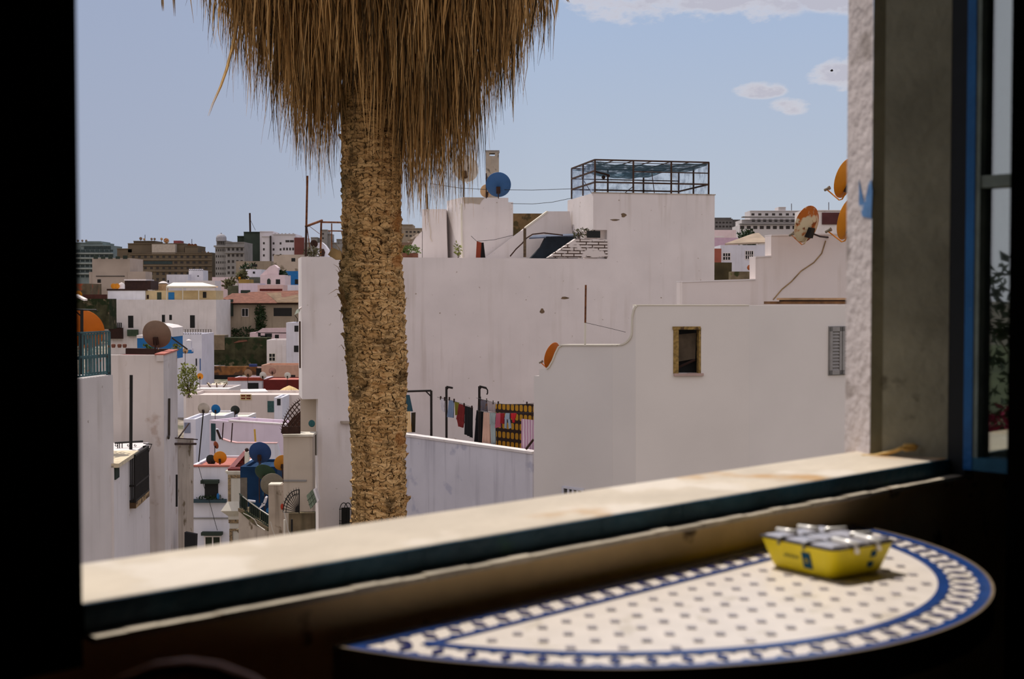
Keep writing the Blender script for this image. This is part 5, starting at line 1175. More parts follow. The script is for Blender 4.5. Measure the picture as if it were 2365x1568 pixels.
for x in (268, 296, 312): b.tube([wbk.hit(x + 3 * math.cos(a) * (1 - a / 8), 1028 + 3 * math.sin(a) * (1 - a / 8)) for a in [i * .6 for i in range(10)]], .008, 5)
for k in range(4): b.tube([wbk.hit(331, 1024 + 11 * k), wbk.hit(350 - k * 4, 1026 + 10 * k)], .009, 5)
b.tube([wbk.hit(331, 1024), wbk.hit(351, 1025), wbk.hit(336, 1062)], .009, 5); b.build('scrollwork', iron, r)
pole('tall dark pole standing against the alley wall above the balcony', 303, 866, 302, 1050, 28.0, .036, iron)
# taller house behind with the coral coping
w2 = W(220, 30, 378, 30.0); w2s = W(377, 30, 412, 33)
zc2 = w2.uz(300, 820)[1]; g2 = gz(30)
r2 = root('coral_edge_house', 'tall white house with a coral edged roof carrying the brown dish', 'house', w2, 220, 410, g2)
ua, ub2 = w2.uz(200, 900)[0], w2.uz(378, 900)[0]
pA_, pB_ = w2.pt(ub2, 0, 0), w2s.hit(410, 900); pB_.z = 0
back1 = Vector((w2.pt(ua, 0, -3.4).x, pB_.y + .4, 0))
poly = [w2.pt(ua, 0, 0), pA_, pB_, back1]
b = MB(); b.prism([Vector((p.x, p.y, g2)) for p in poly], (0, 0, zc2 - .14 - g2))
inn = [w2.pt(ua, 0, -.16), w2.pt(ub2 - .1, 0, -.16)]
b.pbox(w2, ua, ub2, zc2 - .14, zc2, -.16, 0); sA, sB = w2s.uz(378.2, 900)[0], w2s.uz(409.5, 900)[0]; b.pbox(w2s, sA, sB, zc2 - .14, zc2, -.16, 0); b.build('wall', M('rain_stained_white_plaster', (202, 192, 186), var=.07, scale=.9, streak=.6, scol=(140, 120, 104), patch=((176, 160, 150), .62, 1.6), spec=.1), r2)
b = MB(); b.pbox(w2s, sA, sB, zc2, zc2 + .035, -.2, .03); b.build('coping', coral, r2)
b = MB(); b.prism([Vector((p.x, p.y, zc2 - .13)) for p in (w2.pt(ua + .1, 0, -.17), w2.pt(ub2 - .15, 0, -.17), pB_ + Vector((-.3, -.3, 0)), back1 + Vector((0, -.1, 0)))], (0, 0, .03)); b.build('roof', maroon, r2)
b = MB(); b.prism([Vector((p.x, p.y, zc2 - .13)) for p in (back1, pB_ + Vector((-.2, 0, 0)), pB_ + Vector((-.2, .2, 0)), back1 + Vector((0, .2, 0)))], (0, 0, .17)); b.build('back_parapet', dkbrown, r2)
MB().tube([w2s.hit(391, 920, .03), w2s.hit(390.5, 1005, .03), w2s.hit(389, 1012, .05)], .03, 6).build('drain_pipe', M('dark_streak_pipe', (62, 54, 44)), r2)
dish('brown grey dish on the coral edged roof seen from behind', 361, 773, 31.5, 33, browndish, aim=(.06, 1, .3), pole=zc2 - .1)
w3 = W(408, 32.6, 447, 34.0); r3 = root('lower_alley_house', 'lower house below the coral edged one with rusty rods on its wall', 'house', w3, 408, 447, gz(33))
b = MB(); b.ppoly(w3, [(411, 1900), (411, 1012), (447, 1012), (447, 1900)], -2.2, 0); b.ppoly(w3, [(404, 1012), (408, 958), (424, 958), (430, 985), (432, 965), (436, 1012)], -.6, -.3); b.build('wall', grimy, r3)
b = MB(); b.rod(w3.hit(384, 1025, .1), w3.hit(452, 1025, .1), .03); b.rod(w3.hit(397, 1011, .1), w3.hit(456, 1015, .1), .015); b.build('rod', rustdark, r3)
b = MB(); b.rod(w3.hit(436, 978, .1), w3.hit(413, 1010, .1), .02); b.build('strut', rustdark, r3)
MB().tube([w2s.hit(408, 1096, .02) , w2s.hit(408, 1170, .02)], .025, 5).build('wall_crack_pipe', iron, r2)
tag(MB().prism([P(426, 1229, 31.5), P(452, 1234, 31.9), P(450, 1300, 31.9), P(426, 1300, 31.5)], (.02, .12, 0)).build('dark_board', dark), 'black panel hanging on the lower alley house just above the sill', 'panel')

# ================================================================== the middle of the alley
def simple(name, label, cat, m, *boxes, Y=60, group=None):
    w = W(boxes[0][0], Y); r = root(name, label, cat, w, boxes[0][0], boxes[0][2], w.uz(boxes[0][0], max(b_[3] for b_ in boxes))[1], group); bb = MB()
    for x0, y0, x1, y1, d in boxes: prect(bb, w, x0, y0, x1, y1, -d, 0)
    bb.build('body', m, r); return r, w
# white house with dark blinds
hY = 60
rh, wh, _ = house('blind_house', 'white house with two dark window blinds at the end of the alley', hY, 440, 1076, 562, 4, white2, roof=coral, ph=.12, holes=((473, 1116, 504, 1150),), wins=((475, 1240, 508, 1275, M('green_dark_glass', (46, 54, 40), rough=.2, var=.3, scale=1)),))
b = MB(); prect(b, wh, 467, 1107, 507, 1115, 0, .35); prect(b, wh, 468, 1227, 515, 1234, 0, .35); b.build('blind_box', dkgreen, rh)
b = MB(); prect(b, wh, 440, 1195, 562, 1198, 0, .05); b.build('string_course', greyc, rh)
b = MB(); prect(b, wh, 440, 1074, 562, 1078, -.2, .06); b.build('roof_edge', coral, rh)
r = root('planter_row', 'dark planter box of small plants under the upper blind', 'planter', wh, 447, 524, wh.uz(480, 1158)[1]); b = MB(); prect(b, wh, 445, 1152, 524, 1159, .02, .3); b.build('trough', M('blue_grey_trough', (54, 70, 76)), r)
leafy_clump(r, wh.hit(484, 1151, .16), .78, .1, .1, 80, .14, leafd, stems=0)
tag(MB().lathe(wh.hit(503.5, 1152, .16), [(.05, 0), (.07, .1), (.05, .22), (.02, .26)], 10).build('bottle', bluepaint), 'small blue bottle standing at the end of the planter row', 'bottle')
dish('blackened dish on the roof edge beside the golden one', 487, 1062, 61.5, 12, blackdish, aim=(.1, 1, .2), pole=-8.9)
dish('golden orange dish on the coral roof edge of the blind house', 508, 1057, 60.5, 15, orange, aim=(-.05, 1, .2), pole=-8.9)
pole('thin dark aerial rod leaning on the roof of the blind house', 470, 948, 458, 1076, 61.5, .03, iron, name='aerial', cat='aerial')
wire_('thin cable hanging down the front of the blind house', [(459, 1078), (470, 1120), (484, 1160), (495, 1200), (502, 1225)], 59.6, .012)
# pink stair, ornate pavilion
wSt = W(523, 57); r = root('pink_stair', 'pink outdoor stair climbing behind the ornate chimney pavilion', 'stair', wSt, 523, 572, wSt.uz(540, 1086)[1])
b = MB(); b.ppoly(wSt, [(522, 1086), (562, 1042), (566, 1042), (566, 1050), (536, 1086)], -.4, 0); b.build('banister', M('pink_stair_paint', (212, 150, 152), var=.08), r)
b = MB()
for i in range(5): x, y = 540 + i * 6, 1086 - i * 8; b.ppoly(wSt, [(x, y), (x, y - 7), (x + 9, y - 7), (x + 9, y)], -1.2, -.05)
b.build('step', maroon, r)
r = root('gate_pillar', 'cream pillar with a round knob at the top of the pink stair', 'pillar', wSt, 566, 574, wSt.uz(570, 1078)[1]); b = MB(); prect(b, wSt, 566, 1044, 574, 1085, -.25, .1); b.build('shaft', cream, r); MB().ball(wSt.hit(570, 1039), .09).build('knob', rustdark, r)
wPv = W(524, 54); rP = root('ornate_pavilion', 'cream tower with mosaic borders and a flared ledge above the alley', 'tower', wPv, 524, 556)
mosaic = bpy.data.materials.new('mosaic_border'); mosaic.use_nodes = True; t = mosaic.node_tree; n, l = t.nodes, t.links; vo = n.new('ShaderNodeTexVoronoi'); vo.inputs['Scale'].default_value = 16; tcn = n.new('ShaderNodeTexCoord'); l.new(tcn.outputs['Object'], vo.inputs['Vector']); rmp = n.new('ShaderNodeValToRGB'); l.new(vo.outputs['Color'], rmp.inputs[0]); rmp.color_ramp.elements[0].color = srgb(52, 44, 34); rmp.color_ramp.elements[1].color = srgb(168, 138, 96); l.new(rmp.outputs[0], n['Principled BSDF'].inputs['Base Color'])
b = MB(); prect(b, wPv, 526, 1090, 558, 1172, -.7, 0); prect(b, wPv, 527, 1190, 554, 1200, -.7, 0); b.ppoly(wPv, [(530, 1204), (530, 1700), (553, 1700), (553, 1204)], -.7, -.02); b.build('shaft', cream, rP)
b = MB(); prect(b, wPv, 521, 1087, 560, 1091, -.75, .06); prect(b, wPv, 524, 1091, 560, 1095, -.72, .03); b.build('cornice', cream, rP)
b = MB(); prect(b, wPv, 526, 1083, 560, 1088, -.7, 0); b.build('cap', maroon, rP)
b = MB(); prect(b, wPv, 527, 1097, 533, 1173, 0, .02); prect(b, wPv, 533, 1097, 555, 1104, 0, .02); prect(b, wPv, 528, 1200, 552, 1208, 0, .02); prect(b, wPv, 530, 1221, 537, 1262, 0, .02); prect(b, wPv, 537, 1221, 553, 1226, 0, .02); b.build('mosaic_band', mosaic, rP)
b = MB(); u0, u1, z0, z1 = wPv.rect(526, 1158, 552, 1178); f_ = .24
b.hexa([wPv.pt(u0 - f_, z0, .25), wPv.pt(u1 + f_ * .3, z0, .25), wPv.pt(u1 + f_ * .3, z0, -.8), wPv.pt(u0 - f_, z0, -.8), wPv.pt(u0, z1, .02), wPv.pt(u1, z1, .02), wPv.pt(u1, z1, -.7), wPv.pt(u0, z1, -.7)]); b.hexa([wPv.pt(u0 + .02, z0 - .25, .02), wPv.pt(u1, z0 - .25, .02), wPv.pt(u1, z0 - .25, -.7), wPv.pt(u0 + .02, z0 - .25, -.7), wPv.pt(u0 - f_, z0, .25), wPv.pt(u1 + f_ * .3, z0, .25), wPv.pt(u1 + f_ * .3, z0, -.8), wPv.pt(u0 - f_, z0, -.8)]); b.build('flared_ledge', cream, rP)
# blue house and the dishes on it
rb, wb, _ = house('blue_house', 'deep blue limewashed house squeezed between pavilion and annex', 51, 555, 1078, 640, 2.5, deepblue, ph=.1)
b = MB(); prect(b, wb, 556, 1103, 571, 1180, -.02, .02); b.build('arch_niche', M('grey_niche', (110, 102, 92), var=.2, scale=3), rb)
dish('large navy blue dish above the deep blue house', 600, 1046, 49.5, 25.5, navydish, aim=(.02, 1, .25), pole=-6.7)
dish('dark green dish tucked below the navy blue one', 612, 1094, 48.0, 25, greendish, aim=(.2, .9, .6), pole=-7.5, arm=False)
dish('large grey dish below the dark green one', 629, 1120, 46.5, 27, greydish, aim=(-.1, 1, .2), pole=-9)
dish('orange dish half hidden by the annex block', 651, 1069, 46.8, 18, amber, aim=(-.5, .9, .2), pole=-7.5)
wPl = W(621, 44); r = root('alley_pillar', 'plain grey plastered pier between the blue house and the fan grille', 'pier', wPl, 621, 650); b = MB(); prect(b, wPl, 621, 1120, 651, 1500, -.45, 0); b.build('shaft', grimy, r); b = MB(); prect(b, wPl, 620, 1118, 648, 1121, -.47, .02); b.build('cap', cream, r)
wLn = W(640, 45.5); tag(MB().ppoly(wLn, [(652, 1140), (660, 1000), (664, 1000), (664, 1300), (645, 1300), (650, 1180)], -.2, 0).build('dark_passage', M('cluttered_brown_passage', (60, 40, 30), var=.4, scale=4, patch=((130, 60, 40), .62, 6))), 'dark cluttered passage wall beside the annex block', 'wall')
# sloping balcony stair with green railing
wDs = W(551, 47.5, 622, 46)
r = root('stained_stair', 'stained cream stair wall sloping down beneath the green railing', 'stair', wDs, 551, 622); b = MB(); b.ppoly(wDs, [(551, 1175), (562, 1178), (590, 1204), (622, 1222), (622, 1700), (551, 1700)], -.5, 0); b.build('wall', grimy, r)
b = MB(); b.ppoly(wDs, [(553, 1173), (563, 1176), (592, 1202), (622, 1218), (622, 1226), (588, 1210), (560, 1184), (553, 1180)], -.55, .06); b.build('edge', mossy, r)
r = root('stair_railing', 'dark green panel railing descending in front of the deep blue house', 'railing', wDs, 553, 622, wDs.uz(600, 1214)[1])
b = MB(); b.rod(wDs.hit(553, 1140), wDs.hit(622, 1192), .025); b.rod(wDs.hit(554, 1172), wDs.hit(622, 1216), .02); b.build('rail', dkgreen, r)
b = MB()
for i in range(16): x = 554 + i * 4.4; b.rod(wDs.hit(x, 1141 + (x - 553) * .75), wDs.hit(x, 1172 + (x - 554) * .64), .014, 5)
b.build('baluster', dkgreen, r)
b = MB()
for x0, x1 in ((554, 568), (576, 598), (600, 620)): b.ppoly(wDs, [(x0, 1144 + (x0 - 553) * .75), (x1, 1144 + (x1 - 553) * .75), (x1, 1170 + (x1 - 554) * .64), (x0, 1170 + (x0 - 554) * .64)], -.04, -.02)
b.build('panel', M('dark_green_panel', (34, 44, 36), var=.3, scale=6), r)
tag(MB().tube([P(560, 1146, 45), P(580, 1162, 45), P(600, 1176, 45), P(622, 1190, 44)], .018, 6).build('white_cable', M('white_cable', (196, 190, 180))), 'white cable running down along the green stair railing', 'cable')
tag(MB().tube([P(562, 1185, 45), P(578, 1193, 45), P(588, 1200, 45), P(594, 1212, 45), P(612, 1224, 44.5)], .018, 6).build('white_cable', M('white_cable', (196, 190, 180))), 'white cable looping over the stained stair wall', 'cable')
tag(MB().tube([P(625, 1205, 43.3), P(630, 1225, 43.3), P(636, 1240, 43.3), P(643, 1252, 43.3)], .016, 6).build('white_cable', M('white_cable', (196, 190, 180))), 'white cable hanging across the grey plastered pier', 'cable')
tag(MB().tube([P(655, 1180, 39.0), P(661, 1200, 39.0), P(666, 1225, 39.0), P(673, 1240, 39.0)], .014, 6).build('white_cable', M('white_cable', (196, 190, 180))), 'white cable dangling in front of the mossy wall', 'cable')
r = E('lamp_arm', 'white lamp arm sticking out in front of the deep blue house', 'lamp', P(582, 1157, 46)); MB().rod(P(573, 1156, 46), P(590, 1158, 46), .04, 8).build('shade', white2, r)
r = E('broken_chair', 'white plastic chair piled by the foot of the green railing', 'chair', P(608, 1175, 45)); b = MB(); b.prism([P(606, 1165, 45), P(612, 1148, 45), P(615, 1150, 45), P(611, 1164, 45)], (0, .3, 0)); b.build('backrest', white2, r)
b = MB(); b.rod(P(606, 1165, 45), P(598, 1176, 45), .02); b.rod(P(612, 1164, 45), P(600, 1174, 45), .02); b.build('leg', white2, r); b = MB(); b.prism([P(604, 1164, 45), P(613, 1163, 45), P(612, 1168, 45.3), P(604, 1168, 45.3)], (0, 0, .03)); b.build('seat', white2, r)
tag(MB().prism([P(615, 1176, 45.3), P(620, 1172, 45.3), P(621, 1184, 45.3), P(615, 1182, 45.3)], (0, .2, 0)).build('blue_bag', bluepaint), 'small bright blue bag beside the white plastic chair', 'bag')
tag(MB().prism([P(545, 1224, 49.5), P(553, 1222, 49.5), P(580, 1252, 49.5), P(570, 1256, 49.5)], (0, .6, 0)).build('stone_lintel', mossy), 'old mossy stone slab leaning at the bottom of the alley', 'slab')
for i, (x0, y0, y1, m_) in enumerate(((657, 1200, 1260, cream), (674, 1199, 1270, iron))): pole(['pale post standing before the mossy wall', 'thin black post standing before the mossy wall'][i], x0, y0, x0, y1, 38.8, .03, m_, name='post')
tag(MB().ball(P(652, 1170, 44), .06, sc=(1, 1, 1.8)).build('red_jug', M('red_plastic', (170, 60, 40))), 'red plastic jug in the passage beside the fan grille', 'jug')

# ================================================================== pink and white terraces further down
rt, wt_, _ = house('pink_terrace_house', 'low pale pink terrace house with two dark roof rods', 74, 484, 976, 660, 2.4, lilac, ph=.2, yaw=-3)
b = MB(); prect(b, wt_, 528, 974, 660, 977, -.2, .04); b.build('coping', white, rt)
hole(rt, wt_, 488, 978, 498, 1018, m=M('teal_door', (40, 62, 66)), name='door')
w9 = W(484, 68); r = root('swooping_parapet', 'white parapet wall with a swooping top edge below the pink terrace', 'parapet', w9, 484, 645)
b = MB(); b.ppoly(w9, [(498, 1300), (498, 990), (503, 992), (508, 1006), (514, 1014), (530, 1020), (546, 1023), (640, 1024), (650, 1060), (650, 1300)], -.25, 0); b.build('wall', white2, r)
b = MB(); b.ppoly(w9, [(514, 1013), (530, 1018.6), (546, 1021.6), (640, 1022.4), (640, 1024), (546, 1023.5), (530, 1020.5), (513, 1015)], -.3, .04); b.build('coping', M('pink_coping', (206, 164, 160)), r)
pole('dark rod on the pink terrace nearest the teal door', 516, 976, 513, 1016, 67.4, .03, dkbrown, name='rod', cat='rod'); pole('dark rod on the pink terrace next to the yellow pipe', 537, 977, 534, 1021, 67.4, .03, dkbrown, name='rod', cat='rod')
pole('yellow pipe with a dark cap on the pink terrace', 588, 991, 590, 1020, 67.4, .05, M('yellow_pipe', (196, 156, 70)), name='pipe', cat='pipe')
tag(MB().rod(P(501, 992, 67.2), P(510, 1014, 67.2), .07, 6).build('leaning_plank', dkbrown), 'short brown plank leaning in the swoop of the white parapet', 'plank')
dish('rust red dish edge at the side of the white parapet', 498, 1028, 66.8, 9, M('rust_red_dish', (140, 70, 44), var=.2), aim=(.6, .7, .2), pole=-8.6, arm=False)
rr, wr_, _ = house('white_box_house', 'small white cube house carrying the sky blue round dish', 84, 450, 960, 519, 4, white2, roof=cream, ph=.15, holes=((460, 973, 464, 977), (472, 973, 476, 977)))
house('low_white_box', 'low white roof box carrying the dark round dish', 88, 520, 962, 572, 3, white, roof=cream, ph=.15)
house('side_white_house', 'narrow white house at the alley edge next to the cube house', 78, 424, 968, 452, 4, white2, ph=.25, holes=((426, 976, 440, 1000, M('blue_grey_wall', (120, 124, 140), var=.1)),))  # includes a blue grey panel on the wall front
dish('pale worn dish almost lost against the long pinkish wall', 470, 944, 83, 14, M('worn_pale_dish', (176, 164, 150), var=.2), aim=(.1, 1, .2), pole=-7.5)
dish('bright sky blue dish on the small white cube house', 498, 945, 83, 11, M('sky_blue_dish', (30, 98, 150)), aim=(.15, 1, .2), pole=-7.5)
dish('dark round dish with a pale foot on the low roof box', 543, 947, 87, 10.5, blackdish, aim=(0, 1, .2), pole=-8)
tag(MB().rod(P(572, 968, 87.5), P(590, 967, 87.5), .11, 12).build('blue_barrel', M('blue_barrel', (44, 64, 110))), 'blue barrel lying on the roof by the dark dish', 'barrel')
rk, wk, _ = house('long_pinkish_house', 'wide plain pinkish wall behind the sky blue and dark dishes', 96, 430, 912, 702, 5, M('plain_pinkish_plaster', (206, 192, 184), var=.06, scale=.6, streak=.3, spec=.1), ph=.2, holes=((618, 926, 633, 952, M('teal_shutter_door', (60, 88, 86), var=.2, scale=8)),))
house('white_stair_block', 'small white block with a dark window beside the teal shutter door', 93, 633, 918, 652, 3, white2, holes=((640, 921, 648, 936),))
w_a = W(556, 94); r = root('white_awning', 'thin white awning above a red and cream window', 'awning', w_a, 556, 622, w_a.uz(580, 908)[1]); b = MB(); b.prism([w_a.hit(556, 908, .3), w_a.hit(619, 907, .3), w_a.hit(612, 901, -1), w_a.hit(555, 902, -1)], (0, 0, .1)); b.build('sheet', white, r)
win(rk, wk, 557, 912, 579, 922, frame=M('cream_frame', (200, 180, 130)), pane=M('red_brown_pane', (110, 50, 34), var=.3, scale=2), bars=(1, 1), fw=.05)
rj, wj, _ = house('long_low_house', 'long low white roof house with two small dark windows in shade', 106, 424, 898, 528, 5, white, ph=.2, holes=((478, 904, 494, 911), (504, 904, 514, 911)))
rs, wS2, _ = house('red_roof_house', 'white house with a red roof edge and one dark square window', 118, 526, 876, 608, 5, white2, roof=coral, ph=.2, holes=((573, 884, 597, 902),))
b = MB(); prect(b, wS2, 526, 872, 608, 879, -.3, .08); b.build('roof_edge', M('red_brown_edge', (150, 66, 48), var=.15), rs)
rm_, wm_, _ = house('dark_red_house', 'dark red terrace wall behind the thatched parasol', 114, 608, 877, 692, 4, maroon, roof=coral, ph=.1)
r = E('thatched_parasol', 'straw thatched parasol on a roof terrace against the dark red wall', 'parasol', P(668, 925, 105))
k = 105 / F; c_ = P(668, 890, 105); MB().lathe(c_ - Vector((0, 0, 14 * k)), [(25 * k, 0), (24 * k, 2 * k), (14 * k, 8 * k), (.02, 14 * k)], 14).build('canopy', M('straw_thatch', (206, 176, 124), var=.2, scale=8, bump=.6), r); MB().rod(c_, P(668, 930, 105), .05, 6).build('pole', stemb, r)
plant('leafy green shrub beneath the thatched parasol', 680, 914, 103, 26, 18, 120, .35, leafd, name='terrace_shrub')
r = E('crumpled_awning', 'crumpled cream awning cloth over a small roof terrace', 'awning', P(502, 900, 112)); wA2 = W(478, 112); b = MB()
sheet(b, lambda s, t_: wA2.pt(wA2.uz(479 + 46 * s, 890)[0], wA2.uz(500, 885 + 14 * t_)[1] + .2 * noise.noise(Vector((s * 8, t_ * 3, 0))), .4 * noise.noise(Vector((s * 7, t_ * 3, 5))) + 1.2 * t_), 24, 8); b.build('cloth', M('cream_cloth', (222, 208, 186), var=.1), r, fix=False)
b = MB()
for x0, x1 in ((478, 490), (500, 501), (524, 512)): b.rod(wA2.hit(x0, 884, 1.3), wA2.hit(x1, 899, 1.3), .05)
b.build('strut', stemb, r)
house('pink_brown_house', 'pale terracotta pink terrace wall with dishes in front', 128, 604, 843, 694, 4, M('terracotta_pink_plaster', (190, 150, 128), var=.08, streak=.2), ph=.3, holes=((672, 866, 682, 872),))
dish('faint rust ringed dish on the terracotta pink terrace', 629, 857, 124, 8.5, M('faded_rust_dish', (160, 120, 104), var=.2, scale=4), pole=-6.6, aim=(0, 1, .2))
dish('pale grey dish at the corner of the dark red terrace', 607, 867, 117, 8.5, whitedish, pole=-7, aim=(.2, 1, .2))
dish('small white dish on a mast above the thatched parasol', 664, 867, 110, 7.5, whitedish, pole=-9, aim=(0, 1, .2))
dish('brown dish on the red roof edge beside the rusty sheets', 573, 862, 117, 9.5, M('tan_brown_dish', (150, 118, 92)), pole=-7, aim=(.1, 1, .2))
rq, wq = simple('rusty_sheet_wall', 'row of rusty orange corrugated sheets below the ruined wall', 'wall', M('rusty_orange_sheets', (156, 106, 62), var=.35, scale=1.5, patch=((96, 70, 50), .5, 1.2)), (486, 846, 592, 866, .5), (592, 850, 604, 872, .6), Y=130)
hole(rq, wq, 490, 866, 560, 876, m=dark, name='dark_strip'); hole(rq, wq, 592, 850, 603, 868)  # first one is a dark strip along the foot of the sheets
simple('blue_tarp', 'small blue tarpaulin bundle on top of the rusty sheets', 'tarpaulin', M('blue_tarp', (56, 66, 110)), (575, 841, 592, 847, .5), Y=129)
# house with crenels and its lantern
rc_, wc_, _ = house('crenellated_house', 'white house with a toothed parapet behind the green shrub', 122, 392, 771, 466, 5, white2, ph=.2, holes=((452, 828, 455, 845), (461, 828, 464, 856, M('blue_grey_drain', (90, 110, 150)))))
b = MB()
for i in range(13): x = 394 + i * 5.6; b.ppoly(wc_, [(x, 772), (x, 768.5), (x + 1.6, 767), (x + 3.2, 768.5), (x + 3.2, 772)], -.2, 0)
b.build('battlement', white2, rc_)
house('side_slit_house', 'white house with two slit windows beside the toothed parapet house', 128, 466, 790, 487, 5, white, ph=.4, holes=((477, 821, 479, 839), (482, 816, 484, 836)), yaw=4)
wla = W(429, 116); r = root('roof_lantern', 'small white roof turret with a pointed cap on a bright blue base', 'turret', wla, 411, 443, wla.uz(430, 818)[1])
b = MB(); prect(b, wla, 431, 788, 441, 810, -.4, 0); b.build('shaft', white2, r); b = MB(); cc_ = wla.hit(436, 786, -.2); kk = 116 / F; b.lathe(cc_ - Vector((0, 0, 0)), [(6.4 * kk, 0), (5 * kk, .6 * kk), (.02, 3 * kk)], 12); b.build('cap', white, r)
b = MB(); prect(b, wla, 411, 808, 443, 816, -.6, .1); b.build('base', bluepaint, r); b = MB(); prect(b, wla, 411, 804, 419, 809, -.4, .05); prect(b, wla, 441, 804, 444, 812, -.4, .05); b.build('merlon', white2, r)
dish('tan dish standing in front of the little blue based turret', 428, 810, 112, 6.5, tandish, pole=-5.5, aim=(.1, 1, .2))
dish('orange dish beside the green shrub', 462, 869, 108, 7.5, orange, pole=-8, aim=(.1, 1, .2))
plant('light green shrub growing over the alley wall beside the coral edged house', 434, 878, 46, 50, 82, 420, .14, leafy, name='shrub', stems=12)
r = E('blue_house', 'bright blue house with a white domed roof behind the brown dish', 'house', P(357, 812, 58)); wbl = W(316, 58); b = MB(); prect(b, wbl, 317, 777, 396, 830, -2, 0); b.build('wall', bluepaint, r)
b = MB(); prect(b, wbl, 328, 757, 397, 778, -2, -.1); b.ppoly(wbl, [(328, 757), (340, 752), (362, 748), (385, 752), (397, 757)], -2, -.1); prect(b, wbl, 316, 774, 330, 781, -.8, .03); b.build('roof', white, r)
plant('yellow green plant at the foot of the brown dish', 408, 802, 33.5, 16, 14, 50, .09, leafy, name='roof_plant', stems=3); plant('small leafy plant between brown dish and blue house', 345, 803, 33.0, 26, 14, 60, .09, leafg, name='roof_plant', stems=3)
tag(MB().rod(P(398, 781, 33), P(432, 806, 34.5), .02, 6).build('leaning_rod', iron), 'dark rod slanting from the brown dish towards the turret', 'rod')
for i, x in enumerate((262, 276, 288)): tag(MB().lathe(P(x, 803, 33.4), [(.04, 0), (.055, .05), (.05, .09), (.01, .1)], 10).build('clay_pot', terra), ['clay pot on the coral edged roof nearest the teal railing', 'middle clay pot on the coral edged roof', 'clay pot on the coral edged roof nearest the brown dish'][i], 'pot', 'clay pots on the coral edged roof')

# ruin, ivy house, pink houses
ru, wu = simple('ruined_wall', 'dark overgrown ruined wall in the middle of the town', 'ruin', ruin, (486, 783, 520, 843, 3), (520, 780, 616, 846, 3), Y=150)
b = MB(); prect(b, wu, 489, 774, 519, 808, -2, .05); b.build('plaster_patch', M('peeling_tan_plaster', (120, 104, 84), var=.2, scale=1.2), ru)
b = MB(); b.ppoly(wu, [(540, 791), (552, 786), (570, 785), (572, 788), (542, 792)], -1, .1); b.build('tile_edge', terra, ru)
rpk, wpk_, _ = house('pink_gable_house', 'pale pink house with a sloping roof line and dark objects on its terrace', 160, 577, 768, 662, 5, M('soft_pink_plaster', (204, 178, 180), var=.06, spec=.1), ph=.2)
b = MB(); b.ppoly(wpk_, [(590, 769), (606, 758), (662, 757), (662, 770)], -.4, 0); b.build('gable', M('soft_pink_plaster'), rpk) if 'soft_pink_plaster' not in MATS else b.build('gable', MATS['soft_pink_plaster'], rpk)
for i, (x0, y0, x1, y1) in enumerate(((596, 768, 602, 777), (612, 770, 628, 779), (635, 773, 644, 781), (602, 775, 616, 782))): hole(rpk, wpk_, x0, y0, x1, y1, name='terrace_window')
house('tall_white_house', 'tall white house with two dark windows against the big white house corner', 140, 661, 745, 705, 5, white2, ph=.2, holes=((680, 752, 690, 766), (679, 798, 690, 813)))
rl, wl_, _ = house('cross_window_house', 'white house with a four pane window below the pink gable house', 145, 616, 785, 676, 5, white, ph=.25, wins=((622, 817, 635, 833, dark, (1, 1)),), frame=cream)
b = MB(); prect(b, wl_, 653, 797, 662, 842, 0, .3); b.build('bright_pier', white, rl)
# tiled roof house
rti, wti, zti = house('tiled_roof_house', 'old beige house with a red tiled roof and dark chimneys', 185, 499, 701, 705, 7, beige, ph=0, wins=((559, 713, 573, 730, dark, (1, 0)),), holes=((632, 711, 674, 730), (520, 735, 530, 755), (506, 756, 531, 771, M('whitish_pane', (150, 160, 170)))))
T3 = lambda px, py, Y: P(px, py, Y)
b = MB()
b.prism([T3(497, 700, 184), T3(592, 700, 184), T3(568, 679, 189), T3(536, 679, 189)], (0, .2, .12)); b.prism([T3(592, 700, 184), T3(620, 700, 184), T3(690, 700, 184), T3(700, 672, 190), T3(578, 676, 190), T3(569, 679, 189)], (0, .2, .12)); b.build('tiled_roof', terra, rti)
b = MB(); b.prism([T3(640, 699, 183.9), T3(700, 699, 183.9), T3(700, 674, 189.8), T3(615, 679, 189)], (0, .15, .14)); b.build('mossy_tiles', M('lichen_tile', (116, 94, 72), var=.25, scale=1), rti)
b = MB(); prect(b, wti, 497, 699.5, 700, 703, -.2, .5); b.build('eaves', dkbrown, rti)
b = MB(); prect(b, wti, 512, 691, 521, 730, 0, .8); prect(b, wti, 531, 691, 539, 730, 0, .8); b.build('chimney', dkgreen, rti)
r = root('ivy_growth', 'dark ivy climbing the front of the tiled roof house', 'ivy', wti, 590, 618, wti.uz(600, 775)[1])
leafy_clump(r, wti.hit(602, 738, .4), .8, .4, 2.4, 420, .45, leafd, stems=0); leafy_clump(r, wti.hit(560, 770, .4), 2.6, .4, .9, 260, .45, leafd, name='low_foliage', stems=0)
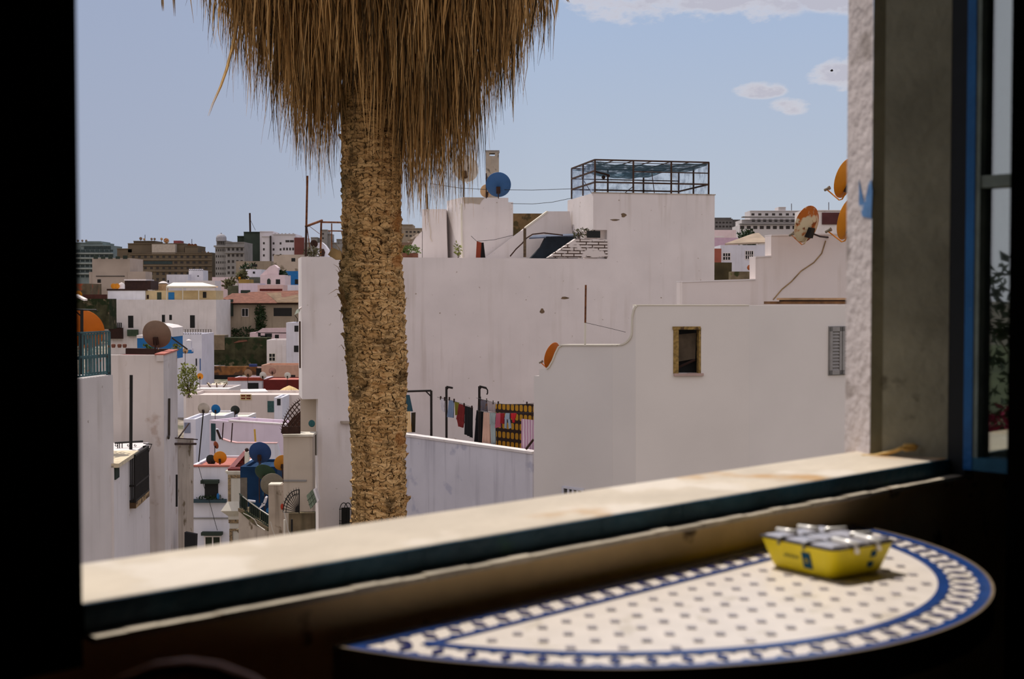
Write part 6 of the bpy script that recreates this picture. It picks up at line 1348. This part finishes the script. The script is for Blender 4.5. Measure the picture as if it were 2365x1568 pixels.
# long white house with pergola
rlg, wlg, zlg = house('long_white_house', 'long white house with tall dark windows and a canopied roof terrace', 175, 249, 692, 499, 9, white, roof=cream, ph=.15, holes=((259, 727, 264, 737), (296, 729, 308, 757), (374, 727, 381, 744), (391, 727, 397, 739), (439, 728, 450, 757)))
b = MB(); wu2 = W(249, 178); prect(b, wu2, 249, 670, 335, 700, -5, 0); b.build('upper_wall', white2, rlg); b = MB(); prect(b, wu2, 335, 671, 497, 700, -5, -.4); b.build('yellow_upper_wall', M('cream_yellow_plaster', (182, 162, 126), var=.06), rlg)
for q_ in ((361, 675, 371, 692, dkgreen), (387, 675, 401, 692, bluepaint), (467, 674, 475, 688, dark), (337, 681, 342, 690, dkbrown)): b = MB(); prect(b, wu2, *q_[:4], -.42, -.36); b.build('door' if q_[3] == 692 else 'window', q_[4], rlg)
b = MB(); prect(b, wu2, 247, 667, 340, 671, -.3, .1); b.build('roof_edge', dkbrown, rlg)
r = E('pergola', 'white canopy roof on thin posts over the long house terrace', 'pergola', P(440, 693, 176)); b = MB(); b.prism([P(384, 663, 174.5), P(500, 663, 174.5), P(468, 655, 178), P(400, 655, 178)], (0, 0, .15)); b.build('canopy', M('white_canopy', (236, 226, 206), var=.04), r)
b = MB(); b.prism([P(467, 655, 177.9), P(503, 663, 174.4), P(466, 665, 174.6)], (0, .2, .05)); b.build('gable', M('yellow_gable', (206, 150, 70)), r)
b = MB()
for x in (385, 422, 459): b.rod(P(x, 663, 174.6), P(x, 694, 174.6), .07, 6)
b.rod(P(385, 664, 174.6), P(498, 664, 174.6), .08, 6); b.build('post', cream, r)
r = root('iron_balcony', 'iron balcony and brown shutters low on the long white house', 'balcony', wlg, 240, 284, wlg.uz(260, 780)[1]); railing(r, wlg, 238, 283, 745, 757, 12, dark, rad=.06, off=.6); b = MB(); prect(b, wlg, 254, 757, 285, 782, 0, .6); b.build('lower_screen', dkbrown, r)
b = MB(); prect(b, wlg, 296, 761, 320, 776, 0, .5); tag(b.build('green_blind', M('green_blind', (60, 74, 56), var=.2, scale=3)), 'dark green blind on the front of the long white house', 'blind')
r = root('terrace_fence', 'thin wire fence along the low terrace of the long white house', 'fence', wlg, 398, 492, wlg.uz(440, 780)[1]); railing(r, wlg, 398, 492, 760, 781, 16, M('thin_fence_wire', (90, 84, 78)), rad=.04, off=1.2)
simple('dark_roof_box', 'dark brown flat roofed box on the roof of the long white house', 'roof room', dkbrown, (288, 648, 348, 668, 4), Y=182)
b = MB(); w_ = W(288, 181.9); prect(b, w_, 288, 645, 338, 648, -4, .3); tag(b.build('roof_sheet', white), 'thin white sheet roof on the dark brown box', 'roof sheet')
for i, x in enumerate((262, 270)): dish(['outer small orange dish on the long white house roof', 'inner small orange dish next to the white water tank'][i], x, 661, 180, 6.5, orange, detail=False, aim=(0, 1, .2))
r = E('dome_tank', 'white domed water tank between the orange dishes and the dark box', 'tank', P(281, 668, 180)); MB().lathe(P(281, 668, 181), [(.44, 0), (.44, .6), (.3, .85), (.02, .95)], 14).build('body', white, r)
r = E('round_tank', 'round white and brown water tank in front of the beige block', 'tank', P(377, 668, 186)); MB().lathe(P(377, 668, 188) - Vector((0, 0, 1.5)), [(.7, 0), (.7, 1.5), (.72, 2.1), (.6, 2.25), (.1, 2.4)] if True else [(.7, 0), (.72, .6), (.6, .75), (.1, .9)], 16).build('body', tandish, r); MB().lathe(P(377, 654, 188), [(.7, 0), (.3, .25), (.02, .3)], 16).build('lid', white, r)
# upper left houses
rug, wug, _ = house('grey_beige_house', 'tall blank grey beige house with one small square window', 225, 213, 596, 300, 8, M('grey_beige_plaster', (172, 156, 142), var=.1, scale=.3, spec=.1), ph=.3, holes=((225, 645, 233, 653),))
b = MB(); prect(b, wug, 205, 628, 214, 690, -3, -.2); b.build('side_wing', MATS['grey_beige_plaster'], rug); b = MB(); prect(b, wug, 296, 627, 337, 690, -4, .2); b.build('lower_wing', MATS['grey_beige_plaster'], rug)
b = MB(); prect(b, wug, 222, 637, 288, 638.5, 0, .1); b.build('cable', iron, rug)
for i in range(5): hole(rug, W(213, 224), 216 + i * 17, 590 + i % 2 * 2, 226 + i * 17, 598, name='roof_clutter', m=dkgreen)
simple('dark_garden_wall', 'dark green brown wall behind the big orange dish', 'wall', ruin, (-420, 690, 252, 760, 3), Y=160)
simple('red_fence', 'dark red fence on top of the dark green brown wall', 'fence', M('dark_red_fence', (74, 42, 34), var=.2), (192, 680, 246, 690, .3), Y=161)
tag(MB().prism([P(172, 684, 159), P(180, 683, 159), P(202, 694, 157), P(194, 695, 157)], (0, 0, .2)).build('white_sheet', white), 'sloping white sheet on the dark green brown wall', 'sheet')
dish('orange dish showing half above the dark red fence', 181, 680, 163, 8.5, orange, detail=False, aim=(0, 1, .2))
simple('rubble_roofs', 'jumble of low brown roofs below the teal grey apartment block', 'roofs', M('jumbled_roofs', (100, 86, 66), var=.4, scale=.5, patch=[((140, 70, 44), .62, .4), ((60, 66, 46), .55, .3)]), (-420, 655, 208, 690, 6), Y=215)
# crenellated tower and white houses
rct, wct, _ = house('crenellated_tower', 'small white square tower with a toothed top', 240, 436, 624, 469, 4, white2, ph=.2, holes=((456, 636, 459, 639),))
b = MB()
for i in range(8): x = 436.5 + i * 4.2; b.ppoly(wct, [(x, 625), (x, 621), (x + 2.6, 621), (x + 2.6, 625)], -.3, 0)
b.build('battlement', white2, rct)
house('white_roof_house', 'white house with a beige roof beside the small toothed tower', 238, 385, 634, 434, 6, white2, roof=cream, holes=((387, 647, 390, 653),)); house('white_base_house', 'low white house under the small toothed tower', 232, 430, 648, 496, 5, white, ph=.2)
# mid hill houses
house('pink_roofed_house', 'flat pink roofed house left of the blue house on the hill', 255, 490, 640, 556, 6, pinkw, roof=pinkw, ph=.1)
house('violet_house', 'pale violet house on the slope above the tiled roof', 215, 551, 654, 600, 5, lilac, ph=.2, holes=((556, 670, 578, 677, dkgreen),))
house('green_shed', 'dark shed covered by plants left of the pale violet house', 222, 526, 660, 553, 4, M('dull_green_shed', (84, 84, 64), var=.3, scale=.8), ph=0)
rf, wf_, _ = house('arched_window_house', 'pink white house with a round topped window beside the bright blue house', 228, 601, 635, 658, 6, pinkw, ph=.2, holes=((637, 645, 647, 656),), wins=())
b = MB(); b.ppoly(wf_, [(617, 656), (617, 647), (619, 643.5), (622, 643), (625, 647), (625, 656)], -.05, .06); b.build('window', dkgreen, rf)
b = MB(); b.ppoly(wf_, [(600, 636), (608, 628), (622, 615), (632, 611), (640, 618), (640, 640)], -3, -.5); b.build('gable', pinkw, rf)
house('pink_low_house', 'low pink house with a dark red roof edge above the tiled roof', 205, 595, 658, 654, 4, M('pink_plaster', (204, 170, 164), var=.06), ph=.15, holes=((600, 667, 652, 672, maroon),))
rbl, wbl_, _ = house('bright_blue_house', 'bright blue house among the pink and white houses on the hill', 237, 658, 626, 698, 4, bluepaint, ph=.2, holes=((660, 646, 668, 656), (681, 645, 690, 656)))
house('white_foot_house', 'low white wall below the bright blue house', 221, 656, 658, 700, 4, white2, ph=.2)
house('pale_blue_white_house', 'pale house with one tiny window above the pale violet house', 262, 568, 622, 604, 6, white2, ph=.2, holes=((584, 627, 589, 632),))
house('old_brown_house', 'low old brown and cream house below the dark green grey block', 300, 545, 603, 625, 8, beige, roof=cream, ph=.2, holes=((578, 610, 594, 616), (552, 617, 567, 622, greyc)))
house('ochre_shed', 'small ochre yellow shed on the slope', 245, 551, 645, 576, 4, M('ochre_plaster', (160, 130, 70), var=.2, scale=.5), ph=.1)
house('beige_ruin_house', 'beige hillside house with one dark window under the brown block', 290, 632, 588, 700, 8, M('mottled_beige_plaster', (176, 160, 144), var=.16, scale=.25, patch=((120, 108, 92), .58, .5)), ph=.3, holes=((673, 596, 682, 604),))
house('grey_green_house', 'dark grey green house between ochre shed and pink gable', 250, 575, 640, 603, 4, M('dark_grey_green', (92, 94, 84), var=.2), ph=.2)  # whole house in a dark grey green plaster
for i, (px, py, Y, wpx, hpx, m_, lb) in enumerate(((645, 634, 231, 34, 14, leafd, 'dark hedge on the roof of the arched window house'), (575, 626, 296, 30, 40, leafd, 'dark shrubs beside the old brown house'), (530, 658, 240, 30, 26, M('dull_olive_leaves', (96, 92, 60), var=.35), 'olive shrubs on the slope by the pink roofed house'), (560, 638, 253, 28, 22, M('dull_olive_leaves'  , (96, 92, 60)), 'dull shrubs between the pale house and the ochre shed'))):
    plant(lb, px, py, Y, wpx, hpx, 160, .9, m_, name='hillside_shrub', stems=0)
for i, (px, py, Y, rp_, m_, lb) in enumerate(((553, 642, 247, 3, orange, 'tiny orange dish on the ochre shed'), (582, 634, 265, 3.4, bluedish, 'tiny blue dish on the terrace of the pale house'), (546, 659, 224, 3.5, whitedish, 'tiny white dish on the green shed'))): dish(lb, px, py, Y, rp_, m_, detail=False, aim=(0, 1, .2), mast=py + 14)

# ================================================================== apartment blocks on the skyline
def block_far(name, label, Y, m, boxes, grid=(), cat='apartment block', wm=dark, extra=None):
    w = W(boxes[0][0], Y); r = root(name, label, cat, w, boxes[0][0], boxes[0][2], gz(Y)); b = MB()
    for bx in boxes:
        x0, y0, x1, off, d = bx; u0, u1, _, z1 = w.rect(x0, y0, x1, y0 + 10); b.pbox(w, u0, u1, gz(Y), z1, off - d, off)
    b.build('wall', m, r)
    b = MB()
    for bx in boxes: x0, y0, x1, off, d = bx; prect(b, w, x0, y0 - .8, x1, y0 + .8, off - d - .2, off + .35)
    b.build('cornice', m, r)
    cnt = 0; me = {}
    for (xs, ys, ww, hh, off) in grid:
        for y in ys:
            for x in xs:
                u0, u1, z0, z1 = w.rect(x - ww / 2, y - hh / 2, x + ww / 2, y + hh / 2); key = (ww, hh)
                bb = MB(); bb.pbox(w, u0, u1, z0, z1, off - .3, off + .05); bb.build('window', wm, r); cnt += 1
    return r, w
rg_ = lambda a, c, s: [a + s * i for i in range(int((c - a) / s + 1e-6) + 1)]
gw = M('dark_teal_window', (44, 58, 58), rough=.4, var=.2); bw = M('dark_brown_window', (52, 46, 42), rough=.4, var=.2)  # dark tints for the small far windows
r, w = block_far('teal_apartment_block', 'teal grey apartment block with balconies at the far end of the skyline', 420, tealg, ((-160, 585, 262, 0, 14), (-60, 560, 233, -2, 12), (190, 557, 226, -3, 10), (185, 567, 254, -1, 12), (120, 600, 172, 1.5, 10)), (((rg_(180, 258, 11)), (579, 591, 602, 614, 626, 638), 8, 5, 0), ((rg_(158, 170, 11)), (606, 618, 630, 642), 7, 5, 1.5), ((rg_(196, 250, 9)), (572,), 8, 6, -.9)), wm=gw)
b = MB()
for y in (585, 596, 608, 620, 632): prect(b, w, 175, y - 1, 262, y + 1.6, 0, 1.1)
b.build('balcony_band', M('pale_grey_band', (150, 156, 150), var=.1), r)
r, w = block_far('brown_apartment_block', 'long brown apartment block crowned with many rooftop dishes', 400, brownc, ((296, 584, 490, 0, 14), (291, 562, 422, -2, 12), (302, 556, 352, -3, 9), (266, 574, 300, -2, 12), (425, 568, 455, -1, 10)), ((rg_(308, 484, 14), (593,), 6, 5, 0), (rg_(308, 484, 14), (606,), 7, 5, 0), (rg_(308, 484, 14), (619,), 6, 5, 0), (rg_(308, 484, 14), (632, 645), 6, 6, 0)), wm=bw)
b = MB(); prect(b, w, 351, 564, 405, 586, -3, .15); b.build('penthouse', M('pale_beige_penthouse', (176, 164, 150), var=.08), r)
b = MB(); prect(b, w, 397, 555, 413, 562, -6, -2); b.build('red_roof_hut', M('dull_red_hut', (130, 70, 70)), r)
b = MB()
for y in (587, 600, 613, 626): prect(b, w, 300, y - .8, 490, y + .8, 0, .5)
b.build('balcony_band', M('tan_band', (128, 112, 92), var=.1), r)
b = MB(); prect(b, w, 332, 603, 398, 610, -.2, .1); b.build('dark_glazing_band', gw, r)
for i, (x, y, rr_d, m_) in enumerate(((325, 551, 3.6, browndish), (333, 552.5, 2.6, tandish), (350, 552, 2.8, browndish), (357, 552, 2.8, browndish), (373, 552, 3, tandish), (384, 556, 6.2, rustydish), (437, 566, 4, rust), (444, 567, 4, rust), (451, 567, 4, rust), (459, 582, 2, browndish), (467, 582, 2, browndish), (474, 582, 2, browndish), (481, 583, 2, browndish))):
    lab = {5: 'largest rusty dish on the brown apartment block roof', 4: 'tan dish next to the largest rusty one on the brown block', 1: 'small tan dish between brown dishes on the brown block', 0: 'first brown dish at the stepped end of the brown block roof'}.get(i, 'small rust coloured dish on the low wing of the brown block' if 6 <= i <= 8 else ('tiny brown dish along the lowest roof edge of the brown block' if i > 8 else 'one of a pair of small brown dishes on the brown block roof'))
    dish(lab, x, y, 403.5, rr_d, m_, detail=False, mast=(562 if x < 420 else (572 if x < 455 else 588)), aim=(0, 1, .2), group='rooftop dishes on the brown apartment block')
for i, (x, m_) in enumerate(((180, browndish), (190, browndish), (199, browndish))): dish('small dark round dish on the teal grey apartment block roof', x, 556, 424, 2.6, m_, detail=False, mast=563, aim=(0, 1, .2), group='rooftop dishes on the teal grey apartment block')
rD2, wD2 = block_far('domed_corner_building', 'grey corner building with a domed turret and arched top windows', 380, greyc, ((497, 570, 523, 0, 10), (522, 560, 566, 1, 12), (499, 556, 522, -.5, 8)), ((rg_(500, 520, 5), (578, 592, 606, 620, 632), 2.4, 5, 0), (rg_(530, 560, 10), (576, 590, 604, 618, 630), 5, 6, 1), (rg_(503, 519, 4), (561,), 2.2, 7, -.5)), wm=bw)
kk = 380 / F; MB().lathe(P(511, 549, 381), [(12 * kk, -8 * kk), (12 * kk, 0), (11 * kk, 3 * kk), (8 * kk, 6.5 * kk), (3 * kk, 8.5 * kk), (1.5 * kk, 9 * kk), (1.5 * kk, 11 * kk), (.02, 12 * kk)], 18).build('dome', M('grey_dome', (150, 148, 152), var=.08), rD2)
b = MB(); prect(b, wD2, 495, 567, 524, 571, -8, .8); prect(b, wD2, 522, 568, 566, 571, 0, 1.8); prect(b, wD2, 522, 583, 566, 585, 0, 2); b.build('cornice_band', greyc, rD2)
rG2, wGg = block_far('dark_green_block', 'blank dark green grey block with a tall mast', 397, dkgreen, ((563, 536, 609, 0, 12), (545, 545, 566, -2, 10)))
pole('tall antenna mast standing on the dark green grey block', 577, 492, 578, 540, 403, .28, rustdark, name='antenna_mast', cat='antenna', extra=(('stay', [(577, 505), (590, 532)], .06),))
rw5, ww5 = block_far('white_apartment_block', 'white apartment block with rows of small windows on the skyline', 375, M('white_block_plaster', (196, 190, 192), var=.06, scale=.2, spec=.1), ((606, 546, 628, 1, 10), (628, 541, 682, 0, 12), (597, 534, 628, -2, 8), (682, 548, 702, -1, 10)), (((611,), (562, 576, 590), 4, 5, 1), (rg_(632, 648, 16), (562, 576, 589), 4, 5, 0), (rg_(656, 678, 7), (575,), 4, 6, 0), ((664, 674), (557,), 9, 5, 0)), wm=bw)
b = MB(); prect(b, ww5, 680, 549, 702, 590, -.5, .2); b.build('brown_wing', M('red_brown_wing', (108, 62, 56), var=.12, scale=.3), rw5)
b = MB(); prect(b, ww5, 625, 545, 628.5, 605, .9, 1.4); b.build('dark_downpipe', bw, rw5)
b = MB()
for x in (633, 641, 649, 657, 666, 675): prect(b, ww5, x, 538.5, x + 3, 541, -1, -.4)
b.build('roof_tank', greyc, rw5)
block_far('grey_tower_house', 'slim grey tower house on the skyline beside the trunk', 330, greyc, ((741, 531, 756, 0, 6), (754, 540, 764, -1, 5), (700, 560, 800, -2, 8), (716, 548, 731, -1.5, 5), (775, 552, 800, -1.8, 5)), (((746,), (540, 550), 4, 4, 0), ((780, 790), (560,), 3, 4, -1.8)), wm=bw)
block_far('far_beige_block', 'low beige block far away beyond the trough plant', 410, beige, ((915, 519, 953, 0, 10), (930, 528, 985, 1, 10)), ((rg_(940, 975, 9), (536, 545), 5, 4, 1),), wm=bw)
house('brown_hill_house', 'low brown roofs behind the trough plant and the leaning coping', 120, 915, 560, 975, 4, M('brown_roof_clutter', (120, 96, 80), var=.25, scale=.5), ph=.2)
# right of the tower
block_far('dark_skyline_block', 'low dark grey block at the edge of the tower', 390, M('dark_grey_concrete', (110, 106, 104), var=.14, scale=.2), ((1640, 506, 1692, 0, 10), (1650, 503, 1690, -1, 8), (1690, 507, 1712, -2, 8)), ((rg_(1655, 1690, 8), (514, 523), 5, 4, 0),), wm=bw)
rr7, w7 = block_far('terraced_white_block', 'wide white apartment block with stepped terraces', 360, M('terraced_block_plaster', (192, 186, 184), var=.06, scale=.2, spec=.1), ((1706, 521, 1860, 1.5, 12), (1713, 508, 1858, 0, 10), (1735, 486, 1856, -2, 8), (1803, 477, 1820, -3, 5)), ((rg_(1712, 1850, 15), (526,), 9, 7, 1.5), (rg_(1740, 1850, 13), (509,), 7, 6, .02), (rg_(1742, 1850, 16), (494,), 7, 5, -2)), wm=bw)
b = MB()
for y in (502, 518): prect(b, w7, 1712 if y < 510 else 1706, y - 1.2, 1860, y + 1.2, 0, 2.4)
b.build('balcony_band', greyc, rr7)
rmb, _ = block_far('maroon_block', 'pale block with a dark maroon gable behind the rusty dish', 340, white, ((1855, 486, 1990, 0, 10),), ())
b = MB(); w8 = W(1900, 339.6); prect(b, w8, 1899, 491, 1960, 518, -.8, 0); b.build('maroon_gable', M('maroon_gable', (84, 48, 48), var=.15, scale=.3), rmb)
plant('dark trees below the terraced white block', 1728, 552, 300, 50, 44, 420, 1.1, leafd, name='distant_trees', cat='trees', stems=0)
house('pale_pink_far_house', 'pale pink house at the side of the white tower with a lilac lower wall', 230, 1630, 531, 1700, 6, pinkw, ph=.2, holes=((1652, 545, 1673, 548, white),))
house('lilac_far_house', 'pale lilac house wall below the pale pink house', 190, 1630, 549, 1705, 6, M('lilac_wall', (190, 160, 176), var=.06), ph=.2)
rbx, wbx, zbx = house('barred_window_house', 'white house with two barred windows beside the white tower', 120, 1664, 566, 1782, 6, white2, ph=.25, wins=((1670, 585, 1686, 600, dark, (2, 1)), (1722, 580, 1739, 598, dark, (3, 1))), frame=white, holes=((1776, 579, 1780, 590),))
tag(MB().prism([P(1674, 566, 121), P(1776, 562, 121), P(1752, 541, 128), P(1738, 543, 128)], (0, 0, .15)).build('grey_roof', M('grey_sheet_roof', (150, 132, 112), var=.15, scale=.8)), 'sloping grey brown sheet roof above the barred windows', 'roof')
house('maroon_side_house', 'brick red wall squeezed beside the white tower', 112, 1640, 574, 1666, 4, M('brick_red_plaster', (150, 84, 68), var=.1), ph=.1)
simple('green_brown_wall', 'green brown weathered wall at the foot of the barred window house', 'wall', M('weathered_green_brown', (76, 66, 42), var=.3, scale=.8), (1640, 606, 1690, 680, 2), Y=95)
simple('low_terrace_wall', 'low mottled terrace wall carrying the terracotta dish', 'wall', mossy, (1688, 627, 1750, 680, 1), Y=92)
dish('terracotta orange dish on the low mottled terrace wall', 1732, 618, 91, 6.5, M('terracotta_dish', (170, 96, 60)), pole=1.5, aim=(0, 1, .2), arm=False)
# small aerials on roofs
for i, (x, y0, y1, Y, lb) in enumerate(((335, 542, 560, 406, 'thin aerial on the brown apartment block'), (443, 552, 570, 405, 'thin aerial on the low wing of the brown block'), (1828, 470, 488, 364, 'thin aerial on the terraced white block'), (1914, 467, 488, 343, 'thin aerial on the block with the maroon gable'))): pole(lb, x, y0, x, y1, Y, .09, rustdark, name='aerial', cat='aerial')
# bird
r = E('bird', 'tiny dark bird flying high in the sky', 'bird', P(1921, 163, 120)); b = MB(); b.ball(P(1921, 163, 120), .09, sc=(1.6, 1, 1)); o = b.build('body', dark, r); c_ = P(1921, 163, 120)
b = MB(); b.add([c_ + Vector((-.08, 0, .02)), c_ + Vector((.08, 0, .02)), c_ + Vector((.02, -.18, .1)), c_ + Vector((-.06, -.2, .09))], [(0, 1, 2, 3)]); b.add([c_ + Vector((-.08, 0, .02)), c_ + Vector((.08, 0, .02)), c_ + Vector((.02, .18, .1)), c_ + Vector((-.06, .2, .09))], [(0, 1, 2, 3)]); b.build('wing', dark, r)

# ================================================================== garden slope beside the building, seen mirrored in the casement glass
hill = M('garden_slope', (64, 70, 44), var=.3, scale=.6)
b = MB(); b.hexa([(-34, -22, -12.4), (-9, -22, -12.4), (-9, 3, -12.4), (-34, 3, -12.4), (-34, -22, -.2), (-13, -22, -2.2), (-13, 1, -2.2), (-34, 1, -.2)]); struct(b.build('ground.001', hill))
for i, (x, y, z, s, h, m_, lb) in enumerate(((-16, -4.4, 0, 2.4, 2.2, leafd, 'dark garden tree on the slope beside the room'), (-18.5, .6, -.6, 1.7, 1.7, leafd, 'dark garden tree nearest the window on the slope'), (-19, -10, .4, 2.6, 2.6, leafd, 'dark garden tree furthest back on the slope'), (-14.6, -2.6, -1.2, 1.7, .9, M('bougainvillea_flowers', (150, 40, 70), var=.3, bump=0), 'pink flowering bougainvillea bush on the slope'))):
    r = E('garden_tree' if i < 3 else 'bougainvillea', lb, 'tree' if i < 3 else 'bush', (x, y, z - h)); leafy_clump(r, (x, y, z), s, s, h, 2600, .24 if i < 3 else .16, m_, name='foliage', stems=10)
